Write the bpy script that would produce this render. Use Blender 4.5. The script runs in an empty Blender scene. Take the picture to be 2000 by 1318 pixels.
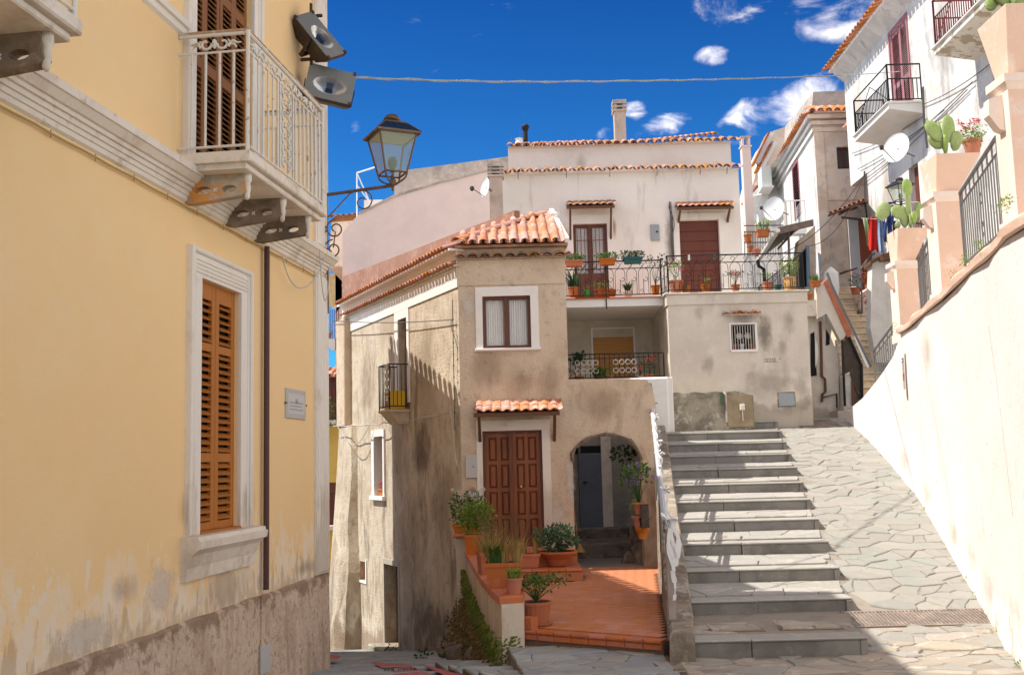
import bpy, math, random
from math import sin, cos, pi, radians, hypot, atan, sqrt
from mathutils import Vector as V, Matrix as M4, Quaternion, noise
from mathutils.geometry import tessellate_polygon
random.seed(7)
SC = bpy.context.scene
COL = SC.collection
# ------------------------------------------------------------------ camera, world, sun, exposure
FPX = 2060.0
TH = atan(243/2060.); RO = atan(.025)
_f = V((0, cos(TH), sin(TH))); _u0 = V((0, -sin(TH), cos(TH))); _r0 = V((1, 0, 0))
_r = _r0*cos(RO)-_u0*sin(RO); _u = _u0*cos(RO)+_r0*sin(RO)
cd = bpy.data.cameras.new('camera'); cam = bpy.data.objects.new('camera', cd); COL.objects.link(cam)
cam.matrix_world = M4(((_r.x, _u.x, -_f.x, 0), (_r.y, _u.y, -_f.y, 0), (_r.z, _u.z, -_f.z, 0), (0, 0, 0, 1)))
cd.sensor_width = 36; cd.lens = 36*FPX/2000; cd.clip_start = .05; cd.clip_end = 3000
SC.camera = cam
SUN_EL = radians(55); SUN_AZ = V((-.998, .06)).normalized()       # direction TO the sun (x, y)
EXPO = 1.68; SKY_STR = .15; SUN_STR = 2.0
SC.view_settings.view_transform = 'Standard'; SC.view_settings.look = 'None'
SC.view_settings.exposure = EXPO; SC.view_settings.gamma = 1; SC.view_settings.use_curve_mapping = False
world = bpy.data.worlds.new('World'); SC.world = world; world.use_nodes = True
sun_d = bpy.data.lights.new('sun', 'SUN'); sun_d.energy = SUN_STR; sun_d.angle = radians(.5); sun_d.color = (1, .95, .86)
sun_o = bpy.data.objects.new('sun', sun_d); COL.objects.link(sun_o)
_s = V((SUN_AZ.x*cos(SUN_EL), SUN_AZ.y*cos(SUN_EL), sin(SUN_EL)))
sun_o.rotation_mode = 'QUATERNION'; sun_o.rotation_quaternion = _s.to_track_quat('Z', 'Y'); sun_o.location = _s*60
def ray(px, py):
    return _f+_r*((px-1000)/FPX)+_u*((659-py)/FPX)
def at(px, py, d):
    r = ray(px, py); return r*(d/r.y)
def atz(px, py, h):
    r = ray(px, py); return r*(h/r.z)
def build_world():
    nt = world.node_tree; N = nt.nodes; L = nt.links
    for n in list(N): N.remove(n)
    out = N.new('ShaderNodeOutputWorld'); bg = N.new('ShaderNodeBackground'); bg.inputs['Strength'].default_value = SKY_STR
    sky = N.new('ShaderNodeTexSky'); sky.sky_type = 'NISHITA'; sky.sun_disc = False
    sky.sun_elevation = SUN_EL; sky.sun_rotation = math.atan2(SUN_AZ.x, SUN_AZ.y)
    sky.altitude = 900; sky.air_density = 1.0; sky.dust_density = .25; sky.ozone_density = 2.2
    tint = N.new('ShaderNodeMixRGB'); tint.blend_type = 'MULTIPLY'; tint.inputs[0].default_value = 1; tint.inputs[2].default_value = (.014, .098, .215, 1)
    L.new(sky.outputs[0], tint.inputs[1])
    tc = N.new('ShaderNodeTexCoord')
    sz = N.new('ShaderNodeSeparateXYZ'); L.new(tc.outputs['Generated'], sz.inputs[0]); er = N.new('ShaderNodeMapRange'); L.new(sz.outputs['Z'], er.inputs[0]); er.inputs[1].default_value = .05; er.inputs[2].default_value = .46
    tm = N.new('ShaderNodeMixRGB'); L.new(er.outputs[0], tm.inputs[0]); tm.inputs[1].default_value = (.058, .235, .37, 1); tm.inputs[2].default_value = (.012, .092, .225, 1); L.new(tm.outputs[0], tint.inputs[2])
    # clouds: soft banks placed by direction, torn up by noise; an unseen broken cover elsewhere, added as fill light
    def blob(px, py, rx, ry, rot=0):
        c = ray(px, py).normalized(); up = V((0, 0, 1)); e1 = c.cross(up).normalized(); e2 = e1.cross(c).normalized()
        a = e1*cos(rot)+e2*sin(rot); b = e2*cos(rot)-e1*sin(rot)
        vals = []
        for ax, r in ((a, rx), (b, ry)):
            dp = N.new('ShaderNodeVectorMath'); dp.operation = 'DOT_PRODUCT'; L.new(tc.outputs['Generated'], dp.inputs[0]); dp.inputs[1].default_value = ax
            mm = N.new('ShaderNodeMath'); mm.operation = 'MULTIPLY'; L.new(dp.outputs['Value'], mm.inputs[0]); mm.inputs[1].default_value = FPX/r
            sq = N.new('ShaderNodeMath'); sq.operation = 'POWER'; L.new(mm.outputs[0], sq.inputs[0]); sq.inputs[1].default_value = 2; vals.append(sq)
        ad = N.new('ShaderNodeMath'); ad.operation = 'ADD'; L.new(vals[0].outputs[0], ad.inputs[0]); L.new(vals[1].outputs[0], ad.inputs[1])
        mr = N.new('ShaderNodeMapRange'); mr.interpolation_type = 'SMOOTHSTEP'; L.new(ad.outputs[0], mr.inputs[0])
        mr.inputs[1].default_value = 1.6; mr.inputs[2].default_value = 0; mr.inputs[3].default_value = 0; mr.inputs[4].default_value = 1
        dc = N.new('ShaderNodeVectorMath'); dc.operation = 'DOT_PRODUCT'; L.new(tc.outputs['Generated'], dc.inputs[0]); dc.inputs[1].default_value = c
        gt = N.new('ShaderNodeMath'); gt.operation = 'GREATER_THAN'; L.new(dc.outputs['Value'], gt.inputs[0]); gt.inputs[1].default_value = .3
        o = N.new('ShaderNodeMath'); o.operation = 'MULTIPLY'; L.new(mr.outputs[0], o.inputs[0]); L.new(gt.outputs[0], o.inputs[1]); return o
    # name: px, py, rx, ry, rotation
    bl = [blob(1440, 5, 120, 50, .1), blob(1610, 15, 120, 60, .2), blob(1390, 112, 38, 20), blob(1460, 240, 150, 42, .35), blob(1300, 245, 70, 24, .2),
          blob(1235, 215, 30, 26), blob(1185, 262, 26, 18), blob(1550, 215, 90, 60, .3), blob(1440, 330, 60, 60, .3), blob(1660, 60, 70, 30), blob(1720, -250, 500, 130, .2), blob(1200, -420, 240, 70)]
    cur = bl[0]
    for b in bl[1:]:
        mx = N.new('ShaderNodeMath'); mx.operation = 'MAXIMUM'; L.new(cur.outputs[0], mx.inputs[0]); L.new(b.outputs[0], mx.inputs[1]); cur = mx
    # unseen cloud cover behind the photographer and overhead, thickened to brighten the shade
    dv = N.new('ShaderNodeVectorMath'); dv.operation = 'DOT_PRODUCT'; L.new(tc.outputs['Generated'], dv.inputs[0]); dv.inputs[1].default_value = V((-.1, -1, .15)).normalized()
    m2 = N.new('ShaderNodeMapRange'); L.new(dv.outputs['Value'], m2.inputs[0]); m2.inputs[1].default_value = -.35; m2.inputs[2].default_value = .1; m2.inputs[4].default_value = 1.5
    n2 = N.new('ShaderNodeTexNoise'); L.new(tc.outputs['Generated'], n2.inputs['Vector']); n2.inputs['Scale'].default_value = 2.2; n2.inputs['Detail'].default_value = 2
    r2 = N.new('ShaderNodeMapRange'); L.new(n2.outputs['Fac'], r2.inputs[0]); r2.inputs[1].default_value = .32; r2.inputs[2].default_value = .48
    m3 = N.new('ShaderNodeMath'); m3.operation = 'MULTIPLY'; L.new(m2.outputs[0], m3.inputs[0]); L.new(r2.outputs[0], m3.inputs[1])
    mx = N.new('ShaderNodeMath'); mx.operation = 'MAXIMUM'; L.new(cur.outputs[0], mx.inputs[0]); L.new(m3.outputs[0], mx.inputs[1])
    mp = N.new('ShaderNodeMapping'); L.new(tc.outputs['Generated'], mp.inputs[0]); mp.inputs['Scale'].default_value = (15, 15, 26)
    nz = N.new('ShaderNodeTexNoise'); L.new(mp.outputs[0], nz.inputs['Vector']); nz.inputs['Scale'].default_value = 1.3; nz.inputs['Detail'].default_value = 9; nz.inputs['Roughness'].default_value = .56; nz.inputs['Distortion'].default_value = .5
    nm = N.new('ShaderNodeMath'); nm.operation = 'MULTIPLY_ADD'; L.new(nz.outputs['Fac'], nm.inputs[0]); nm.inputs[1].default_value = 4.6; nm.inputs[2].default_value = -2.5
    ml = N.new('ShaderNodeMath'); ml.operation = 'ADD'; L.new(mx.outputs[0], ml.inputs[0]); L.new(nm.outputs[0], ml.inputs[1])
    mr = N.new('ShaderNodeMapRange'); mr.interpolation_type = 'SMOOTHSTEP'; L.new(ml.outputs[0], mr.inputs[0]); mr.inputs[1].default_value = .45; mr.inputs[2].default_value = 2.5; mr.inputs[4].default_value = .72
    mix = N.new('ShaderNodeMixRGB'); L.new(mr.outputs[0], mix.inputs[0]); L.new(tint.outputs[0], mix.inputs[1]); mix.inputs[2].default_value = (8.6, 7.7, 6.5, 1)
    L.new(mix.outputs[0], bg.inputs[0]); L.new(bg.outputs[0], out.inputs[0])
build_world()
# ------------------------------------------------------------------ helpers: facades, meshes, things
class Fac:
    """A vertical plane: s runs along it, z is height, w stands out of it."""
    def __init__(f, x, y, dx, dy, side=1):
        l = hypot(dx, dy); f.P = V((x, y, 0)); f.D = V((dx/l, dy/l, 0)); f.n = V((f.D.y, -f.D.x, 0))*side
    def h(f, px, py, w=0):
        r = ray(px, py); Q = f.P+f.n*w; k = Q.dot(f.n)/r.dot(f.n); p = r*k
        return ((p-f.P).dot(f.D), p.z)
    def p(f, s, z, w=0):
        q = f.P+f.D*s+f.n*w; return V((q.x, q.y, z))
    def mat(f, s, z, w=0):      # local x along D, y = inwards, z up
        o = f.p(s, z, w); X = f.D; Z = V((0, 0, 1)); Y = Z.cross(X)
        return M4(((X.x, Y.x, 0, o.x), (X.y, Y.y, 0, o.y), (0, 0, 1, o.z), (0, 0, 0, 1)))
class MB:
    def __init__(m): m.v = []; m.f = []; m.mi = []; m.cm = 0
    def add(m, vs, fs):
        b = len(m.v); m.v += [V(x) for x in vs]; m.f += [tuple(b+i for i in f) for f in fs]; m.mi += [m.cm]*len(fs); return m
    def quad(m, a, b, c, d): return m.add([a, b, c, d], [(0, 1, 2, 3)])
    def poly(m, pts): return m.add(pts, [tuple(range(len(pts)))])
    def hexa(m, p):  # 8 points: bottom 4, top 4
        return m.add(p, [(3, 2, 1, 0), (4, 5, 6, 7), (0, 1, 5, 4), (1, 2, 6, 5), (2, 3, 7, 6), (3, 0, 4, 7)])
    def box(m, x0, x1, y0, y1, z0, z1, T=None):
        p = [V((x, y, z)) for z in (z0, z1) for x, y in ((x0, y0), (x1, y0), (x1, y1), (x0, y1))]
        if T: p = [T @ q for q in p]
        return m.hexa(p)
    def fbox(m, F, s0, s1, z0, z1, w0, w1):
        return m.hexa([F.p(s, z, w) for z in (z0, z1) for s, w in ((s0, w0), (s1, w0), (s1, w1), (s0, w1))])
    def bbox(m, F, s0, s1, z0, z1, w0, w1, b=.012):   # box with a bevelled outer rim (towards w1)
        P = lambda s, z, w: F.p(s, z, w)
        a = [P(s0, z0, w0), P(s1, z0, w0), P(s1, z1, w0), P(s0, z1, w0)]
        c = [P(s0, z0, w1-b), P(s1, z0, w1-b), P(s1, z1, w1-b), P(s0, z1, w1-b)]
        d = [P(s0+b, z0+b, w1), P(s1-b, z0+b, w1), P(s1-b, z1-b, w1), P(s0+b, z1-b, w1)]
        fs = [(8, 9, 10, 11), (3, 2, 1, 0)]
        for i in range(4):
            j = (i+1) % 4; fs += [(i, j, 4+j, 4+i), (4+i, 4+j, 8+j, 8+i)]
        return m.add(a+c+d, fs)
    def prism(m, pts, vec, holes=()):
        vec = V(vec); allp = [V(p) for p in pts]+[V(q) for h in holes for q in h]; n = len(allp)
        tri = tessellate_polygon([[V(p) for p in pts]]+[[V(q) for q in h] for h in holes]) if (holes or len(pts) > 4) else None
        fs = [tuple(t) for t in tri]+[tuple(i+n for i in reversed(t)) for t in tri] if tri else [tuple(range(n)), tuple(reversed(range(n, 2*n)))]
        b = 0
        for ring in [pts]+list(holes):
            k = len(ring)
            for i in range(k): j = (i+1) % k; fs.append((b+i, b+j, n+b+j, n+b+i))
            b += k
        return m.add(allp+[p+vec for p in allp], fs)
    def tube(m, pts, r, seg=6, closed=False):
        pts = [V(p) for p in pts]; n = len(pts); rr = r if hasattr(r, '__len__') else [r]*n
        b = len(m.v); prev = None
        for i, p in enumerate(pts):
            t = (pts[(i+1) % n]-pts[i-1]) if closed else (pts[min(i+1, n-1)]-pts[max(i-1, 0)])
            t = t.normalized() if t.length > 1e-9 else V((0, 0, 1))
            if prev is None: a = t.orthogonal().normalized()
            else: a = (prev-t*prev.dot(t)); a = a.normalized() if a.length > 1e-6 else t.orthogonal().normalized()
            prev = a; c = t.cross(a)
            for k in range(seg):
                g = 2*pi*k/seg; m.v.append(p+(a*cos(g)+c*sin(g))*rr[i])
        for i in range(n if closed else n-1):
            for k in range(seg):
                k2 = (k+1) % seg; i2 = (i+1) % n
                m.f.append((b+i*seg+k, b+i*seg+k2, b+i2*seg+k2, b+i2*seg+k)); m.mi.append(m.cm)
        if not closed:
            m.f.append(tuple(b+k for k in reversed(range(seg)))); m.f.append(tuple(b+(n-1)*seg+k for k in range(seg))); m.mi += [m.cm]*2
        return m
    def lathe(m, c, prof, seg=16, T=None, capb=True, capt=True):
        b = len(m.v); c = V(c)
        for r, z in prof:
            for k in range(seg):
                g = 2*pi*k/seg; p = V((r*cos(g), r*sin(g), z)); m.v.append(c+(T @ p if T else p))
        for i in range(len(prof)-1):
            for k in range(seg):
                k2 = (k+1) % seg; m.f.append((b+i*seg+k, b+i*seg+k2, b+(i+1)*seg+k2, b+(i+1)*seg+k)); m.mi.append(m.cm)
        if capb: m.f.append(tuple(b+k for k in reversed(range(seg)))); m.mi.append(m.cm)
        if capt: m.f.append(tuple(b+(len(prof)-1)*seg+k for k in range(seg))); m.mi.append(m.cm)
        return m
    def leaf(m, p, d, up, l, w, bend=.25):
        d = d.normalized(); sd = d.cross(up); sd = sd.normalized() if sd.length > 1e-5 else d.orthogonal().normalized(); nn = sd.cross(d)
        return m.add([p, p+d*l*.5+sd*w*.5, p+d*l-nn*l*bend, p+d*l*.5-sd*w*.5], [(0, 1, 2), (0, 2, 3)])
    def mesh(m, name, mats, off=V((0, 0, 0)), smooth=False):
        me = bpy.data.meshes.new(name); me.from_pydata([v-off for v in m.v], [], m.f)
        mats = mats if isinstance(mats, (list, tuple)) else [mats]
        for a in mats: me.materials.append(a)
        if len(mats) > 1: me.polygons.foreach_set('material_index', m.mi)
        if smooth: me.polygons.foreach_set('use_smooth', [True]*len(me.polygons))
        me.update(); return me
ROOT = {}
def tag(o, label=None, cat=None, group=None, kind=None):
    if label: o['label'] = label
    if cat: o['category'] = cat
    if group: o['group'] = group
    if kind: o['kind'] = kind
    return o
def thing(name, label, cat, loc, group=None):
    o = bpy.data.objects.new(name, None); o.empty_display_size = .1; o.location = V(loc); COL.objects.link(o); ROOT[o.name] = V(loc)
    return tag(o, label, cat, group)
def part(name, mb, mat, parent=None, smooth=False, label=None, kind=None):
    off = ROOT[parent.name] if parent else V((0, 0, 0))
    o = bpy.data.objects.new(name, mb.mesh(name, mat, off, smooth)); COL.objects.link(o)
    if parent: o.parent = parent
    ROOT[o.name] = off
    if label: o['label'] = label
    if kind: o['kind'] = kind
    return o
def solo(name, mb, mat, label, cat, group=None, smooth=False, loc=None):
    loc = V(loc) if loc is not None else mb.v[0].copy()
    o = bpy.data.objects.new(name, mb.mesh(name, mat, loc, smooth)); o.location = loc; COL.objects.link(o); ROOT[o.name] = loc
    return tag(o, label, cat, group)
def inst(name, me, T, parent):
    off = ROOT[parent.name]
    o = bpy.data.objects.new(name, me); COL.objects.link(o); o.parent = parent
    o.matrix_local = M4.Translation(-off) @ T; ROOT[o.name] = off; return o
def struct(name, mb, mat, smooth=False, kind='structure'):
    o = part(name, mb, mat, None, smooth); o['kind'] = kind; return o
def frame(o, X, Y, Z):
    return M4(((X.x, Y.x, Z.x, o.x), (X.y, Y.y, Z.y, o.y), (X.z, Y.z, Z.z, o.z), (0, 0, 0, 1)))
def bez(p0, p1, p2, p3, n=8):
    p0, p1, p2, p3 = map(V, (p0, p1, p2, p3))
    return [p0*(1-t)**3+p1*3*t*(1-t)**2+p2*3*t*t*(1-t)+p3*t**3 for t in [i/n for i in range(n+1)]]
def spiral(c, a, b, r0, r1, g0, g1, n=20):
    return [c+a*(r0+(r1-r0)*i/n)*cos(g0+(g1-g0)*i/n)+b*(r0+(r1-r0)*i/n)*sin(g0+(g1-g0)*i/n) for i in range(n+1)]
def sagline(a, b, sag, n=24, wob=0):
    a, b = V(a), V(b); out = []
    for i in range(n+1):
        t = i/n; p = a.lerp(b, t); p.z -= sag*4*t*(1-t); p.z += wob*sin(i*2.1)*random.random(); out.append(p)
    return out
# ------------------------------------------------------------------ materials
def mat(name, base, rough=.9, layers=(), bump=None, metal=0, rnd=0, spec=.3, bump2=None, alpha=None):
    """layers: (colour, scale, low, high, strength[, (sx,sy,sz)[, (z_full, z_none)]]) mixed over the base by noise in world space"""
    m = bpy.data.materials.new(name); m.use_nodes = True; nt = m.node_tree; N = nt.nodes; L = nt.links
    b = N['Principled BSDF']; b.inputs['Roughness'].default_value = rough; b.inputs['Metallic'].default_value = metal; b.inputs['Specular IOR Level'].default_value = spec
    geo = N.new('ShaderNodeNewGeometry')
    rgb = N.new('ShaderNodeRGB'); rgb.outputs[0].default_value = (*base, 1); cur = rgb.outputs[0]
    if rnd:
        oi = N.new('ShaderNodeObjectInfo'); hs = N.new('ShaderNodeHueSaturation'); L.new(cur, hs.inputs['Color'])
        mr = N.new('ShaderNodeMapRange'); L.new(oi.outputs['Random'], mr.inputs[0]); mr.inputs[3].default_value = 1-rnd; mr.inputs[4].default_value = 1+rnd; L.new(mr.outputs[0], hs.inputs['Value'])
        m2 = N.new('ShaderNodeMath'); m2.operation = 'MULTIPLY'; m2.inputs[1].default_value = 7.31; L.new(oi.outputs['Random'], m2.inputs[0])
        m3 = N.new('ShaderNodeMath'); m3.operation = 'FRACT'; L.new(m2.outputs[0], m3.inputs[0])
        m4 = N.new('ShaderNodeMapRange'); L.new(m3.outputs[0], m4.inputs[0]); m4.inputs[3].default_value = 1-rnd*1.3; m4.inputs[4].default_value = 1+rnd*1.3; L.new(m4.outputs[0], hs.inputs['Saturation'])
        m5 = N.new('ShaderNodeMapRange'); L.new(m3.outputs[0], m5.inputs[0]); m5.inputs[3].default_value = .5-rnd*.06; m5.inputs[4].default_value = .5+rnd*.06; L.new(m5.outputs[0], hs.inputs['Hue'])
        cur = hs.outputs[0]
    for i, la in enumerate(layers):
        col, sc, lo, hi, st = la[:5]; stretch = la[5] if len(la) > 5 and la[5] else (1, 1, 1); zr = la[6] if len(la) > 6 else None
        mp = N.new('ShaderNodeMapping'); L.new(geo.outputs['Position'], mp.inputs[0]); mp.inputs['Scale'].default_value = stretch; mp.inputs['Location'].default_value = (i*7.3, i*3.1, i*5.7)
        nz = N.new('ShaderNodeTexNoise'); L.new(mp.outputs[0], nz.inputs['Vector']); nz.inputs['Scale'].default_value = sc; nz.inputs['Detail'].default_value = 8; nz.inputs['Roughness'].default_value = .62; nz.inputs['Distortion'].default_value = .3
        src = nz.outputs['Fac']
        if zr:
            sep = N.new('ShaderNodeSeparateXYZ'); L.new(geo.outputs['Position'], sep.inputs[0])
            zm = N.new('ShaderNodeMapRange'); L.new(sep.outputs['Z'], zm.inputs[0]); zm.inputs[1].default_value = zr[0]; zm.inputs[2].default_value = zr[1]; zm.inputs[3].default_value = .3; zm.inputs[4].default_value = -.3
            ad = N.new('ShaderNodeMath'); ad.operation = 'ADD'; L.new(src, ad.inputs[0]); L.new(zm.outputs[0], ad.inputs[1]); src = ad.outputs[0]
        mr = N.new('ShaderNodeMapRange'); L.new(src, mr.inputs[0]); mr.inputs[1].default_value = lo; mr.inputs[2].default_value = hi; mr.inputs[4].default_value = st
        mx = N.new('ShaderNodeMixRGB'); L.new(mr.outputs[0], mx.inputs[0]); L.new(cur, mx.inputs[1]); mx.inputs[2].default_value = (*col, 1); cur = mx.outputs[0]
    L.new(cur, b.inputs['Base Color'])
    prev = None
    for bp in (bump, bump2):
        if not bp: continue
        nz = N.new('ShaderNodeTexNoise'); L.new(geo.outputs['Position'], nz.inputs['Vector']); nz.inputs['Scale'].default_value = bp[0]; nz.inputs['Detail'].default_value = 7; nz.inputs['Roughness'].default_value = .65
        bn = N.new('ShaderNodeBump'); bn.inputs['Strength'].default_value = bp[1]; bn.inputs['Distance'].default_value = bp[2] if len(bp) > 2 else .02; L.new(nz.outputs['Fac'], bn.inputs['Height'])
        if prev: L.new(prev.outputs[0], bn.inputs['Normal'])
        prev = bn
    if prev: L.new(prev.outputs[0], b.inputs['Normal'])
    return m
VS = (1, 1, .12)      # vertical streaks
M = {}
M['yellow'] = mat('yellow_plaster', (.86, .61, .315), .95, [((.84, .57, .29), .45, .42, .66, .8), ((.84, .63, .36), 1.7, .5, .7, .5), ((.72, .56, .44), 2.2, .62, .72, .35), ((.84, .68, .47), 3.5, .53, .60, .7, (1, 1, .5), (-1.5, .1)), ((.82, .72, .60), 8, .60, .645, .6, (1, 1, .6), (-1.5, .3)), ((.42, .30, .19), 9, .60, .66, .5, (1, 1, .3), (-1.5, -.3)), ((.60, .44, .28), 2.4, .55, .64, .6, None, (-1.5, -.6))], (45, .25), bump2=(5, .2, .03))
M['plinth'] = mat('rough_plinth', (.70, .54, .41), .97, [((.50, .36, .26), 1.3, .46, .62, .6), ((.76, .60, .47), 3.5, .52, .62, .7), ((.30, .20, .14), 16, .54, .62, .55), ((.42, .27, .17), 7, .5, .64, .5, (1, 1, .3)), ((.24, .15, .09), 5, .5, .6, .7, None, (-1.0, -1.65))], (22, .9, .03), bump2=(70, .5, .01))
M['trim'] = mat('white_trim_paint', (.78, .72, .64), .85, [((.58, .48, .38), 3, .55, .72, .6), ((.45, .36, .26), 6, .58, .7, .5, VS, (-.9, 1.2))], (40, .2))
M['trimdirty'] = mat('weathered_cornice', (.76, .68, .58), .9, [((.52, .42, .32), 2.5, .48, .66, .7), ((.35, .25, .17), 7, .56, .72, .6)], (35, .35))
M['rustystone'] = mat('rust_stained_bracket', (.52, .44, .34), .9, [((.30, .23, .16), 4, .42, .6, .8), ((.66, .27, .04), 3.5, .50, .60, .85)], (30, .4))
M['shutter'] = mat('ochre_shutter_paint', (.42, .145, .022), .55, [((.40, .15, .03), 8, .5, .7, .5, (1, 1, .2))], (60, .08))
M['shutterbrown'] = mat('brown_shutter_paint', (.25, .10, .03), .55, [((.22, .1, .03), 8, .5, .7, .5, (1, 1, .2))], (60, .08))
M['dark'] = mat('dark_interior', (.015, .014, .013), .9)
M['cream_iron'] = mat('peeling_cream_iron', (.70, .67, .60), .6, [((.35, .16, .07), 14, .58, .68, .8)], (60, .2), .0)
M['rail_rust'] = mat('rusty_top_rail', (.45, .28, .16), .75, [((.7, .62, .5), 10, .5, .6, .8)], (60, .3))
M['pipe_brown'] = mat('brown_pipe_paint', (.085, .035, .028), .4)
M['cable'] = mat('grey_cable', (.10, .10, .10), .6)
M['cable_y'] = mat('yellowed_cable', (.45, .32, .12), .7)
M['cable_w'] = mat('pale_cable', (.5, .48, .44), .7)
M['plaque'] = mat('grey_marble', (.48, .46, .44), .6, [((.38, .37, .36), 4, .45, .65, .6)], (30, .05))
M['plaque_text'] = mat('engraved_grey', (.37, .36, .35), .8)
M['metal_grey'] = mat('grey_painted_metal', (.20, .21, .20), .5, [((.30, .29, .26), 5, .5, .7, .5)], None, .3)
M['metal_dark'] = mat('dark_bronze_metal', (.065, .05, .04), .5, [((.16, .1, .07), 9, .5, .7, .6)], (50, .15), .4)
M['reflector'] = mat('lamp_reflector', (.80, .82, .85), .25, metal=.8)
M['lamp_copper'] = mat('aged_copper_lamp', (.17, .11, .075), .5, [((.32, .2, .13), 8, .5, .7, .6)], (40, .15), .5)
M['blackiron'] = mat('black_iron', (.022, .02, .022), .5, metal=.3)
M['greyiron'] = mat('grey_iron', (.17, .165, .16), .55, metal=.3)
M['redbrown_iron'] = mat('dark_red_iron', (.16, .03, .025), .5)
M['rough'] = mat('rough_beige_render', (.68, .555, .42), .97, [((.56, .42, .29), .9, .45, .60, .7), ((.72, .61, .48), 2.2, .52, .66, .6), ((.33, .24, .16), 1.8, .56, .68, .7, (1, 1, .4)), ((.44, .32, .215), 7, .55, .66, .5), ((.20, .14, .095), 1.6, .5, .62, .75, (1, 1, .5), (-3.9, -1.6))], (26, .8, .03), bump2=(90, .6, .012))
M['roughgrey'] = mat('rough_grey_side_render', (.68, .585, .455), .97, [((.50, .415, .31), .8, .44, .60, .8), ((.70, .63, .52), 2.4, .50, .62, .7), ((.38, .28, .19), 2.2, .54, .64, .7, (1, 1, .4)), ((.42, .30, .19), 9, .54, .64, .65, (1, 1, .45)), ((.22, .165, .12), 1.4, .58, .66, .7, (1, 1, .3)), ((.30, .21, .14), 1.6, .5, .6, .75, (1, 1, .6), (-3.9, -2.4))], (26, .9, .035), bump2=(90, .7, .014))
M['whitepaint'] = mat('white_lime_paint', (.83, .80, .76), .85, [((.72, .68, .62), 5, .5, .7, .5)], (40, .15))
M['pinkwall'] = mat('pale_pink_plaster', (.83, .655, .575), .95, [((.70, .56, .51), .8, .42, .65, .7), ((.84, .72, .66), 2.5, .52, .68, .5), ((.60, .50, .45), 1.8, .58, .72, .5, VS)], (25, .2), bump2=(4, .15, .03))
M['greyconcrete'] = mat('mouldy_concrete', (.50, .44, .38), .97, [((.30, .26, .23), 1.8, .45, .62, .8), ((.62, .55, .49), 5, .5, .64, .7)], (25, .5))
M['white_house'] = mat('off_white_plaster', (.85, .80, .73), .95, [((.74, .69, .62), .9, .45, .66, .6), ((.80, .69, .56), 2.2, .56, .7, .6, (1, 1, .4)), ((.48, .44, .40), 3, .6, .7, .55, VS)], (25, .2), bump2=(3, .15, .03))
M['white_stain'] = mat('parapet_plaster', (.78, .73, .67), .95, [((.62, .56, .5), 1, .45, .66, .6), ((.33, .29, .26), 2.4, .5, .64, .8, (1, 1, .6), (6.75, 7.35))], (25, .25))
M['block'] = mat('grey_beige_plaster', (.70, .625, .53), .96, [((.61, .54, .46), .9, .4, .62, .8), ((.75, .69, .60), 2.3, .5, .66, .7), ((.40, .355, .30), 1.6, .56, .70, .6, (1, 1, .35)), ((.38, .33, .27), 2.2, .5, .62, .7, (1, 1, .7), (.8, 1.5))], (28, .3), bump2=(3, .3, .03))
M['loggia'] = mat('loggia_plaster', (.66, .57, .46), .96, [((.50, .43, .35), .9, .42, .62, .8), ((.4, .34, .27), 2.5, .58, .7, .5)], (28, .25))
M['mossstone'] = mat('mossy_low_wall', (.40, .355, .275), .97, [((.20, .175, .13), 2.6, .42, .58, .85), ((.58, .54, .46), 7, .55, .64, .8), ((.33, .30, .14), 3.5, .54, .66, .6)], (18, .9, .04))
M['rwall'] = mat('cream_terrace_wall', (.80, .755, .71), .93, [((.74, .685, .635), .9, .46, .64, .8), ((.78, .74, .70), 2.4, .5, .64, .6), ((.62, .55, .48), 4, .62, .68, .5, (1, 1, .3)), ((.46, .39, .32), 9, .66, .70, .8), ((.50, .42, .34), 4, .5, .62, .75, None, (-2.6, -1.0))], (25, .35), bump2=(2.2, .35, .05))
M['pinktrim'] = mat('salmon_pillar_paint', (.80, .565, .43), .93, [((.74, .51, .38), 2, .45, .65, .6), ((.85, .74, .65), 5, .56, .68, .6)], (30, .25))
M['rpaint'] = mat('pale_sunlit_pillar_paint', (.85, .72, .62), .93, [((.78, .60, .47), 3, .5, .68, .5)], (30, .2))  # pale trim paint, also used for the sunlit look of the left faces
M['bld_white'] = mat('white_street_plaster', (.76, .73, .69), .94, [((.56, .54, .51), 1.2, .46, .62, .8, (1, 1, .5)), ((.40, .385, .36), 2.4, .54, .64, .75, (1, 1, .35)), ((.62, .54, .44), 1.8, .56, .66, .6)], (25, .3))
M['bld_cream'] = mat('cream_far_plaster', (.86, .70, .56), .94, [((.70, .53, .40), 1.2, .48, .60, .8), ((.58, .45, .35), 2.6, .57, .64, .6), ((.82, .74, .64), 4, .56, .68, .5)], (20, .2))
M['slab_white'] = mat('white_balcony_slab', (.82, .79, .75), .9, [((.68, .63, .55), 3, .5, .68, .5)], (20, .1))
M['peeling'] = mat('peeling_soffit', (.78, .74, .66), .95, [((.45, .37, .26), 3, .52, .56, .9), ((.3, .24, .17), 6, .6, .64, .8)], (9, .6, .03))
M['rtile'] = mat('clay_roof_tile', (.50, .20, .105), .9, [((.62, .33, .20), 4, .45, .66, .7), ((.27, .14, .09), 9, .56, .7, .7)], (40, .3), rnd=.28)
M['rtile_old'] = mat('old_clay_tile', (.42, .20, .115), .92, [((.20, .14, .09), 5, .45, .62, .8), ((.58, .38, .26), 8, .54, .68, .7)], (40, .3), rnd=.3)
M['rtile_pale'] = mat('sun_bleached_tile', (.52, .25, .165), .9, [((.70, .49, .40), 4, .50, .64, .75), ((.36, .16, .09), 9, .57, .7, .7)], (40, .3), rnd=.2)
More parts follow.
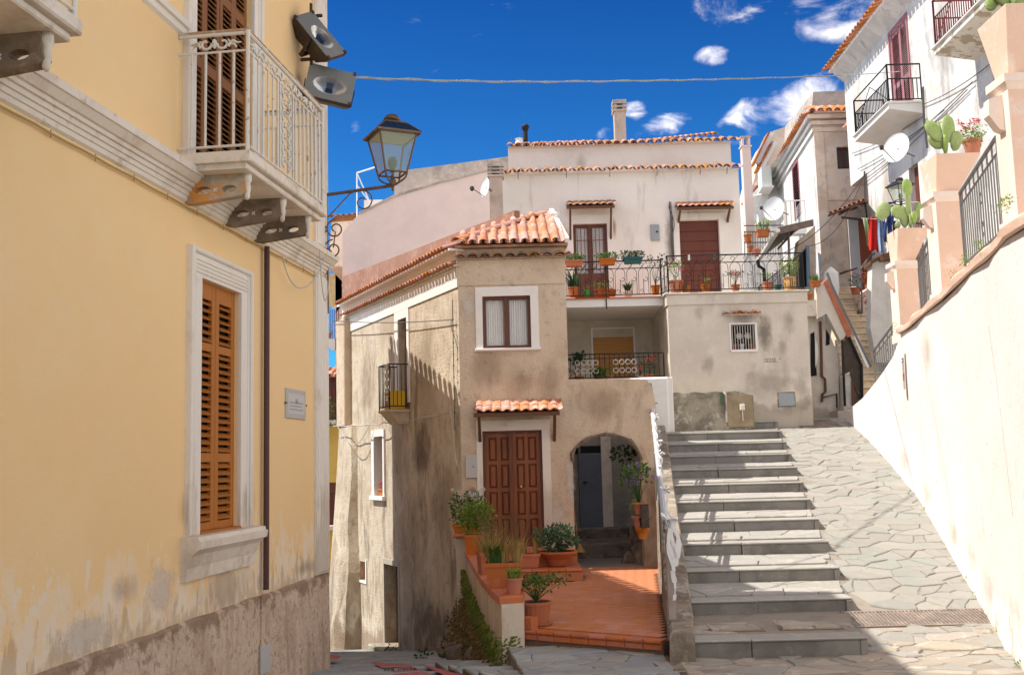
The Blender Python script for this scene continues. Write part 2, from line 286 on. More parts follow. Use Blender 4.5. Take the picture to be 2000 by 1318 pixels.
M['terracotta'] = mat('terracotta_pot', (.46, .15, .06), .8, [((.60, .28, .16), 8, .55, .7, .5)], (30, .1), rnd=.12)
M['terrafloor'] = mat('red_clay_floor_tile', (.55, .215, .10), .72, [((.52, .19, .085), 5, .45, .66, .6), ((.60, .30, .17), 12, .56, .7, .5)], (60, .12), rnd=.09)
M['terracap'] = mat('red_coping_tile', (.52, .165, .075), .65, [((.36, .1, .05), 6, .45, .65, .5)], (50, .12), rnd=.08)
M['grout'] = mat('dark_grout', (.22, .14, .10), .95, [((.32, .24, .18), 8, .5, .7, .5)])
M['brownwall'] = mat('reddish_flashing_wall', (.34, .18, .125), .95, [((.46, .29, .215), 3, .5, .66, .7), ((.30, .14, .09), 1.5, .45, .62, .7), ((.6, .5, .43), 8, .62, .68, .6)], (25, .4))
M['flag'] = mat('pale_flagstone', (.33, .31, .275), .8, [((.28, .305, .27), 1.7, .5, .62, .6), ((.37, .34, .30), 5, .5, .66, .6), ((.27, .245, .21), 12, .56, .7, .5)], (30, .6, .014), rnd=.09, bump2=(120, .3, .004))
M['flag_warm'] = mat('warm_flagstone', (.365, .32, .265), .85, [((.40, .34, .27), 2.5, .46, .62, .7), ((.60, .54, .46), 7, .55, .68, .6)], (26, .5, .014), rnd=.16, bump2=(120, .3, .004))
M['flag_blue'] = mat('blue_grey_flagstone', (.33, .345, .325), .75, [((.26, .28, .29), 2.2, .46, .62, .7), ((.44, .42, .36), 6, .55, .66, .6)], (28, .5, .012), rnd=.18)
M['mortar'] = mat('paving_mortar', (.30, .265, .22), .97, [((.22, .185, .145), 5, .48, .64, .7)], (50, .6, .015))
M['mortar_dark'] = mat('street_mortar', (.17, .155, .13), .97, [((.10, .09, .07), 5, .48, .64, .7)], (50, .6, .015))
M['stepstone'] = mat('grey_step_stone', (.245, .235, .215), .8, [((.15, .142, .128), 1.6, .44, .62, .8), ((.29, .275, .245), 9, .56, .68, .6), ((.13, .115, .1), 4, .58, .7, .6, (1, 1, .3))], (40, .4, .01), rnd=.1)
M['treadstone'] = mat('pale_tread_stone', (.37, .35, .315), .8, [((.36, .35, .32), 1.8, .44, .62, .7), ((.54, .50, .44), 8, .55, .68, .6)], (40, .35, .01), rnd=.1)
M['earth'] = mat('bare_earth', (.13, .10, .07), .97, [((.2, .16, .1), 3, .45, .65, .7)], (20, .8, .05))
M['doorwood'] = mat('varnished_door_wood', (.25, .078, .026), .42, [((.10, .028, .012), 5, .45, .64, .8, (1, 1, .1)), ((.28, .10, .04), 14, .55, .7, .5, (1, 1, .08))], (60, .08))
M['winwood'] = mat('brown_window_wood', (.14, .052, .03), .45, [((.09, .03, .018), 8, .5, .7, .5, (1, 1, .2))])
M['redwood'] = mat('dark_red_door', (.15, .042, .024), .5, [((.11, .03, .018), 5, .5, .7, .6, (1, 1, .15))])
M['beam'] = mat('canopy_timber', (.14, .065, .035), .7, [((.08, .035, .02), 10, .5, .7, .6)], (30, .2))
M['lace'] = mat('white_lace_curtain', (.86, .85, .81), .9, [((.70, .69, .66), 14, .5, .7, .5, (1, 1, .06))])
M['glass'] = mat('window_glass', (.10, .11, .12), .08, spec=.6)
M['orange_blind'] = mat('orange_roller_blind', (.55, .25, .055), .6)
M['bluedoor'] = mat('slate_blue_door', (.135, .15, .185), .5, [((.10, .11, .14), 4, .5, .7, .5)])
M['rock'] = mat('passage_rock', (.26, .20, .15), .95, [((.13, .10, .075), 3, .45, .6, .8), ((.40, .33, .26), 6, .55, .66, .6)], (14, .9, .06))
M['meter'] = mat('grey_meter_box', (.50, .49, .475), .6)
M['meter2'] = mat('steel_meter_box', (.33, .36, .38), .5, [((.25, .27, .28), 5, .5, .7, .5)])
M['dish'] = mat('white_dish', (.82, .82, .82), .5)
M['ac'] = mat('aircon_white', (.66, .68, .62), .5)
M['mauve'] = mat('mauve_shutter_paint', (.40, .17, .19), .6)
M['corr'] = mat('corrugated_brown', (.17, .125, .10), .6, [((.3, .24, .2), 5, .5, .66, .6)])
M['chimney'] = mat('chimney_plaster', (.56, .46, .38), .95, [((.42, .34, .28), 3, .45, .62, .7), ((.66, .55, .48), 6, .55, .68, .5)], (25, .3))
M['white_cloth'] = mat('white_ribbon', (.82, .81, .80), .85, [((.72, .70, .66), 20, .5, .7, .5)])
M['plastic_white'] = mat('white_plastic_sheet', (.86, .86, .84), .4)
M['red_cloth'] = mat('red_garment', (.62, .025, .018), .9, [((.42, .012, .01), 9, .5, .7, .7)])
M['green_cloth'] = mat('pale_green_cloth', (.42, .62, .32), .9)
M['blue_cloth'] = mat('pale_denim', (.28, .40, .58), .9, [((.16, .25, .42), 20, .5, .65, .7, (1, 1, .1))])
M['navy_cloth'] = mat('navy_garment', (.02, .035, .12), .9, [((.04, .09, .32), 5, .5, .6, .8)])
M['yellow_box'] = mat('yellow_plastic', (.75, .45, .03), .5)
M['teal'] = mat('teal_plastic', (.02, .10, .095), .5)
M['greenpot'] = mat('green_plastic', (.05, .38, .05), .5)
M['whitepot'] = mat('white_ceramic', (.75, .73, .70), .4)
M['ochrepot'] = mat('ochre_glazed_pot', (.62, .36, .13), .6, [((.4, .2, .06), 9, .5, .65, .5)])
M['soil'] = mat('potting_soil', (.05, .035, .025), .95)
def leafmat(name, c1, c2, tr=.35):
    m = bpy.data.materials.new(name); m.use_nodes = True; nt = m.node_tree; N = nt.nodes; L = nt.links
    b = N['Principled BSDF']; b.inputs['Roughness'].default_value = .55; b.inputs['Specular IOR Level'].default_value = .3
    g = N.new('ShaderNodeNewGeometry'); nz = N.new('ShaderNodeTexWhiteNoise'); nz.noise_dimensions = '1D'; L.new(g.outputs['Random Per Island'], nz.inputs['W'])
    mx = N.new('ShaderNodeMixRGB'); L.new(nz.outputs['Value'], mx.inputs[0]); mx.inputs[1].default_value = (*c1, 1); mx.inputs[2].default_value = (*c2, 1); L.new(mx.outputs[0], b.inputs['Base Color'])
    t = N.new('ShaderNodeBsdfTranslucent'); L.new(mx.outputs[0], t.inputs[0]); ms = N.new('ShaderNodeMixShader'); ms.inputs[0].default_value = tr
    L.new(b.outputs[0], ms.inputs[1]); L.new(t.outputs[0], ms.inputs[2]); L.new(ms.outputs[0], N['Material Output'].inputs[0]); return m
M['leaf'] = leafmat('green_leaves', (.045, .115, .02), (.12, .22, .035))
M['leaf_dark'] = leafmat('dark_leaves', (.018, .055, .016), (.05, .10, .03))
M['leaf_lime'] = leafmat('lime_leaves', (.16, .27, .04), (.30, .38, .07))
M['leaf_dry'] = leafmat('dry_grass', (.42, .27, .08), (.55, .40, .15))
M['leaf_blue'] = leafmat('grey_green_leaves', (.06, .14, .07), (.15, .25, .13))
M['petal_red'] = leafmat('red_petals', (.62, .015, .02), (.45, .01, .02), .2)
M['petal_pink'] = leafmat('pink_petals', (.70, .06, .16), (.6, .15, .3), .2)
M['petal_white'] = leafmat('white_petals', (.8, .8, .76), (.7, .7, .66), .2)
M['petal_purple'] = leafmat('purple_petals', (.30, .15, .58), (.45, .28, .62), .2)
M['petal_orange'] = leafmat('coppery_leaves', (.55, .22, .05), (.35, .08, .04), .3)
M['moss'] = leafmat('creeping_moss', (.10, .15, .02), (.20, .22, .04))
M['moss_dry'] = leafmat('brown_creeper', (.14, .09, .035), (.25, .17, .06))
M['cactus'] = mat('cactus_skin', (.30, .40, .13), .6, [((.42, .48, .22), 9, .5, .66, .7), ((.16, .24, .06), 45, .58, .63, .8), ((.45, .36, .16), 14, .66, .7, .8)], (45, .5), rnd=.14)
M['stem'] = mat('plant_stem', (.16, .12, .05), .9)
M['flame'] = mat('opal_glass_bulb', (.05, .07, .045), .3)
def glassmat(name, col, a):
    m = bpy.data.materials.new(name); m.use_nodes = True; nt = m.node_tree; N = nt.nodes; L = nt.links
    b = N['Principled BSDF']; b.inputs['Base Color'].default_value = (*col, 1); b.inputs['Roughness'].default_value = .12; b.inputs['Alpha'].default_value = a; return m
M['lampglass'] = glassmat('lantern_glass', (.42, .52, .42), .42)
M['clearglass'] = glassmat('clear_pane', (.6, .62, .62), .07)

def stainmat(name, col, sc=3, amt=.9, soft=.5, vs=1):
    m = bpy.data.materials.new(name); m.use_nodes = True; nt = m.node_tree; N = nt.nodes; L = nt.links
    b = N['Principled BSDF']; b.inputs['Base Color'].default_value = (*col, 1); b.inputs['Roughness'].default_value = .96; b.inputs['Specular IOR Level'].default_value = .1
    tc = N.new('ShaderNodeTexCoord'); sp = N.new('ShaderNodeSeparateXYZ'); L.new(tc.outputs['Generated'], sp.inputs[0]); cb = N.new('ShaderNodeCombineXYZ'); L.new(sp.outputs['X'], cb.inputs[0]); L.new(sp.outputs['Z'], cb.inputs[2])
    s1 = N.new('ShaderNodeVectorMath'); s1.operation = 'SUBTRACT'; L.new(cb.outputs[0], s1.inputs[0]); s1.inputs[1].default_value = (.5, 0, .5)
    ln = N.new('ShaderNodeVectorMath'); ln.operation = 'LENGTH'; L.new(s1.outputs[0], ln.inputs[0])
    g = N.new('ShaderNodeNewGeometry'); mp = N.new('ShaderNodeMapping'); mp.inputs['Scale'].default_value = (1, 1, vs); L.new(g.outputs['Position'], mp.inputs[0])
    nz = N.new('ShaderNodeTexNoise'); L.new(mp.outputs[0], nz.inputs['Vector']); nz.inputs['Scale'].default_value = sc; nz.inputs['Detail'].default_value = 8; nz.inputs['Roughness'].default_value = .6
    a = N.new('ShaderNodeMath'); a.operation = 'MULTIPLY_ADD'; L.new(nz.outputs['Fac'], a.inputs[0]); a.inputs[1].default_value = -.9; L.new(ln.outputs['Value'], a.inputs[2])
    mr = N.new('ShaderNodeMapRange'); mr.interpolation_type = 'SMOOTHSTEP'; L.new(a.outputs[0], mr.inputs[0]); mr.inputs[1].default_value = .06; mr.inputs[2].default_value = -.42; mr.inputs[3].default_value = 0; mr.inputs[4].default_value = amt*.85
    L.new(mr.outputs[0], b.inputs['Alpha']); return m
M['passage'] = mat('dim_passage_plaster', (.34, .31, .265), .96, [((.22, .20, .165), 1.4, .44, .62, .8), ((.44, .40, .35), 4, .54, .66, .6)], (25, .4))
M['st_grey'] = stainmat('grey_damp_stain', (.26, .225, .19), 4, .3, .5)
M['st_dark'] = stainmat('dark_mould_stain', (.16, .125, .10), 5, .6, .45, .6)
M['st_brown'] = stainmat('brown_run_stain', (.34, .255, .18), 3.5, .36, .5, .3)
M['st_pale'] = stainmat('pale_repair_patch', (.72, .66, .58), 6, .8, .3)
M['st_rust'] = stainmat('rust_run_stain', (.50, .24, .08), 5, .6, .5, .3)
M['st_warm'] = stainmat('warm_drip_stain', (.60, .50, .40), 3, .55, .6, .3)
M['st_moss'] = stainmat('green_damp_stain', (.17, .18, .07), 5, .8, .5, .5)
def stain(F, s, z, rs, rz, m, parent, w=.004):
    part('stain', MB().quad(F.p(s-rs, z-rz, w), F.p(s+rs, z-rz, w), F.p(s+rs, z+rz, w), F.p(s-rs, z+rz, w)), M[m], parent)
def stain_px(F, x0, y0, x1, y1, m, parent, w=.004):
    a, b = F.h((x0+x1)/2, y0, w), F.h((x0+x1)/2, y1, w); c, d = F.h(x0, (y0+y1)/2, w), F.h(x1, (y0+y1)/2, w)
    stain(F, (c[0]+d[0])/2, (a[1]+b[1])/2, abs(c[0]-d[0])/2, abs(a[1]-b[1])/2, m, parent, w)
# ------------------------------------------------------------------ builders
Z = V((0, 0, 1))
def wall_panel(mb, F, s0, s1, z0, z1, opens=(), depth=.18):
    """front face of a wall with openings (s0,s1,z0,z1[,depth]) and their reveals"""
    ss = sorted({s0, s1, *[o[0] for o in opens], *[o[1] for o in opens]}); zz = sorted({z0, z1, *[o[2] for o in opens], *[o[3] for o in opens]})
    for i in range(len(ss)-1):
        for j in range(len(zz)-1):
            cs, cz = (ss[i]+ss[i+1])/2, (zz[j]+zz[j+1])/2
            if any(o[0] < cs < o[1] and o[2] < cz < o[3] for o in opens): continue
            mb.quad(F.p(ss[i], zz[j]), F.p(ss[i+1], zz[j]), F.p(ss[i+1], zz[j+1]), F.p(ss[i], zz[j+1]))
    for o in opens:
        a, b, c, d = o[:4]; w = -(o[4] if len(o) > 4 else depth)
        for (p, q) in (((a, c), (b, c)), ((b, c), (b, d)), ((b, d), (a, d)), ((a, d), (a, c))):
            mb.quad(F.p(*p), F.p(*q), F.p(*q, w), F.p(*p, w))
def shell(mb, F, s0, s1, z0, z1, depth, top=True):
    """sides, back and top behind a wall panel"""
    P = F.p
    mb.quad(P(s0, z0), P(s0, z1), P(s0, z1, -depth), P(s0, z0, -depth)); mb.quad(P(s1, z0), P(s1, z1), P(s1, z1, -depth), P(s1, z0, -depth))
    mb.quad(P(s0, z0, -depth), P(s0, z1, -depth), P(s1, z1, -depth), P(s1, z0, -depth))
    if top: mb.quad(P(s0, z1), P(s1, z1), P(s1, z1, -depth), P(s0, z1, -depth))
def tile_mesh(name, m, r=.085, L=.42, t=.017, taper=.76, seg=8):
    """a half-round clay tile: axis +y (up the slope), convex +z"""
    mb = MB()
    for (y, k) in ((0, 1), (L, taper)):
        for rr in (r*k, (r-t)*k):
            for i in range(seg+1):
                g = pi*i/seg; mb.v.append(V((rr*cos(g), y, rr*sin(g)*.85)))
    n = seg+1
    for i in range(seg):
        mb.f += [(i, i+1, 2*n+i+1, 2*n+i), (n+i+1, n+i, 3*n+i, 3*n+i+1), (i+1, i, n+i, n+i+1), (2*n+i, 2*n+i+1, 3*n+i+1, 3*n+i)]
    mb.f += [(0, 2*n, 3*n, n), (n-1, 2*n-1, 4*n-1, 3*n-1)]; mb.mi = [0]*len(mb.f)
    return mb.mesh(name, m, smooth=False)
TILES = {k: tile_mesh('roof_tile', M[k]) for k in ('rtile', 'rtile_old', 'rtile_pale')}
def tiles(parent, O, A, S, n, rows, pitch, step, kind='rtile', start=0, clip=None, channel=True, j=.006, sc=1, name='roof_tile'):
    """rows of barrel tiles. O: eave corner, A: unit vector along eave, S: unit vector up the slope"""
    A = V(A).normalized(); S = V(S).normalized(); U = A.cross(S).normalized()
    if U.z < 0: U = -U
    A2 = S.cross(U)
    k = sc*pitch/.215
    for c in range(n):
        for r in range(rows):
            if clip and not clip(c, r): continue
            o = O+A*(c*pitch+random.uniform(-j, j))+S*(r*step+random.uniform(-j, j)*2)+U*(.02*r*0)
            rs = 1+random.uniform(-.05, .05); tw = random.uniform(-.03, .03)
            Sx = (S+A2*tw+U*.15).normalized(); Ux = Sx.cross(A2).normalized(); Ux = Ux if Ux.dot(U) > 0 else -Ux
            T = frame(o+U*.02*k, A2*k*rs, Sx, Ux*k*rs)
            inst(name, TILES[kind], T, parent)
            if channel:
                T = frame(o+A*(pitch/2)+U*.045*k, A2*k, Sx, -Ux*k*.8); inst(name, TILES[kind], T, parent)
def louver_mesh(name, w, m, d=.05, t=.008):
    return MB().box(0, w, -d/2, d/2, -t/2, t/2).mesh(name, m)
def shutter(parent, F, s0, s1, z0, z1, w, groups, m, nslat_h=.055, tilt=35, stile=.055, thick=.035, dark=True, label=None):
    """one louvred shutter leaf; groups = list of (z0,z1) filled with slats"""
    mb = MB(); mb.bbox(F, s0, s0+stile, z0, z1, w-thick, w, .005); mb.bbox(F, s1-stile, s1, z0, z1, w-thick, w, .005)
    zs = [z0]+[z for g in groups for z in g]+[z1]
    for a, b in zip(zs[0::2], zs[1::2]): mb.fbox(F, s0+stile, s1-stile, a, b, w-thick+.003, w-.004)
    if dark: mb.cm = 1; mb.quad(F.p(s0, z0, w-thick-.03), F.p(s1, z0, w-thick-.03), F.p(s1, z1, w-thick-.03), F.p(s0, z1, w-thick-.03)); mb.cm = 0
    sh = part('shutter', mb, [m, M['dark']], parent, label=label)
    me = louver_mesh('louver', s1-s0-2*stile, m, .06, .009)
    D = F.D; n = F.n
    for a, b in groups:
        k = max(1, round((b-a)/nslat_h)); h = (b-a)/k
        for i in range(k):
            zc = a+h*(i+.5); g = radians(tilt)+random.uniform(-.03, .03)
            Y = n*cos(g)-Z*sin(g); Zz = D.cross(Y)
            inst('louver', me, frame(F.p(s0+stile, zc, w-thick/2-.001), D, Y, Zz), sh)
    return sh
def window(parent, F, s0, s1, z0, z1, w, frame_m, pane_m, name='window', leaves=2, fr=.05, curtain=None, bars=None, label=None):
    mb = MB(); t = .05
    mb.fbox(F, s0, s0+fr, z0, z1, w-t, w); mb.fbox(F, s1-fr, s1, z0, z1, w-t, w); mb.fbox(F, s0+fr, s1-fr, z0, z0+fr, w-t+.001, w-.001); mb.fbox(F, s0+fr, s1-fr, z1-fr, z1, w-t+.001, w-.001)
    lw = (s1-s0)/leaves
    for i in range(1, leaves): mb.fbox(F, s0+lw*i-fr*.8, s0+lw*i+fr*.8, z0+fr, z1-fr, w-t+.002, w+.008)
    if bars:
        for zb in bars: mb.fbox(F, s0+fr, s1-fr, zb-fr*.3, zb+fr*.3, w-t+.004, w-.006)
    o = part(name, mb, frame_m, parent, label=label)
    for i in range(leaves):
        a, b = s0+lw*i+fr*(1 if i == 0 else .8), s0+lw*(i+1)-fr*(1 if i == leaves-1 else .8)
        g = MB().fbox(F, a, b, z0+fr, z1-fr, w-t*.6-.004, w-t*.6); part('pane', g, M['clearglass'] if curtain else pane_m, o)
        if curtain:
            c = MB(); n = 26
            for k in range(n):
                x0, x1 = a+(b-a)*k/n, a+(b-a)*(k+1)/n; f0, f1 = .012*sin(k*1.9)*(.4+.6*((k*7) % 5)/5), .02*sin((k+1)*1.9)*(.4+.6*(((k+1)*7) % 5)/5)
                c.quad(F.p(x0, z0+fr, w-t-.02+f0), F.p(x1, z0+fr, w-t-.02+f1), F.p(x1, z1-fr, w-t-.02+f1), F.p(x0, z1-fr, w-t-.02+f0))
            part('curtain', c, curtain, o, smooth=True)
    mb = MB().quad(F.p(s0, z0, w-t-.1), F.p(s1, z0, w-t-.1), F.p(s1, z1, w-t-.1), F.p(s0, z1, w-t-.1)); part('dark_room', mb, M['dark'], o)
    return o
def picket_mesh(h, r, m, sq=False):
    mb = MB()
    if sq: mb.box(-r, r, -r, r, 0, h)
    else: mb.tube([(0, 0, 0), (0, 0, h)], r, 6)
    return mb.mesh('picket', m, smooth=False)
def rail_line(parent, a, b, za, zb, h, m, pitch=.11, r=.008, top=.014, bot=True, diag=False, name='railing', low=.06, mid=None, sq=False, posts=True):
    """railing between plan points a, b; za, zb = base heights"""
    a = V((a[0], a[1], za)); b = V((b[0], b[1], zb)); mb = MB(); up = Z*h
    mb.tube([a+up, b+up], top, 6)
    if bot: mb.tube([a+Z*low, b+Z*low], top*.8, 6)
    if mid: mb.tube([a+Z*mid, b+Z*mid], top*.8, 6)
    if posts:
        for q in (a, b): mb.tube([q, q+up], top*1.1, 6)
    o = part(name, mb, m, parent)
    n = max(1, round((b-a).length/pitch)); hh = (mid or h)-low if bot else h
    me = picket_mesh(hh if not mid else mid-low, r, m, sq)
    for i in range(1, n):
        q = a.lerp(b, i/n)+(Z*low if bot else V((0, 0, 0))); inst('picket', me, M4.Translation(q), o)
    return o
def arch_rail(parent, a, b, z, h, m, module=.26, name='railing'):
    """wrought iron railing of arches with curls"""
    a = V((a[0], a[1], z)); b = V((b[0], b[1], z)); L = (b-a).length; e = (b-a)/L; mb = MB()
    for k, rr in ((h, .016), (h*.8, .01), (.07, .011)): mb.tube([a+Z*k, b+Z*k], rr, 6)
    for q in (a, b): mb.tube([q, q+Z*h], .014, 6)
    o = part(name, mb, m, parent)
    n = max(1, round(L/module)); md = L/n
    ar = MB(); X = V((1, 0, 0)); c = V((md/2, 0, h*.8-md*.42))
    ar.tube([V((md*.08, 0, .07))]+[c+X*(-md*.42*cos(g))+Z*(md*.42*sin(g)) for g in [pi*i/10 for i in range(11)]]+[V((md*.92, 0, .07))], .006, 5)
    ar.tube([V((md*.5, 0, .07)), V((md*.5, 0, h*.5))]+spiral(V((md*.5+md*.19, 0, h*.5)), -X, Z, md*.19, md*.15, 0, -2*pi*.8, 14), .006, 5)
    ar.tube(spiral(V((md*.5-.05, 0, .15)), X, Z, .045, .02, -pi/2, pi*1.2, 12), .005, 5)
    me = ar.mesh('arch_scroll', m)
    cu = MB(); cu.tube(spiral(V((0, 0, h*.9)), X, Z, h*.08, h*.03, -pi/2, pi*1.3, 12), .005, 5); cu.tube([V((0, 0, h*.82)), V((md*.5, 0, h*.98))], .005, 5); me2 = cu.mesh('frieze_curl', m)
    Y = Z.cross(e)
    for i in range(n):
        inst('arch_scroll', me, frame(a+e*(md*i)-Z*0, e, Y, Z), o); inst('frieze_curl', me2, frame(a+e*(md*(i+.3)), e, Y, Z), o)
    return o
# ------------------------------------------------------------------ plants
def foliage(mb, c, rx, rz, n, l=.05, w=.03, up=.3, seed=None):
    for i in range(n):
        while True:
            p = V((random.uniform(-1, 1), random.uniform(-1, 1), random.uniform(-1, 1)))
            if .15 < p.length < 1: break
        k = .75+.5*noise.noise(p*1.9+V((c[0]*3, c[1]*3, 0)))
        q = V((p.x*rx*k, p.y*rx*k, p.z*rz*k)); d = (V((p.x, p.y, p.z*.6+up))+V([random.uniform(-.6, .6) for _ in range(3)])).normalized()
        s = random.uniform(.7, 1.3)*.72; mb.leaf(V(c)+q, d, V([random.uniform(-1, 1) for _ in range(3)])+Z, l*s, w*s)
def blades(mb, c, r, h, n, w=.012, lean=.5):
    for i in range(n):
        g = random.uniform(0, 2*pi); k = random.random()**.5; b = V(c)+V((cos(g), sin(g), 0))*r*.5*k; out = V((cos(g), sin(g), 0))*lean*k
        hh = h*random.uniform(.5, 1.1); p1 = b+(Z+out*.3)*hh*.5; p2 = b+(Z*.9+out)*hh; sd = out.cross(Z); sd = (sd.normalized() if sd.length > 1e-4 else V((1, 0, 0)))*w
        mb.add([b-sd, b+sd, p1+sd, p1-sd, p2], [(0, 1, 2, 3), (3, 2, 4)])
def stems(mb, c, r, h, n, t=.004, lean=.4):
    tips = []
    for i in range(n):
        g = random.uniform(0, 2*pi); k = random.uniform(.2, 1); tip = V(c)+V((cos(g)*r*k, sin(g)*r*k, h*random.uniform(.6, 1)))
        mb.tube([V(c), V(c).lerp(tip, .5)+V((cos(g), sin(g), 0))*-.02, tip], [t, t*.8, t*.5], 4); tips.append(tip)
    return tips
def potted(label, c, r, h, pot='terracotta', kind='bush', leaf='leaf', fl=None, ph=.25, pr=None, n=160, group=None, box=None, name='potted_plant', saucer=False, taper=.72, wild=0, cat='potted plant', ang=0, lsz=None):
    """pot at base point c. kind: bush, grass, spiky, trail; box=(half length, half depth) for a trough"""
    c = V(c); t = thing(name, label, cat, c, group); pr = pr or r*1.3
    if box:
        R = M4.Rotation(ang, 4, 'Z'); a, b = box; k = .88; T = M4.Translation(c) @ R
        mb = MB(); mb.hexa([T @ V(p) for p in ((-a*k, -b*k, 0), (a*k, -b*k, 0), (a*k, b*k, 0), (-a*k, b*k, 0), (-a, -b, h), (a, -b, h), (a, b, h), (-a, b, h))])
        for (x0, x1, y0, y1) in ((-a-.012, a+.012, -b-.012, -b+.01), (-a-.012, a+.012, b-.01, b+.012), (-a-.012, -a+.01, -b+.01, b-.01), (a-.01, a+.012, -b+.01, b-.01)): mb.box(x0, x1, y0, y1, h-.035, h+.008, T)
        part('pot', mb, M[pot], t)
        part('soil', MB().box(-a+.01, a-.01, -b+.01, b-.01, h-.03, h+.003, T), M['soil'], t)
        cs = [c+R @ V((x*a*.75, 0, h)) for x in ((-1, 0, 1) if a > .14 else (-.5, .5))]
    else:
        mb = MB(); mb.lathe(c, [(r*taper, 0), (r*(taper+.14), h*.45), (r*.95, h*.84), (r*.96, h*.85), (r*1.05, h*.86), (r*1.07, h*.98), (r*1.03, h), (r*.92, h), (r*.9, h*.93)], 20, capt=False)
        part('pot', mb, M[pot], t, smooth=False); part('soil', MB().lathe(c, [(r*.93, h*.9), (r*.93, h*.94)], 14), M['soil'], t)
        if saucer: part('saucer', MB().lathe(c, [(r*.85, -.02), (r*1.1, .012), (r*1.12, .018), (r*.8, .012)], 18), M[pot], t)
        cs = [c+Z*h]
    mb = MB(); fb = MB()
    for q in cs:
        m = n//len(cs); rr = pr if len(cs) == 1 else pr/len(cs)*1.5; L = lsz or min(.055, max(.028, rr*.25))
        if kind == 'bush': foliage(mb, q+Z*ph*.5, rr, ph*.62, m*2, L, L*.62)
        elif kind == 'grass': blades(mb, q, rr, ph, m, .006, .6)
        elif kind == 'spiky': blades(mb, q, rr, ph, m, .016, 1.0)
        elif kind == 'trail': foliage(mb, q+Z*ph*.2-V((0, .03, 0)), rr*1.1, ph*.8, m*2, L, L*.6, -.4)
        elif kind == 'sparse':
            for tp in stems(mb, q, rr, ph, max(5, m//9)): foliage(mb, tp, rr*.28, ph*.16, 9, L*1.2, L*.8)
        if fl:
            for k in range(max(4, m//12)):
                g = random.uniform(0, 2*pi); e = q+V((cos(g)*rr*random.random(), sin(g)*rr*random.random(), ph*random.uniform(.5, 1.15)))
                foliage(fb, e, .03, .03, 12, .034, .03)
    part('foliage', mb, M[leaf], t)
    if fl: part('flowers', fb, M['petal_'+fl], t)
    if wild:
        wb = MB()
        for q in cs: stems(wb, q, pr*1.3, ph*1.8, wild, .003)
        part('stems', wb, M['stem'], t)
    return t
def pot_px(label, px, yb, yt, rpx, d, **k):
    """pot seen with base at (px,yb), rim at yt, half-width rpx at distance d"""
    s = d/FPX; return potted(label, at(px, yb, d), rpx*s, (yb-yt)*s, **k)
# ------------------------------------------------------------------ crazy paving by a Voronoi split
def clip_poly(poly, a, b, c):     # keep a*x+b*y<=c
    out = []; n = len(poly)
    for i in range(n):
        p, q = poly[i], poly[(i+1) % n]; dp = a*p[0]+b*p[1]-c; dq = a*q[0]+b*q[1]-c
        if dp <= 0: out.append(p)
        if dp*dq < 0: t = dp/(dp-dq); out.append((p[0]+(q[0]-p[0])*t, p[1]+(q[1]-p[1])*t))
    return out
def voronoi(region, sx, sy, jit=.5, skip=.2):
    xs = [p[0] for p in region]; ys = [p[1] for p in region]; seeds = []
    nx = int((max(xs)-min(xs))/sx)+2; ny = int((max(ys)-min(ys))/sy)+2
    for j in range(-1, ny+1):
        for i in range(-1, nx+1):
            if random.random() < skip: continue
            seeds.append((min(xs)+(i+.5*(j % 2)+random.uniform(-jit, jit))*sx, min(ys)+(j+random.uniform(-jit, jit))*sy))
            if random.random() < .34: seeds.append((seeds[-1][0]+sx*random.uniform(.3, .45), seeds[-1][1]+sy*random.uniform(-.4, .4)))
    out = []
    for k, s in enumerate(seeds):
        poly = list(region)
        near = sorted((o for o in seeds if o is not s and abs(o[0]-s[0]) < 3*sx and abs(o[1]-s[1]) < 3*sy), key=lambda o: ((o[0]-s[0])/sx)**2+((o[1]-s[1])/sy)**2)[:22]
        for o in near:
            # anisotropic bisector keeps the stones wider than deep
            a, b = (o[0]-s[0])/sx**2, (o[1]-s[1])/sy**2; c = a*(o[0]+s[0])/2+b*(o[1]+s[1])/2
            poly = clip_poly(poly, a, b, c)
            if len(poly) < 3: break
        if len(poly) >= 3:
            ar = abs(sum(poly[i][0]*poly[(i+1) % len(poly)][1]-poly[(i+1) % len(poly)][0]*poly[i][1] for i in range(len(poly))))/2
            if ar > sx*sy*.05: out.append(poly)
    return out
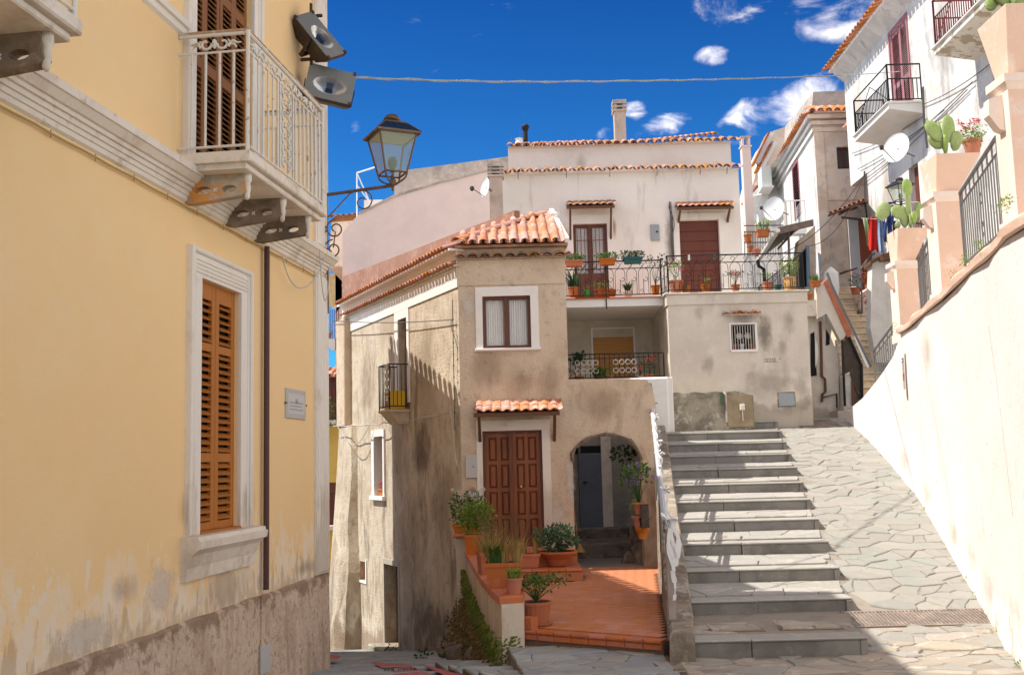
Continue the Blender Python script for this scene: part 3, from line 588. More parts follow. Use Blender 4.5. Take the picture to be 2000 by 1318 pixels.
def flag(poly, hf, gap=.012, th=.012, lift=0):
    """one stone: polygon prism with chamfered, slightly wandering rim; hf(x,y) = ground height"""
    cx = sum(p[0] for p in poly)/len(poly); cy = sum(p[1] for p in poly)/len(poly)
    pts = []
    for i in range(len(poly)):
        p, q = poly[i], poly[(i+1) % len(poly)]; L = hypot(q[0]-p[0], q[1]-p[1]); k = 2 if L > .12 else 1
        for j in range(k):
            t = j/k; x, y = p[0]+(q[0]-p[0])*t, p[1]+(q[1]-p[1])*t
            pts.append((x+(random.uniform(-1, 1)*.014 if j else 0), y+(random.uniform(-1, 1)*.014 if j else 0)))
    def ring(g, z):
        o = []
        for (x, y) in pts:
            dx, dy = x-cx, y-cy; L = hypot(dx, dy) or 1; k = max(.3, (L-g)/L); X, Y = cx+dx*k, cy+dy*k; o.append(V((X, Y, hf(X, Y)+z)))
        return o
    th += random.uniform(-.004, .006); mb = MB(); n = len(pts); tx, ty = random.uniform(-.01, .01), random.uniform(-.01, .01)
    a, b, c = ring(gap, -.02), ring(gap, th*.5+lift), ring(gap+.01, th+lift)
    c = [p+Z*((p.x-cx)*tx+(p.y-cy)*ty) for p in c]
    mb.v = a+b+c; mb.f = [tuple(range(2*n, 3*n))]
    for i in range(n):
        j = (i+1) % n; mb.f += [(i, j, n+j, n+i), (n+i, n+j, 2*n+j, 2*n+i)]
    mb.mi = [0]*len(mb.f); return mb
def paving(parent, region, sx, sy, hf, mats, name='flagstone', keep=None, cap=290, gap=.012):
    cells = voronoi(region, sx, sy); res = []
    for c in cells:
        cx = sum(p[0] for p in c)/len(c); cy = sum(p[1] for p in c)/len(c)
        if keep and not keep(cx, cy): continue
        res.append((cy, c))
    res.sort(key=lambda t: t[0]); rest = MB()
    for i, (cy, c) in enumerate(res):
        mb = flag(c, hf, gap, .012+random.uniform(-.004, .006))
        if i < cap: part(name, mb, random.choice(mats), parent)
        else: rest.add(mb.v, mb.f)
    if rest.v: part('far_flagstones', rest, mats[0], parent, kind='stuff')
    return len(res)
# ------------------------------------------------------------------ facades
FA = Fac(-2.6, 9.2, .1306, 1.007)               # yellow house
FB = Fac(-.91, 18, -.48, 1, side=-1)            # left side of the beige house
FC = Fac(0, 18, 1, 0)                           # its front
FW = Fac(0, 24.7, 1, 0)                         # white house
FK = Fac(0, 22.1, 1, 0)                         # lower block in front of it
FI = Fac(9.95, 30, .0112, 1, side=-1)            # white street building on the right
# ------------------------------------------------------------------ ground
def h_street(x, y): return -1.98-.12*(y-9.8) if y < 12.5 else (-2.304-.15*(y-12.5) if y < 24 else -4.03-.06*(y-24))
def h_ramp(x, y):
    if y < 10.6: return -1.93-.02*(10.6-y)
    if y < 11.77: return -1.93+.216*(y-10.6)/1.17
    if y < 22.9: return -1.714+.2218*(y-11.77)
    return .755+.01*(y-22.9)
def xb(y): return -.22-.327*(y-9.8)                # kerb between the lane and the stepped pavement
def xl(y): return 1.44+.1225*(y-10.4)            # stair side wall line
# one big ground sheet under everything
g = MB()
ys = [-40, -5, 4, 7, 9.6, 12.5, 16, 20, 24, 30, 45, 90, 600]; xs = [-600, -60, -12, -5, -2, 0, 1.3]
for j in range(len(ys)-1):
    for i in range(len(xs)-1):
        q = [(xs[i], ys[j]), (xs[i+1], ys[j]), (xs[i+1], ys[j+1]), (xs[i], ys[j+1])]
        g.poly([V((x, y, max(h_street(x, max(y, 6)), -12)-.03)) for x, y in q])
for (x0, x1, y0, y1, z0, z1) in ((1.3, 600, -40, 10.6, -2, -1.97), (9.5, 600, 10.6, 600, .6, .9)): g.quad(V((x0, y0, z0)), V((x1, y0, z0)), V((x1, y1, z1)), V((x0, y1, z1)))
struct('ground', g, M['mortar_dark'])
# lane running downhill on the left
lane = MB()
for y in [6, 7.5, 9.6, 11, 12.5, 15, 18, 21, 24]:
    pass
yy = [6, 7.5, 9.6, 11, 12.5, 15, 18, 21, 24, 32]
for a, b in zip(yy, yy[1:]): lane.quad(V((-7, a, h_street(0, a)-.01)), V((1.2, a, h_street(0, a)-.01)), V((1.2, b, h_street(0, b)-.01)), V((-7, b, h_street(0, b)-.01)))
lane_o = struct('lane', lane, M['mortar_dark'])
paving(lane_o, [(-4.5, 9), (.9, 9), (.9, 25.5), (-4.5, 25.5)], .62, .34, h_street, [M['flag_blue']], keep=lambda x, y: (y < 12.02 and x < xb(y)-.12) or (y >= 12.02 and x < 0 and y < 19) or (y >= 17 and -5 < x < -1), cap=200, gap=.01)
# red and grey painted bands on the lane with worn black lettering
def lane_quad(pts, mname, nm, lift=.022, parent=None):
    ps = [atz(px, py, -2.2) for px, py in pts]; ps = [V((p.x, p.y, h_street(p.x, p.y)+lift)) for p in ps]
    for _ in range(3):
        ps = [(lambda k, px, py: V((ray(px, py).x*k, ray(px, py).y*k, ray(px, py).z*k)))((h_street(0, p.y)+lift)/ray(px, py).z, px, py) for p, (px, py) in zip(ps, pts)]
    return ps
M['redpaint'] = mat('worn_red_road_paint', (.42, .10, .085), .8, [((.3, .27, .25), 3, .5, .62, .75), ((.45, .17, .13), 8, .5, .66, .6)], (60, .4, .01))
M['blackpaint'] = mat('worn_black_lettering', (.03, .028, .028), .8)
mk = MB()
mk.poly(lane_quad([(722, 1292), (750, 1293), (775, 1302), (748, 1304)], '', '')); mk.poly(lane_quad([(752, 1293.5), (800, 1297), (812, 1305), (778, 1303)], '', ''))
mk.poly(lane_quad([(765, 1306), (815, 1307), (850, 1318), (770, 1318)], '', '')); mk.poly(lane_quad([(825, 1298), (846, 1301), (905, 1318), (868, 1318)], '', ''))
mk.poly(lane_quad([(640, 1276), (665, 1280), (660, 1287), (640, 1287)], '', ''))
lm = struct('lane_marking', mk, M['redpaint'])
txt = MB(); x = 750
for k, wd in enumerate('nnm sipuem'):
    if wd == ' ': x += 5; continue
    n = {'m': 3, 'n': 2, 's': 1, 'i': 1, 'p': 2, 'u': 2, 'e': 2}[wd]
    for j in range(n):
        y0 = 1305.5-(x-750)*.035; txt.poly(lane_quad([(x+j*2.3, y0), (x+j*2.3+1.3, y0), (x+j*2.3+1.7, y0+4), (x+j*2.3+.4, y0+4)], '', '', .028))
    if wd in 'nmpse': txt.poly(lane_quad([(x, y0), (x+n*2.1, y0), (x+n*2.1, y0+1), (x, y0+1)], '', '', .032))
    x += n*2.3+2.2
part('lettering', txt, M['blackpaint'], lm)
# stepped pavement below the terrace
sp = MB(); treads = []
for k in range(6):
    y0, y1 = (7.0 if k == 0 else 9.25+.55*(k-1)), 9.25+.55*k
    z = -1.93 if k == 0 else h_street(0, y0)
    treads.append((y0, y1, z)); a, b = xb(y0), xb(y1)
    sp.hexa([V((a, y0, z-.8)), V((1.44, y0, z-.8)), V((1.5, y1, z-.8)), V((b, y1, z-.8)), V((a, y0, z-.006*k)), V((1.44, y0, z-.006*k)), V((1.5, y1, z)), V((b, y1, z))])
sp_o = struct('stepped_pavement', sp, M['earth'])
u0, u1 = atz(985, 1256, -1.93), atz(1006, 1292, -1.93); us_ = (u1.x-u0.x)/(u1.y-u0.y)
xq_ = lambda y: u0.x+(y-u0.y)*us_
up_ = MB(); pp = [V((xq_(9.75), 9.75, -1.93)), V((1.44, 9.75, -1.93)), V((1.5, 11.9, -1.93)), V((xq_(11.5), 11.9, -1.93)), V((xq_(11.3), 11.3, -1.93))]
up_.prism([p-Z*.006 for p in pp], (0, 0, -.6)); up_o = struct('upper_pavement', up_, M['rock'])
for c in voronoi([(xq_(9.78)+.01, 9.78), (1.42, 9.78), (1.42, 11.6), (xq_(11.3), 11.3)], .40, .24): part('flagstone', flag(c, lambda x, y: -1.932, .007, .012), random.choice([M['flag_blue'], M['flag_blue'], M['flag']]), up_o)
def h_tread(x, y):
    for y0, y1, z in treads:
        if y <= y1: return z+.004
    return treads[-1][2]+.004
for y0, y1, z in treads:
    if y1 < 8.6 and y1 < 9.5: continue
    a0 = max(y0, 8.7)
    reg = [(xb(a0), a0), (1.42, a0), (1.42, y1), (xb(y1), y1)]
    for c in voronoi(reg, .42, .3): part('flagstone', flag(c, lambda x, y: z+.004, .008, .014), random.choice([M['flag_blue'], M['flag'], M['flag_blue']]), sp_o)
# paved ramp
rb = [(7.08, 22.2), (6.89, 20.8), (6.67, 19.25), (6.41, 17.7), (6.17, 16.26), (5.8, 14.8), (5.41, 13.1), (5.03, 11.6), (4.6, 10.0), (4.1, 8.5), (3.5, 6.0), (2.9, 3)]
def xw(y):
    for (x0, y0), (x1, y1) in zip(rb, rb[1:]):
        if y1 <= y <= y0: return x1+(x0-x1)*(y-y1)/(y0-y1)
    return rb[0][0] if y > 22 else rb[-1][0]
def xs_r(y): return 3.35+(y-10.45)*.187 if y < 11.77 else 3.64+(y-11.77)*.18     # right ends of the steps
rp = MB(); yl = [3, 6, 8.5, 10.6, 11.77, 14, 17, 20, 22.9, 24.5, 27]
for a, b in zip(yl, yl[1:]):
    e0 = 9.5; ga, gb_ = (1.45 if a < 10.6 else xl(a)+.3), (1.45 if b < 10.6 else xl(b)+.3); rp.quad(V((ga, a, h_ramp(0, a)+.0)), V((e0, a, h_ramp(0, a)+.0)), V((e0, b, h_ramp(0, b)+.0)), V((gb_, b, h_ramp(0, b)+.0)))
rp_o = struct('ramp', rp, M['mortar'])
fm = [M['flag']]
print('ramp', paving(rp_o, [(3.3, 10.62), (7.6, 10.62), (7.6, 23.6), (3.3, 23.6)], .35, .25, h_ramp, fm, keep=lambda x, y: xs_r(y)-.02 < x < xw(y)+.15 and not (11.25 < y < 11.78) or (y > 22.2 and 3.6 < x < 8), cap=285, gap=.008))
pz_o = struct('plaza', MB().quad(V((1.42, 6, -1.94)), V((4.4, 6, -1.94)), V((5.4, 10.6, -1.936)), V((1.5, 10.6, -1.936))), M['mortar'])
print('plaza', paving(pz_o, [(1.47, 8.6), (5.2, 8.6), (5.2, 11.24), (1.47, 11.24)], .36, .2, h_ramp, [M['flag_warm'], M['flag_warm'], M['flag']], keep=lambda x, y: x < xw(y)+.1 and not (y > 10.4 and x < xs_r(max(y, 10.45))), cap=290, gap=.014))
# ------------------------------------------------------------------ stairs
st_o = struct('staircase', MB().add([V(p) for p in ((1.6, 10.6, -2.3), (3.3, 10.6, -2.3), (5.4, 22, -1), (3.1, 22, -1), (1.6, 10.7, -2.05), (3.2, 10.7, -2.05), (5.3, 22, .3), (3.1, 22, .3))], [(3, 2, 1, 0), (4, 5, 6, 7), (0, 1, 5, 4), (1, 2, 6, 5), (2, 3, 7, 6), (3, 0, 4, 7)]), M['mortar'])
steps = [(10.45, -1.75, .18, 1.5, 3.35)]
for k in range(11):
    y = 11.77+1.02*k; steps.append((y, -1.554+.227*k, .17, 1.84+.1225*(y-11.8), 3.64+.18*(y-11.77)))
for k, (y, z, r, x0, x1) in enumerate(steps):
    yn = steps[k+1][0] if k < 11 else 23.0; zn = z+(.067 if k else .038)*(yn-y)/1.02
    x0n, x1n = (steps[k+1][3], steps[k+1][4]) if k < 11 else (x0+.1, x1+.1)
    if k == 0: x0n, x1n = x0+.16, x1+.24
    xm = x0+(x1-x0)*(.40+.04*sin(k*2.3))
    for a, b in ((x0, xm-.003), (xm+.003, x1)):
        j = random.uniform(0, .014); mb = MB(); T = Fac(0, y, 1, random.uniform(-.006, .006))
        mb.bbox(T, a, b, z-r-.03, z-.032, -.12, -.012-j, .006); part('riser_slab', mb, M['stepstone'], st_o)
        mb = MB(); mb.bbox(T, a-.004, b+.004 if b == x1 else b, z-.03, z+random.uniform(-.003, .003), -.30, .012-j, .012); part('nosing_slab', mb, M['treadstone'], st_o)
    # end face and tread body
    mb = MB(); mb.add([V(p) for p in ((x0, y+.28, z-r), (x1-.01, y+.28, z-r), (x1n-.01, yn+.02, z-r+.1), (x0n, yn+.02, z-r+.1), (x0, y+.28, z-.012), (x1-.01, y+.28, z-.012), (x1n-.01, yn+.02, zn-.012), (x0n, yn+.02, zn-.012))], [(3, 2, 1, 0), (4, 5, 6, 7), (0, 1, 5, 4), (1, 2, 6, 5), (2, 3, 7, 6), (3, 0, 4, 7)]); part('step_core', mb, M['mortar'], st_o)
    mb = MB(); mb.hexa([V((x1-.06, y, z-r-.03)), V((x1, y, z-r-.03)), V((x1n, yn, z-r+.12)), V((x1n-.06, yn, z-r+.12)), V((x1-.06, y, z-.035)), V((x1, y, z-.035)), V((x1n, yn, zn-.02)), V((x1n-.06, yn, zn-.02))]); part('end_slab', mb, M['stepstone'], st_o)
    if k == 0:
        for cx0, cx1 in ((1.95, 2.45), (2.66, 3.25)):       # two paved inspection covers let into the lowest tread
            mb = MB(); mb.box(cx0-.03, cx1+.03, 10.9, 11.5, z-.02, z+.004); cv = part('cover_frame', mb, M['grout'], st_o)
            for c in voronoi([(cx0, 10.93), (cx1, 10.93), (cx1, 11.47), (cx0, 11.47)], .3, .3): part('cover_stone', flag(c, lambda x, y: z+.006, .006, .012), M['flag_warm'], cv)
        reg = [(x0+.05, 10.76), (x1, 10.76), (x1+.18, 11.75), (x0+.3, 11.75)]
        for c in voronoi(reg, .4, .24):
            cx = sum(p[0] for p in c)/len(c); cy = sum(p[1] for p in c)/len(c)
            if 10.85 < cy < 11.55 and 1.85 < cx < 3.35: continue
            part('flagstone', flag(c, lambda x, y: z+.003, .01, .01), M['flag_warm'], st_o)
    else:
        zf = lambda x, yq, y=y, z=z, zn=zn, yn=yn: z+(zn-z)*(yq-y)/(yn-y)-.008
        for c in voronoi([(x0, y+.30), (x1-.005, y+.30), (x1n-.005, yn), (x0n, yn)], .62, .5, .35, .05): part('flagstone', flag(c, zf, .006, .01), M['treadstone'], st_o)
# drain grate at the foot of the ramp
gl, gr = atz(1650, 1208, -1.815), atz(1935, 1225, -1.83); gy0, gy1 = 11.27, 11.76
gt = thing('drain_grate', 'long rusty drain grate across the foot of the ramp', 'drain grate', (4.3, 11.5, -1.8))
mb = MB(); zz = lambda y: h_ramp(0, y)+.004
for y in (gy0, gy1-.03): mb.hexa([V((x, yy, zz(yy)+dz)) for dz in (-.05, .012) for x, yy in ((3.5, y), (5.06, y), (5.06, y+.03), (3.5, y+.03))])
M['rust'] = mat('rusty_iron', (.25, .20, .17), .8, [((.42, .34, .29), 6, .45, .65, .8), ((.08, .05, .04), 14, .55, .7, .6)], (60, .4, .005), .2)
part('grate_frame', mb, M['rust'], gt)
part('pit', MB().hexa([V((x, yy, zz(yy)+dz)) for dz in (-.05, -.02) for x, yy in ((3.5, gy0+.02), (5.06, gy0+.02), (5.06, gy1-.02), (3.5, gy1-.02))]), M['dark'], gt)
bar = MB().hexa([V((x, y, z+h_ramp(0, 11.27+y)-h_ramp(0, 11.27))) for z in (-.035, .010) for x, y in ((0, .03), (.022, .03), (.022, .46), (0, .46))]).mesh('grate_bar', M['rust'])
for i in range(38): inst('grate_bar', bar, M4.Translation((3.53+i*.0402, gy0, zz(gy0))), gt)
dg = thing('floor_grate', 'square dark floor grating at the top of the ramp', 'floor grate', (6.3, 22.6, .75))
mb = MB(); zt = lambda y: h_ramp(0, y)+.012
def gb(x0, x1, y0, y1): mb.hexa([V((x, y, zt(y)+dz)) for dz in (-.02, .014) for x, y in ((x0, y0), (x1, y0), (x1, y1), (x0, y1))])
for i in range(9): gb(5.95, 6.8, 21.9+i*.1, 21.94+i*.1)
for i in range(15): gb(5.95+i*.059, 5.97+i*.059, 21.9, 22.74)
part('grating', mb, M['rust'], dg)
# ------------------------------------------------------------------ low rough wall between terrace and stairs
mb = MB(); L0 = []; ny = 26
prof = []
for i in range(ny+1):
    y = 10.3+(21.6-10.3)*i/ny; x = xl(y); top = (-1.554+.2218*(y-11.77)+.07) if y > 11.3 else -1.66; top += .025*sin(i*1.7)+.015*sin(i*4.1); wd = .27 if y > 11 else .24
    j = .02*sin(i*2.3)
    prof.append((V((x-.03+j, y, -2.6)), V((x+j*.5, y, top-.03)), V((x+.03, y, top)), V((x+wd-.02, y, top+.01)), V((x+wd+.0, y, top-.03)), V((x+wd, y, -2.6))))
for a, b in zip(prof, prof[1:]):
    for k in range(5): mb.quad(a[k], a[k+1], b[k+1], b[k])
mb.poly(prof[0]); mb.poly(list(reversed(prof[-1])))
M['rubble'] = mat('rubble_side_wall', (.38, .32, .255), .97, [((.20, .165, .125), 3, .44, .6, .85), ((.56, .52, .45), 4.5, .52, .62, .8), ((.5, .40, .28), 9, .55, .66, .6)], (16, 1, .05), bump2=(60, .7, .02))
sw = solo('stair_side_wall', mb, M['rubble'], 'low rough wall rising between the red terrace and the grey steps', 'wall', loc=(1.5, 10.3, -1.9))
# plastered kerb running on towards the viewer
mb = MB(); mb.hexa([V(p) for p in ((1.40, 6, -2.4), (1.50, 6, -2.4), (1.52, 10.3, -2.4), (1.42, 10.3, -2.4), (1.41, 6, -1.95), (1.50, 6, -1.94), (1.52, 10.3, -1.92), (1.42, 10.3, -1.93))]); struct('kerb', mb, M['rubble'])
# ------------------------------------------------------------------ right hand terrace wall
def wall_at(px, py):
    r = ray(px, py)
    for (x0, y0), (x1, y1) in zip(rb, rb[1:]):
        dx, dy = x1-x0, y1-y0; den = r.x*dy-r.y*dx
        if abs(den) < 1e-9: continue
        k = (x0*dy-y0*dx)/den; t = ((r.x*k-x0)*dx+(r.y*k-y0)*dy)/(dx*dx+dy*dy)
        if k > 0 and -.001 <= t <= 1.001: return r*k
    r = ray(px, py); k = 22.2/r.y; return r*k
tw = thing('terrace_wall', 'tall cream retaining wall curving up along the right of the ramp', 'wall', (5, 11.6, -1.75))
toppx = [(1640, 802), (1655, 800), (1668, 792), (1684, 778), (1705, 752), (1728, 722), (1743, 698), (1752, 672), (1758, 652)]
top = [wall_at(*p) for p in toppx]
kn = wall_at(1758, 652); TOPZ = kn.z
def ztop(y):
    if y <= kn.y: return kn.z-(kn.y-y)*.008-max(0, 10.9-y)*.05
    pts = sorted([(p.y, p.z) for p in top]+[(23.6, .95)])
    for (a, za), (b, zb) in zip(pts, pts[1:]):
        if a <= y <= b: return za+(zb-za)*(y-a)/(b-a+1e-9)
    return .95
yv = [3+i*.5 for i in range(41)]+[p.y for p in top]; yv = sorted(v for v in set(yv) if v <= 22.6)
def nrm(y): a, b = xw(min(y+.4, 22.1)), xw(max(3.1, y-.4)); d = V((a-b, .8, 0)).normalized(); return V((-d.y, d.x, 0))
mb = MB(); rowz = 7; cols = []
for y in yv:
    x = xw(y); n = nrm(y); zb = h_ramp(0, y)-.15; zt_ = ztop(y); c = []
    for i in range(rowz+1):
        z = zb+(zt_-zb)*i/rowz; bul = .03*noise.noise(V((y*.5, z*.7, 3)))+(.05 if i == 0 else 0)
        c.append(V((x, y, z))+n*bul)
    c += [V((x, y, zt_))-n*.35, V((x, y, zb))-n*.6]; cols.append(c)
for a, b in zip(cols, cols[1:]):
    for i in range(len(a)-1): mb.quad(a[i], b[i], b[i+1], a[i+1])
mb.poly(cols[0]); mb.poly(list(reversed(cols[-1])))
part('wall_face', mb, M['rwall'], tw, smooth=True)
# salmon coping along the level top, with an underside lip
mb = MB(); cc = []
for y in [v for v in yv if v <= kn.y+.01]:
    x = xw(y); n = nrm(y); z = ztop(y); j = .012*sin(y*9); b0 = V((x, y, 0))
    cc.append([b0+n*.02+Z*(z-.0), b0+n*(.045+j)+Z*(z+.015), b0+n*(.055+j*1.5)+Z*(z+.085), b0+n*.03+Z*(z+.11+j*2), b0-n*.32+Z*(z+.13), b0-n*.32+Z*(z-.02)])
for a, b in zip(cc, cc[1:]):
    for i in range(5): mb.quad(a[i], b[i], b[i+1], a[i+1])
mb.poly(list(reversed(cc[-1])))
part('coping', mb, M['pinktrim'], tw)
# earth fill of the terrace behind the wall
mb = MB(); mb.hexa([V(p) for p in ((kn.x+.3, 19.6, -2), (20, 19.6, -2), (20, 3, -2), (3.6, 3, -2), (kn.x+.35, 19.4, TOPZ-.1), (20, 19.4, TOPZ-.1), (20, 3, TOPZ+.3), (3.6, 3, TOPZ+.3))]); 
fill = MB(); prev = None
for y in [v for v in yv if v <= kn.y+.01]:
    x = xw(y)-nrm(y).x*.3; q = (V((x, y, ztop(y)+.05)), V((14, y, ztop(y)+.05)))
    if prev: fill.quad(prev[0], prev[1], q[1], q[0])
    prev = q
struct('upper_terrace', fill, M['block'])
# pillars with planters: (left-face px, front px0, px1, y of cap, base y)
def pillar(label, pxl, px0, px1, ycap, ybase, pl, plabel):
    b = wall_at(px0, ybase); d = b.y; s = d/FPX; zt_ = at(px0, ycap, d).z; x0 = at(px0, ycap, d).x; x1 = at(px1, ycap, d).x
    z0 = min(b.z, ztop(d)+.1)-.05; w = x1-x0; t = thing('gate_pillar', label, 'pillar', (x0, d, z0))
    mb = MB(); mb.box(x0, x1, d, d+w, z0, zt_-.11); mb.mi[5] = 1; part('shaft', mb, [M['pinktrim'], M['rpaint']], t)  # left face paler than the front: sunlight put into its colour
    mb = MB(); e = .035
    mb.hexa([V(p) for p in ((x0, d, zt_-.11), (x1, d, zt_-.11), (x1, d+w, zt_-.11), (x0, d+w, zt_-.11), (x0-e, d-e, zt_-.05), (x1+e, d-e, zt_-.05), (x1+e, d+w+e, zt_-.05), (x0-e, d+w+e, zt_-.05))]); mb.box(x0-e-.004, x1+e+.004, d-e-.004, d+w+e+.004, zt_-.05, zt_+.02); part('cap', mb, M['rpaint'], t)
    mb = MB(); mb.box(x0-.02, x1+.02, d-.02, d+w+.02, z0, z0+.14); part('foot', mb, M['rpaint'], t)
    # scrolled side console
    c = MB(); P = [V((x0, d+w*.35, zt_-.12)), V((x0-.12, d+w*.35, zt_-.16)), V((x0-.13, d+w*.35, zt_-.3)), V((x0-.05, d+w*.35, zt_-.42)), V((x0, d+w*.35, zt_-.44))]; c.prism(P, (0, .1, 0)); part('console', c, M['rpaint'], t)
    # tapering planter box
    yt, a0, a1, yb = pl; hh = zt_+.021; H = at(px0, yt, d).z-hh; X0, X1 = at(a0, yt, d).x, at(a1, yt, d).x; k = .05; xb0, xb1 = x0+.03, x1-.02; W2 = X1-X0
    t2 = thing('planter', plabel, 'planter', ((x0+x1)/2, d+w/2, hh)); cy = d+w/2; mb = MB()
    dn = min(W2/2, .42)
    o = [V(p) for p in ((xb0, cy-w/2+.03, hh), (xb1, cy-w/2+.03, hh), (xb1, cy+w/2-.03, hh), (xb0, cy+w/2-.03, hh), (X0, cy-dn, hh+H), (X1, cy-dn, hh+H), (X1, cy+dn, hh+H), (X0, cy+dn, hh+H))]
    mb.add(o, [(3, 2, 1, 0), (0, 1, 5, 4), (1, 2, 6, 5), (2, 3, 7, 6), (3, 0, 4, 7)])
    i4 = [V((p.x+(.03 if p.x < (X0+X1)/2 else -.03), p.y+(.03 if p.y < cy else -.03), p.z)) for p in o[4:]]; lo = [V((p.x, p.y, p.z-.06)) for p in i4]
    mb.add(o[4:]+i4+lo, [(0, 1, 5, 4), (1, 2, 6, 5), (2, 3, 7, 6), (3, 0, 4, 7), (4, 5, 9, 8), (5, 6, 10, 9), (6, 7, 11, 10), (7, 4, 8, 11)]); part('box', mb, M['pinktrim'], t2)
    part('soil', MB().poly([p+Z*.005 for p in lo]), M['soil'], t2)
    return (x0, x1, d, w, zt_, hh+H)
P1 = pillar('middle salmon pillar on the terrace wall', 1815, 1826, 1877, 378, 562, (305, 1822, 1908, 372), 'salmon tapered planter with a large cactus on the middle pillar')
P2 = pillar('smallest salmon pillar, where the terrace wall begins', 1745, 1750, 1791, 512, 652, (448, 1750, 1812, 505), 'small salmon planter with a fan of cactus pads on the far pillar')
P3 = pillar('tall salmon pillar at the right edge of the picture', 1940, 1966, 2030, 150, 420, (20, 1950, 2075, 130), 'big salmon planter high at the right edge of the picture')
def cactus(label, pads, loc, d):
    """pads: (px, py, half width px, half height px, lean)"""
    t = thing('prickly_pear', label, 'cactus', loc); s = d/FPX
    for i, (px, py, a, b, g, yaw) in enumerate(pads):
        a *= 1.35; b *= 1.3; c = at(px, py-5, d)+V((0, random.uniform(-.03, .03), 0)); mb = MB(); th = .028
        for k in range(9):
            u = -1+2*k/8; r = sqrt(max(0, 1-u*u)); wq = a*s*r*(1-.18*u if u < 0 else 1); wq = a*s*r*(1+.12*u)
            zc = b*s*u
            for m_ in range(10):
                f = 2*pi*m_/10; mb.v.append(V((wq*cos(f), th*r*sin(f)*(1), zc)))
        for k in range(8):
            for m_ in range(10):
                n2 = (m_+1) % 10; mb.f.append((k*10+m_, k*10+n2, (k+1)*10+n2, (k+1)*10+m_))
        mb.mi = [0]*len(mb.f)
        T = M4.Translation(c) @ M4.Rotation(-g, 4, 'Y') @ M4.Rotation(yaw, 4, 'Z'); mb.v = [T @ v for v in mb.v]; part('pad', mb, M['cactus'], t, smooth=True)
    return t
d1 = P1[2]+.15
cactus('prickly pear with five grey-green pads above the middle pillar', [(1823, 262, 13, 20, .5, .3), (1852, 257, 11, 23, 0, .2), (1868, 280, 12, 17, -.35, .5), (1829, 280, 12, 15, .4, .1), (1838, 270, 3.5, 26, .12, 0), (1846, 288, 7, 18, -.1, .8)], (P1[0]+.2, d1, P1[5]), d1)
d2 = P2[2]+.15
cactus('prickly pear with broad bright green pads on the far pillar', [(1725, 418, 17, 11, 1.0, .2), (1772, 372, 9, 15, 0, .3), (1773, 400, 6, 28, .02, .6), (1752, 420, 10, 12, .3, .2), (1766, 428, 8, 18, .05, .1), (1785, 430, 6, 12, -.2, .5), (1796, 414, 8, 13, -.4, .3), (1778, 438, 5, 14, 0, 1.2), (1752, 445, 6, 5, 1.2, 0)], (P2[0]+.2, d2, P2[5]), d2)
d3 = P3[2]+.2
cactus('pale prickly pear cut off by the top right corner of the picture', [(1938, 8, 18, 11, 1.2, .2), (1962, -4, 13, 22, .2, .2), (1978, 4, 4, 24, 0, 0), (1992, -2, 12, 24, -.3, .3), (1950, 2, 12, 18, .6, .6)], (P3[0]+.2, d3, P3[5]), d3)
# grey iron railings between the pillars
def wrail(label, pts, grp, n):
    """pts: top-left px, top-right px, bottom-left, bottom-right"""
    a, b, c, e = pts; A = wall_at(*c); B = wall_at(*e); off = .08
    A0, B0 = V((A.x+off, A.y, 0)), V((B.x+off, B.y, 0)); za, zb = A.z, B.z; ha = at(a[0], a[1], A.y).z; hb = at(b[0], b[1], B.y).z
    t = thing('railing', label, 'railing', (A.x+off, A.y, za), grp); e_ = (B0-A0); L = e_.length
    f = lambda q, k: A0.lerp(B0, q)+Z*((za+(ha-za)*k)*(1-q)+(zb+(hb-zb)*k)*q)
    mb = MB()
    for k, r in ((1, .022), (.84, .012), (.03, .014)): mb.tube([f(0, k), f(1, k)], r, 6)
    mb.tube([f(0, 0), f(0, 1)], .014, 6); mb.tube([f(1, 0), f(1, 1)], .014, 6); part('rails', mb, M['greyiron'], t)
    for i in range(1, n):
        part('picket', MB().tube([f(i/n, .03), f(i/n, .84)], .0085, 5), M['greyiron'], t)
        if i % 2:   # little loops under the handrail
            q = i/n; c_ = f(q, .92); ex = e_.normalized(); hgt = (f(q, 1)-f(q, .84)).length*.45
            part('loop', MB().tube([c_+ex*.028*cos(g)+Z*hgt*sin(g) for g in [2*pi*m_/10 for m_ in range(10)]], .006, 4, True), M['greyiron'], t)
    mb = MB(); c_ = f(.55, .42); ex = e_.normalized()
    for sg in (1, -1):
        mb.tube(spiral(c_+Z*.09*sg, ex, Z*sg, .05, .012, 0, 5, 12), .006, 4); mb.tube(spiral(c_+ex*.0+Z*.2*sg, -ex, Z*sg, .035, .01, 0, 5, 10), .005, 4)
    part('scrollwork', mb, M['greyiron'], t)
wrail('grey railing between the tall right-hand pillar and the middle pillar', [(1870, 378), (1944, 268), (1872, 520), (1944, 455)], 'railings on the terrace wall', 17)
wrail('grey railing between the middle pillar and the far pillar', [(1785, 508), (1814, 463), (1790, 607), (1814, 585)], 'railings on the terrace wall', 9)
wrail('grey railing sloping down the curved end of the terrace wall', [(1699, 686), (1745, 622), (1703, 765), (1749, 690)], 'railings on the terrace wall', 12)
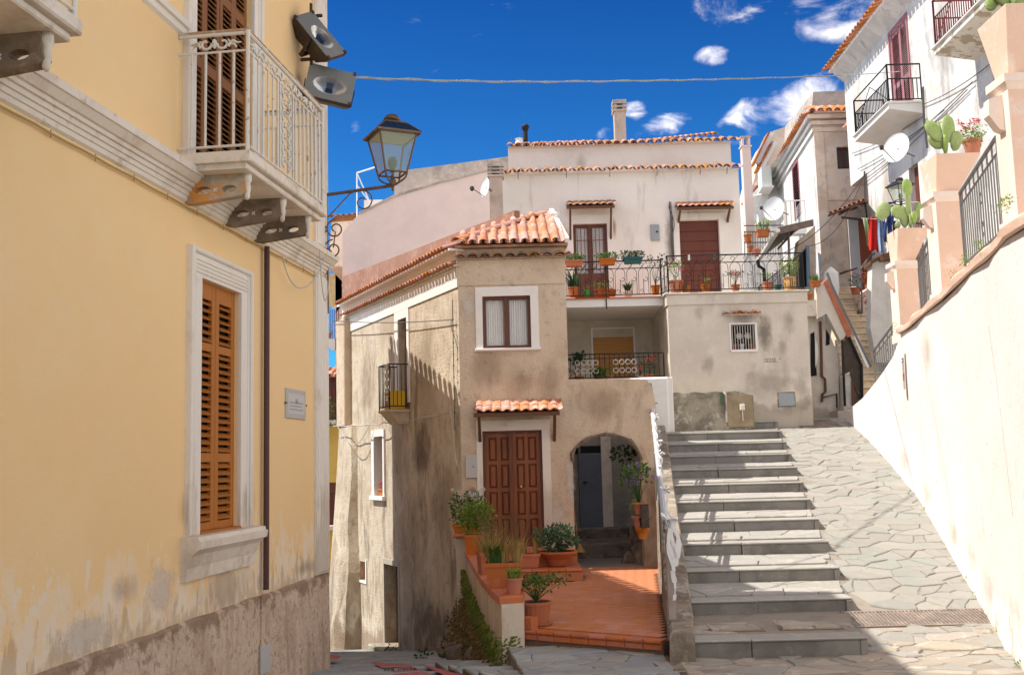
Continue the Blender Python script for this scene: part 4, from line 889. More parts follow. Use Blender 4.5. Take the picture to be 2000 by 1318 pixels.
# weeds in the coping and at the wall foot
mb = MB()
for px, py in ((1978, 400), (1985, 395), (1972, 415), (1925, 478), (1928, 488), (1900, 505), (1895, 515), (1755, 636), (1758, 648), (1870, 540)):
    p = wall_at(px, py); foliage(mb, p+V((-.06, 0, .02)), .07, .06, 26, .035, .02)
solo('wall_weed', mb, M['leaf_lime'], 'small green weeds sprouting along the salmon coping', 'weed', loc=wall_at(1925, 478))
mb = MB()
for y in (9.75, 11.0, 11.5, 12.1, 12.6, 14.0, 15.6): foliage(mb, V((xw(y)-.04, y, h_ramp(0, y)+.03)), .06, .05, 22, .035, .02)
solo('kerb_weed', mb, M['leaf_lime'], 'tiny weeds in the crack at the foot of the cream wall', 'weed', loc=(xw(9.75), 9.75, -1.9))
# poster on the wall
a = wall_at(1766, 700); b = wall_at(1773, 692); s1 = (b-a); s1.z = 0; e = s1.normalized(); n = nrm(a.y)
t = thing('wall_poster', 'narrow faded poster pasted on the cream wall', 'poster', a)
def pq(k0, k1, z0, z1, m_, nm, w=.0): part(nm, MB().hexa([a+e*k+n*(.034+w+dw)+Z*z for dw in (0, .004) for k, z in ((k0, z0), (k1, z0), (k1, z1), (k0, z1))]), m_, t)
hz = a.z*0; Hh = .62
M['p_white'] = mat('poster_paper', (.72, .70, .68), .8); M['p_dark'] = mat('poster_dark_print', (.07, .025, .03), .8); M['p_mauve'] = mat('poster_mauve_print', (.38, .28, .34), .8, [((.6, .5, .5), 9, .5, .6, .7)]); M['p_red'] = mat('poster_red_print', (.30, .06, .05), .8, [((.62, .4, .34), 14, .5, .6, .7)]); M['p_tan'] = mat('poster_tan_print', (.50, .33, .26), .8)
pq(0, .14, -.62, .13, M['p_white'], 'sheet'); pq(.005, .135, -.07, .0, M['p_dark'], 'header', .005); pq(.005, .135, -.24, -.075, M['p_mauve'], 'picture', .005); pq(.005, .135, -.36, -.245, M['p_red'], 'emblem', .005); pq(.005, .135, -.49, -.365, M['p_tan'], 'text_block', .005); pq(.03, .1, -.05, -.02, M['p_white'], 'number', .01)
# ------------------------------------------------------------------ yellow house on the left
yh = thing('yellow_house', 'tall yellow plastered house with ochre shutters filling the left side', 'house', FA.p(3.1, -2.4))
S_END = 3.12; EV = 5.95
w0, w1, wz0, wz1 = FA.h(384, 1042)[0], FA.h(466, 573)[0], -.53, 1.62
d0, d1_, dz0, dz1 = -.52, .80, 2.56, 4.95
mb = MB(); wall_panel(mb, FA, -8.6, S_END, -2.9, EV, [(w0, w1, wz0, wz1, .10), (d0, d1_, dz0, dz1, .14)]); shell(mb, FA, -8.6, S_END, -2.9, EV, 6)
part('wall', mb, M['yellow'], yh)
mb = MB(); n = 44; prev = None
for i in range(n+1):      # uneven rough plinth standing a little proud
    s = -8.6+(S_END+8.62)*i/n; tz = -1.19+.005*sin(i*1.3)+.004*sin(i*3.1); q = [FA.p(s, -3.0, .05), FA.p(s, -2.1, .045+.012*sin(i)), FA.p(s, tz-.03, .03+.006*sin(i*2.2)), FA.p(s, tz, -.01)]
    if prev:
        for k in range(3): mb.quad(prev[k], q[k], q[k+1], prev[k+1])
    prev = q
mb.quad(FA.p(S_END+.02, -3, .05), FA.p(S_END+.02, -3, -6), FA.p(S_END+.02, -1.2, -6), FA.p(S_END+.02, -1.2, .035))
part('plinth', mb, M['plinth'], yh)
def molding(name, F, s0, s1, prof, m, parent, ret=True):
    """horizontal moulding: profile list of (z, w)"""
    mb = MB(); P = [(z, w) for z, w in prof]
    for (z0, a), (z1, b) in zip(P, P[1:]): mb.quad(F.p(s0, z0, a), F.p(s1, z0, a), F.p(s1, z1, b), F.p(s0, z1, b))
    for s in (s0, s1): mb.poly([F.p(s, z, w) for z, w in P]+[F.p(s, P[-1][0], -.02), F.p(s, P[0][0], -.02)])
    return part(name, mb, m, parent)
cz = 2.20
cprof = [(cz, 0), (cz+.015, .025), (cz+.05, .028), (cz+.053, .04), (cz+.085, .045), (cz+.088, .06), (cz+.12, .065), (cz+.123, .085), (cz+.15, .09), (cz+.155, .11), (cz+.20, .15), (cz+.205, .165), (cz+.26, .17), (cz+.265, .155), (cz+.33, 0)]
molding('string_course', FA, -8.6, S_END+.03, cprof, M['trimdirty'], yh)
# upper sill moulding that runs into the balcony door surround
uz = FA.h(335, 55)[1]
molding('upper_moulding', FA, -8.6, d0-.16, [(uz-.0, 0), (uz+.02, .03), (uz+.07, .035), (uz+.075, .06), (uz+.12, .07), (uz+.15, 0)], M['trim'], yh)
# corner pilaster with flutes, below and above the string course
for za, zb in ((-1.19, cz), (cz+.33, EV)):
    mb = MB(); mb.fbox(FA, S_END-.42, S_END+.03, za, zb, 0, .035); part('corner_pilaster', mb, M['trim'], yh)
    for k in range(4):
        a = S_END-.38+.1*k; part('flute', MB().bbox(FA, a, a+.07, za+.02, zb-.02, .035, .055, .012), M['trim'], yh)
mb = MB(); mb.quad(FA.p(S_END+.032, -1.18, .035), FA.p(S_END+.032, -1.18, -6), FA.p(S_END+.032, EV, -6), FA.p(S_END+.032, EV, .035)); part('end_wall', mb, M['yellow'], yh)
# window: moulded surround, sill, ochre louvred shutters
def surround(F, a, b, z0, z1, parent, wd=.22, m=None):
    m = m or M['trim']
    for (s0, s1) in ((a-wd, a), (b, b+wd)):
        mb = MB(); mb.fbox(F, s0, s1, z0, z1+wd, 0, .03); part('jamb', mb, m, parent)
        out = s0 if s0 < a-.01 else s1-.045; part('jamb_edge', MB().bbox(F, out, out+.045, z0, z1+wd, .03, .06, .012), m, parent)
        mid = s0+.07 if s0 < a-.01 else s1-.10; part('jamb_bead', MB().bbox(F, mid, mid+.025, z0, z1+wd-.05, .03, .045, .008), m, parent)
    part('lintel', MB().fbox(F, a, b, z1, z1+wd, 0, .03), m, parent)
    part('lintel_edge', MB().bbox(F, a-wd+.045, b+wd-.045, z1+wd-.045, z1+wd, .03, .06, .012), m, parent)
    for k in range(4): part('lintel_bead', MB().bbox(F, a-wd+.09, b+wd-.09, z1+.03+k*.035, z1+.05+k*.035, .03, .042, .006), m, parent)
wn = part('shutter_window', MB().quad(FA.p(w0, wz0, -.095), FA.p(w1, wz0, -.095), FA.p(w1, wz1, -.095), FA.p(w0, wz1, -.095)), M['dark'], yh)
surround(FA, w0, w1, wz0, wz1, wn, .24)
sz = wz0
mb = MB(); mb.fbox(FA, w0, w1, sz-.001, sz+.02, -.1, .04); part('inner_sill', mb, M['shutter'], wn)
sp_ = [(sz-.36, 0), (sz-.35, .05), (sz-.25, .055), (sz-.22, .07), (sz-.15, .10), (sz-.11, .14), (sz-.10, .17), (sz-.04, .18), (sz-.035, .16), (sz-.002, .15), (sz-.0, 0)]
molding('sill', FA, w0-.30, w1+.30, sp_, M['trimdirty'], wn)
gz = [FA.h(392, y)[1] for y in (1022, 902, 884, 680, 664, 577)]
grp_ = [(gz[0], gz[1]), (gz[2], gz[3]), (gz[4], gz[5])]
wm = (w0+w1)/2
for a, b in ((w0, wm-.002), (wm+.002, w1)): shutter(wn, FA, a+.003, b-.003, wz0+.02, wz1, -.035, grp_, M['shutter'], .062, 38, .075, .035)
# balcony door shutters (four narrow leaves) and surround
dn_ = part('balcony_door', MB().quad(FA.p(d0, dz0, -.13), FA.p(d1_, dz0, -.13), FA.p(d1_, dz1, -.13), FA.p(d0, dz1, -.13)), M['dark'], yh)
surround(FA, d0, d1_, dz0, dz1, dn_, .2)
lw = (d1_-d0)/4
for i in range(4):
    a = d0+lw*i; shutter(dn_, FA, a+.003, a+lw-.003, dz0+.02, dz1-.02, -.05+(.0 if i % 2 else .006), [(dz0+.14, dz0+.95), (dz0+1.05, dz0+1.75), (dz0+1.85, dz1-.14)], M['shutterbrown'], .05, 40, .06, .035)
# downpipe, cable under the moulding, plaque, meter flap
ps = FA.h(511, 800)[0]
solo('downpipe', MB().tube([FA.p(ps, cz-.02, .05), FA.p(ps, -1.15, .05)], .028, 10), M['pipe_brown'], 'thin dark brown downpipe running down the yellow facade', 'pipe', loc=FA.p(ps, -1.15, .05))
mb = MB(); pts = [FA.p(-8+11*i/60, cz-.035-.008*abs(sin(i*.9)), .03) for i in range(61)]; mb.tube(pts, .009, 5)
for i in range(2, 60, 3): mb.tube([pts[i]+Z*.02, pts[i]-Z*.03], .006, 4)
solo('facade_cable', mb, M['cable_y'], 'yellowed cable clipped under the moulding of the yellow house', 'cable', loc=FA.p(0, cz, .03))
mb = MB(); mb.tube(bez(FA.p(1.5, cz-.02, .06), FA.p(1.6, cz-.4, .1), FA.p(2.1, cz-.45, .1), FA.p(2.5, cz+.1, .2), 14), .007, 5); mb.tube(bez(FA.p(2.0, cz+.12, .3), FA.p(2.1, cz-.6, .3), FA.p(2.6, cz-.5, .2), FA.p(2.7, cz+.1, .2), 14), .006, 5)
solo('loose_cable', mb, M['cable_w'], 'loose pale cables drooping under the last balcony bracket', 'cable', loc=FA.p(1.5, cz, .06))
a, b = FA.h(556, 757), FA.h(594, 820)
t = thing('plaque', 'small grey stone plaque with faint engraved lines on the yellow wall', 'plaque', FA.p(a[0], b[1], 0))
part('slab', MB().bbox(FA, a[0], b[0], b[1], a[1], 0, .02, .006), M['plaque'], t)
part('inner_field', MB().fbox(FA, a[0]+.05, b[0]-.05, b[1]+.05, a[1]-.05, .02, .022), mat('plaque_field', (.56, .54, .52), .6), t)
mb = MB()
for k in range(3): mb.fbox(FA, a[0]+.1, b[0]-.1-.05*(k % 2), b[1]+.09+k*.035, b[1]+.105+k*.035, .022, .024)
mb.fbox(FA, (a[0]+b[0])/2-.04, (a[0]+b[0])/2+.04, a[1]-.15, a[1]-.1, .022, .024); part('engraving', mb, M['plaque_text'], t)
for ss in (a[0]-.01, b[0]+.01): part('fixing', MB().tube([FA.p(ss, (a[1]+b[1])/2, 0), FA.p(ss, (a[1]+b[1])/2, .03)], .008, 6), M['metal_dark'], t)
a, b = FA.h(499, 1262), FA.h(516, 1308)
t = solo('wall_flap', MB().bbox(FA, a[0], b[0], b[1], a[1], .04, .065, .006), M['meter'], 'small grey hatch low on the rough plinth of the yellow house', 'hatch', loc=FA.p(a[0], b[1], .05))
part('plinth_patch', MB().bbox(FA, ps-.1, ps+.1, -2.1, -1.2, .03, .062, .015), M['plinth'], yh)
# hipped roof (above the picture) whose eave throws the street shade
hr = MB(); o = .45; zE = EV+.02
c4 = [FA.p(-8.8, zE, o), FA.p(S_END+.2, zE, o), FA.p(S_END+.2, zE, -6.3), FA.p(-8.8, zE, -6.3)]; r2 = [FA.p(-8.8, zE+1.9, -2.8), FA.p(.2, zE+1.9, -2.8)]
hr.quad(c4[0], c4[1], r2[1], r2[0]); hr.add([c4[1], c4[2], r2[1]], [(0, 1, 2)]); hr.quad(c4[2], c4[3], r2[0], r2[1]); hr.poly(c4); part('roof', hr, M['rtile'], yh)
# continuation of the row behind it (seen only as the shade it throws on the beige house)
F2 = Fac(-2.85, 12.8, -1.75, 9.1, side=1)
rh = thing('row_house', 'plain house continuing the row behind the yellow house', 'house', F2.p(0, -3))
RH = 4.85; mb = MB(); wall_panel(mb, F2, 0, 8.7, -4, RH); shell(mb, F2, 0, 8.7, -4, RH, 5); part('wall', mb, M['yellow'], rh)
mb = MB(); mb.fbox(F2, -.1, 1.9, RH, 6.1, -5, -.02); part('upper_storey', mb, M['yellow'], rh); mb = MB(); mb.hexa([F2.p(s, z, w) for s, z, w in ((-.2, 6.1, .25), (2.0, 6.1, .25), (2.0, 6.1, -5), (-.2, 6.1, -5), (-.2, 6.15, .25), (2.0, 6.15, .25), (1.6, 7.0, -2.5), (.2, 7.0, -2.5))]); part('upper_roof', mb, M['rtile'], rh)
mb = MB(); mb.hexa([F2.p(s, z, w) for z in (RH, RH+.05) for s, w in ((-.1, .22), (8.8, .22), (8.8, -5), (-.1, -5))]); mb.quad(F2.p(-.1, RH+.05, .22), F2.p(8.8, RH+.05, .22), F2.p(8.8, RH+.9, -2.5), F2.p(-.1, RH+.9, -2.5)); rr = part('roof', mb, M['rtile'], rh)
tiles(rr, F2.p(0, RH+.05, .32), F2.D, (-F2.n*.93+Z*.35), 41, 1, .215, .4, 'rtile', channel=False)
# ------------------------------------------------------------------ balcony of the yellow house
bw = .64; bs0, bs1 = -.84, 1.20; bz = 2.42; bt = 2.56
def corner_balcony(label, s0, s1, brs, holes_rust):
    bl = part('balcony', MB().bbox(FA, s0, s1, bz+.05, bt, 0, bw, .012), M['trimdirty'], yh, label=label)
    part('slab_lip', MB().bbox(FA, s0+.04, s1-.04, bz, bz+.05, .1, bw-.05, .01), M['trimdirty'], bl)
    for k, s in enumerate(brs):
        t0 = .045; o_ = [(.0, bz-.0), (bw-.13, bz-.0), (bw-.11, bz-.15), (bw-.15, bz-.185), (.06, bz-.235), (0, bz-.225)]
        P = [FA.p(s-t0, z, w) for w, z in o_]
        def eye(c, r): return [FA.p(s-t0, bz-.125+(.032)*sin(g)*(1 if abs(cos(g)) < .95 else .2), c+r*cos(g)) for g in [2*pi*i/12 for i in range(12)]]
        ob = MB().prism(P, FA.D*(2*t0), [eye(.155, .075), eye(.385, .065)]); part('bracket', ob, M['rustystone'] if k in holes_rust else M['trimdirty'] if holes_rust == 'x' else M['bracket'], bl)
        cx = MB(); 
        for g in (pi/4, 3*pi/4): cx.tube([FA.p(s-t0-.004, bz-.13+.02*sin(g), .27+.02*cos(g)), FA.p(s-t0-.004, bz-.13-.02*sin(g), .27-.02*cos(g))], .006, 4)
        part('cross', cx, M['trim'], bl)
        f_ = MB(); f_.lathe(FA.p(s, bz, bw-.115), [(.036, 0), (.038, -.05), (.026, -.08), (.03, -.12), (.022, -.17), (.024, -.19), (.01, -.215)][::-1], 10); part('finial', f_, M['trimdirty'], bl, smooth=True)
    return bl
M['bracket'] = mat('brown_stone_bracket', (.24, .18, .13), .9, [((.14, .10, .07), 4, .45, .62, .8), ((.40, .32, .24), 7, .55, .68, .6)], (28, .6))
bl = corner_balcony('cream balcony slab on pierced stone brackets', bs0, bs1, [-.62, .22, .93], (0,))
rt = bt+1.02
def balrail(bl, s0, s1, near=True):
    mb = MB(); w = bw-.04
    c = [FA.p(s0+.03, 0, 0), FA.p(s0+.03, 0, w), FA.p(s1-.03, 0, w), FA.p(s1-.03, 0, 0)]
    for a, b in ((0, 1), (1, 2), (2, 3)):
        for z, r in ((bt+.05, .011), (rt-.02, .016), (rt-.17, .010)): mb.tube([c[a]+Z*z, c[b]+Z*z], r, 6)
    for q in c[1:3]: mb.tube([q+Z*bt, q+Z*(rt)], .017, 8)
    rl = part('rails', mb, M['cream_iron'], bl)
    mb = MB()
    for a, b in ((0, 1), (1, 2), (2, 3)): mb.tube([c[a]+Z*(rt+.006), c[b]+Z*(rt+.006)], .013, 6)
    part('top_rail', mb, M['rail_rust'], bl)
    pk = picket_mesh(rt-.17-bt-.05, .0115, M['cream_iron'])
    mb = pk
    L = w
    for i in range(1, 5):
        for k in (0, 2): inst('picket', pk, M4.Translation(c[k].lerp(c[k+1], i/5)+Z*(bt+.05)), bl)
    n = 17; pan = (7, 8, 9)
    for i in range(1, n):
        if i in pan: continue
        inst('picket', pk, M4.Translation(c[1].lerp(c[2], i/n)+Z*(bt+.05)), bl)
    # pierced ornamental panel in the middle of the long side
    e = FA.D; a0 = c[1].lerp(c[2], 6.55/n); a1 = c[1].lerp(c[2], 9.45/n); mid = (a0+a1)/2; hw = (a1-a0).length/2; pb = MB()
    for q in (a0, a1): pb.tube([q+Z*(bt+.05), q+Z*(rt-.17)], .012, 6)
    for k in range(7):
        zc = bt+.17+k*.105
        for sg in (1, -1):
            pb.tube(spiral(mid+e*sg*hw*.42+Z*zc, e*sg, Z, hw*.42, .012, -2.2, 3.6, 14), .009, 4)
        pb.tube([mid+Z*(zc-.05)-e*hw*.7, mid+Z*(zc), mid+Z*(zc-.05)+e*hw*.7], .006, 4); pb.lathe(mid+Z*zc, [(.0, -.02), (.022, 0), (0, .02)], 6)
    part('scroll_panel', pb, M['cream_iron'], bl)
    # frieze ornaments between the two top rails
    def orn(cn, ex, k=1):
        ob = MB(); y = rt-.095
        for sg in (1, -1):
            ob.tube(spiral(cn+ex*.075*sg*k+Z*y, ex*sg, Z, .052*k, .02, pi, pi+5.2, 16), .011, 5)
            ob.tube(bez(cn+ex*.12*sg*k+Z*(y-.03), cn+ex*.16*sg*k+Z*(y+.06), cn+ex*.17*sg*k+Z*(y-.02), cn+ex*.235*sg*k+Z*(y+.0), 8), [.012, .012, .011, .012, .014, .012, .009, .007, .003], 5)
            ob.tube(bez(cn+ex*.12*sg*k+Z*(y+.03), cn+ex*.15*sg*k+Z*(y-.06), cn+ex*.16*sg*k+Z*(y+.03), cn+ex*.19*sg*k+Z*(y-.04), 6), .008, 5)
        ob.lathe(cn+Z*y, [(0, -.045), (.016, -.03), (.024, 0), (.016, .03), (0, .045)], 8); part('frieze_scroll', ob, M['cream_iron'], bl)
    orn(c[0].lerp(c[1], .52), FA.n, 1.0)
    for f in (.14, .36, .58, .80): orn(c[1].lerp(c[2], f), FA.D, 1.0)
balrail(bl, bs0, bs1)
# neighbouring balcony nearer the viewer: only its far end shows
e_s = FA.h(163, 50, bw)[0]
bl2 = corner_balcony('end of a second balcony with a scrolled bracket', e_s-2.1, e_s, [e_s-.17], ())
balrail(bl2, e_s-2.1, e_s)
# ------------------------------------------------------------------ floodlights on the corner
def flood(label, px, py, d, wpx, hpx, yaw, pitch, roll):
    c = at(px, py, d); s = d/FPX; w, h = wpx*s/2, hpx*s/2; T = M4.Translation(c) @ M4.Rotation(yaw, 4, 'Z') @ M4.Rotation(pitch, 4, 'X') @ M4.Rotation(roll, 4, 'Y')
    t = thing('floodlight', label, 'floodlight', c, 'floodlights on the corner of the yellow house'); mb = MB(); dp = .22
    f = [V((-w, 0, -h)), V((w, 0, -h)), V((w, 0, h)), V((-w, 0, h))]; b = [V((-w*.8, dp, -h*.6)), V((w*.8, dp, -h*.6)), V((w*.8, dp, h*.75)), V((-w*.8, dp, h*.75))]; m_ = [V((q.x, .06, q.z)) for q in f]
    rr = 14; hole = [V((w*.72*cos(2*pi*i/rr), 0, h*.55*sin(2*pi*i/rr)-h*.1)) for i in range(rr)]
    o = MB().prism([T @ q for q in f], (T.to_3x3() @ V((0, .012, 0))), [[T @ q for q in hole]]); part('front_plate', o, M['metal_grey'], t)
    mb.add([T @ q for q in f+m_+b], [(0, 4, 5, 1)[::-1], (1, 5, 6, 2)[::-1], (2, 6, 7, 3)[::-1], (3, 7, 4, 0)[::-1], (4, 8, 9, 5)[::-1], (5, 9, 10, 6)[::-1], (6, 10, 11, 7)[::-1], (7, 11, 8, 4)[::-1], (8, 9, 10, 11)]); part('housing', mb, M['metal_dark'], t)
    mb = MB()
    rings = [(1, .0), (.8, .06), (.5, .10), (.2, .115)]
    for k, y in rings:
        for i in range(rr): mb.v.append(T @ V((w*.72*k*cos(2*pi*i/rr), y+.003, h*.55*k*sin(2*pi*i/rr)-h*.1)))
    for r_ in range(3):
        for i in range(rr): j = (i+1) % rr; mb.f.append((r_*rr+i, r_*rr+j, (r_+1)*rr+j, (r_+1)*rr+i))
    mb.f.append(tuple(3*rr+i for i in range(rr))); mb.mi = [0]*len(mb.f); part('reflector', mb, M['reflector'], t, smooth=True)
    part('lamp', MB().box(-w*.14, w*.14, .01, .09, -h*.28, h*.08, T), mat('lamp_block', (.03, .05, .09), .3), t)
    mb = MB(); 
    for sx in (-1, 1): mb.box(sx*(w+.012)-.006, sx*(w+.012)+.006, .03, .28, -.02, .02, T)
    mb.box(-w-.018, w+.018, .28, .30, -.025, .025, T); part('yoke', mb, M['metal_dark'], t)
    for sx in (-1, 1):
        for sz_ in (-1, 1): part('clip', MB().box(sx*w*.93-.015, sx*w*.93+.015, -.012, .02, sz_*h*.96-.02, sz_*h*.96+.02, T), M['metal_dark'], t)
    return t
flood('upper grey floodlight, tilted steeply, on the corner of the yellow house', 626, 68, 11.2, 52, 112, .62, -.38, -.55)
flood('lower grey floodlight, facing the square, above the balcony railing', 645, 164, 11.3, 96, 80, .3, -.3, .2)
mb = MB(); q = FA.p(S_END-.9, at(600, 60, 12).z-.1, .02)
mb.tube([q, q+FA.n*.25], .02, 6); mb.tube([q-Z*.5, q-Z*.5+FA.n*.35], .02, 6); mb.tube([q+FA.n*.12+Z*.15, q+FA.n*.12-Z*.6], .018, 6)
solo('lamp_bracket', mb, M['metal_dark'], 'dark steel bracket holding the two floodlights', 'bracket', loc=q)
# ------------------------------------------------------------------ lantern on its scroll bracket
DL = 12.15
def lantern(label, cx, ytop, ybase, wtop, d, yaw=.5, arm=True, metal='lamp_copper', group=None):
    s = d/FPX; b = at(cx, ybase, d); H = (ybase-ytop)*s; t = thing('street_lantern', label, 'street lamp', b, group); R = M4.Translation(b) @ M4.Rotation(yaw, 4, 'Z')
    W = wtop*s*.5; z1, z2, z3, z4 = H*.18, H*.70, H*.85, H*.93; w1, w2, w3 = W*.50, W*.86, W*.5
    def sq(w, z): return [R @ V((x*w, y*w, z)) for x, y in ((-1, -1), (1, -1), (1, 1), (-1, 1))]
    A, B, C_ = sq(w1, z1), sq(w2, z2), sq(w3, z3); Bo = sq(W*1.02, z2)
    mb = MB(); r = W*.045
    for i in range(4): j = (i+1) % 4; mb.tube([A[i], B[i]], r, 5); mb.tube([A[i], A[j]], r, 5); mb.tube([B[i], B[j]], r*1.2, 5); mb.tube([C_[i], C_[j]], r*1.2, 5); mb.tube([Bo[i], C_[i]], r*.8, 5)
    part('frame', mb, M[metal], t)
    for i in range(4):
        j = (i+1) % 4; part('glass_pane', MB().quad(A[i], A[j], B[j], B[i]), M['lampglass'], t)
    mb = MB()
    for i in range(4):
        j = (i+1) % 4; up = Z*H*.02; mb.quad(Bo[i]-up, Bo[j]-up, Bo[j]+up*.4, Bo[i]+up*.4); mb.quad(B[i], B[j], Bo[j]-up, Bo[i]-up); 
    part('brim', mb, M[metal], t)
    for i in range(4): j = (i+1) % 4; part('roof_pane', MB().quad(Bo[i]+Z*H*.008, Bo[j]+Z*H*.008, C_[j], C_[i]), mat('dark_roof_glass', (.02, .03, .035), .15) if i == 0 and 'dark_roof_glass' not in bpy.data.materials else bpy.data.materials['dark_roof_glass'], t)
    part('chimney', MB().lathe(b, [(W*.34, z3), (W*.34, z4-H*.02), (W*.40, z4-H*.015), (W*.36, z4+H*.01), (W*.24, z4+H*.05), (W*.1, H*.985), (W*.07, H)], 14), M[metal], t, smooth=True)
    mb = MB()
    for i in range(4): mb.tube(bez(A[i], A[i]-Z*H*.08, R @ V((0, 0, H*.06))+(A[i]-R @ V((0, 0, z1)))*.55, R @ V((0, 0, H*.03)), 6), r, 5)
    mb.lathe(b, [(.0, -H*.06), (W*.06, -H*.04), (W*.05, 0), (W*.14, H*.03), (W*.16, H*.09), (W*.06, H*.13), (W*.05, z1)], 10); part('cradle', mb, M[metal], t)
    part('bulb', MB().lathe(R @ V((0, 0, z1+.02)), [(W*.1, 0), (W*.12, H*.05), (W*.2, H*.09), (W*.22, H*.14), (W*.14, H*.2), (0, H*.215)], 12), M['flame'], t, smooth=True)
    part('reflector_plate', MB().poly([q-Z*H*.03 for q in sq(w2*.95, z2)]), mat('lamp_white_tray', (.55, .5, .36), .6) if 'lamp_white_tray' not in bpy.data.materials else bpy.data.materials['lamp_white_tray'], t)
    return t, b
lt, lb = lantern('old copper street lantern on a long scrolled bracket against the sky', 767, 215, 366, 90, DL, .45)
mb = MB(); q0 = FA.p(S_END-.05, 0, .05); za = at(760, 369, DL).z; a0 = V((q0.x, q0.y, za-.03))
mb.tube([a0, V((lb.x, lb.y, lb.z+.02))], .02, 8)
ex = (V((lb.x, lb.y, 0))-V((a0.x, a0.y, 0))).normalized()
def ptx(px, py): return at(px, py, DL)
mb.tube([ptx(640, 425), ptx(684, 378)]+bez(ptx(684, 378), ptx(700, 370), ptx(726, 368), ptx(727, 392), 8)+spiral(ptx(709, 394), ex, Z, 18*DL/FPX, 6*DL/FPX, 0, -5.4, 18), .009, 5)
for cx, cy, r in ((655, 447, 20), (650, 487, 20)):
    s = DL/FPX; mb.tube(spiral(ptx(cx, cy), ex, Z, r*s, 5*s, pi/2, pi/2+9, 34), .0095, 5)
mb.tube([ptx(655, 452), ptx(651, 484)], .008, 5)
mb.tube(spiral(ptx(622, 570), ex, Z, 17*DL/FPX, .03, -1.4, 2.2, 14), .008, 5); mb.tube(spiral(ptx(625, 598), ex, Z, 9*DL/FPX, .02, -1.4, 2.2, 14), .008, 5); mb.tube(spiral(ptx(632, 447), ex, Z, 9*DL/FPX, .02, -1.9, 2.6, 14), .008, 5)
mb.tube([a0-Z*.02, FA.p(S_END-.05, ptx(630, 610).z, .06)], .012, 6)
part('bracket', mb, M['lamp_copper'], lt)
# twisted cable across the sky
A1 = at(690, 152, 12.2); B1 = at(1645, 148, 27.3); C1 = at(1905, 127, 23.2); P5 = [at(690, 152, 12.2), at(980, 160, 14.8), at(1260, 158, 18.5), at(1450, 154, 22.5), B1]
def smoothpts(P, n=10):
    out = []
    for i in range(len(P)-1):
        p0, p1, p2, p3 = P[max(i-1, 0)], P[i], P[i+1], P[min(i+2, len(P)-1)]
        for k in range(n):
            t = k/n; out.append(.5*((2*p1)+(p2-p0)*t+(2*p0-5*p1+4*p2-p3)*t*t+(3*p1-p0-3*p2+p3)*t**3))
    return out+[P[-1]]
sp5 = smoothpts(P5, 14); mb = MB(); mb.tube(sp5, .012, 5); mb.tube([p+V((0, .012*cos(i*1.3), .016*sin(i*1.3))) for i, p in enumerate(sp5)], .009, 5)
for i in range(2, len(sp5)-1, 4): mb.lathe(sp5[i], [(.0, -.02), (.024, 0), (0, .02)], 6)
mb.tube(smoothpts([B1, at(1760, 140, 25.6), C1], 8), .013, 5)
solo('overhead_cable', mb, mat('sky_cable', (.30, .33, .33), .6), 'twisted grey cable strung across the sky between the houses', 'cable', loc=A1)
# ------------------------------------------------------------------ beige house in the middle
bh = thing('beige_house', 'rough beige two-storey house with a double wooden door and tiled eaves', 'house', (-.91, 18, -3.2))
SL = 6.95; HE = 3.68
# front wall with arch, door and window cut through
y = 18; FP = lambda x, z: V((x, 18, z))
arch = [FP(.97, -1.85), FP(.97, -.02)]+[FP(1.545+.585*(-cos(pi*i/12)), .0+.42*sin(pi*i/12)) for i in range(1, 12)]+[FP(2.12, -.02), FP(2.14, -1.85)]
arch = [p+V((random.uniform(-.012, .012), 0, random.uniform(-.012, .012))) for p in arch]
top_edge = [FP(2.42, -1.85), FP(2.42, .9), FP(2.38, 1.2), FP(2.28, 1.34), FP(1.6, 1.37), FP(.95, 1.38), FP(.95, HE), FP(-.91, HE), FP(-.91, -3.6), FP(.93, -3.6), FP(.93, -1.85)]
a, b = FC.h(943, 842), FC.h(1065, 1066); DX0, DX1, DZ0, DZ1 = a[0]-.0, .52, -1.42, a[1]
DX0 = FC.h(944, 950)[0]; DX1 = FC.h(1061, 950)[0]
WX0, WX1, WZ0, WZ1 = FC.h(943, 640)[0], FC.h(1037, 640)[0], FC.h(990, 680)[1], FC.h(990, 578)[1]
rect = lambda x0, x1, z0, z1: [FP(x0, z0), FP(x1, z0), FP(x1, z1), FP(x0, z1)]
mb = MB().prism(arch+top_edge, (0, .32, 0), [rect(DX0, DX1, DZ0, DZ1), rect(WX0, WX1, WZ0, WZ1)])
part('front_wall', mb, M['rough'], bh)
# left side wall with its openings
def bbx(l, r, t, b): pa = FB.h(l, (t+b)/2); pb = FB.h(r, (t+b)/2); return min(pa[0], pb[0]), max(pa[0], pb[0])
bd0, bd1 = FB.h(796, 700)[0], FB.h(779, 700)[0]; bdz0, bdz1 = FB.h(785, 788)[1], FB.h(787, 622)[1]
sw0, sw1 = FB.h(750, 910)[0], FB.h(733, 910)[0]; swz0, swz1 = FB.h(742, 968)[1], FB.h(742, 852)[1]
ld0, ld1 = FB.h(779, 1180)[0], FB.h(752, 1180)[0]; ldz0, ldz1 = FB.h(765, 1260)[1], FB.h(765, 1103)[1]
hw0, hw1 = FB.h(715, 1115)[0], FB.h(703, 1115)[0]; hwz0, hwz1 = FB.h(709, 1133)[1], FB.h(709, 1096)[1]
mb = MB(); wall_panel(mb, FB, 0, SL, -5, HE+.03, [(bd0, bd1, bdz0, bdz1, .2), (sw0, sw1, swz0, swz1, .28), (ld0, ld1, ldz0, ldz1, .3), (hw0, hw1, hwz0, hwz1, .3)])
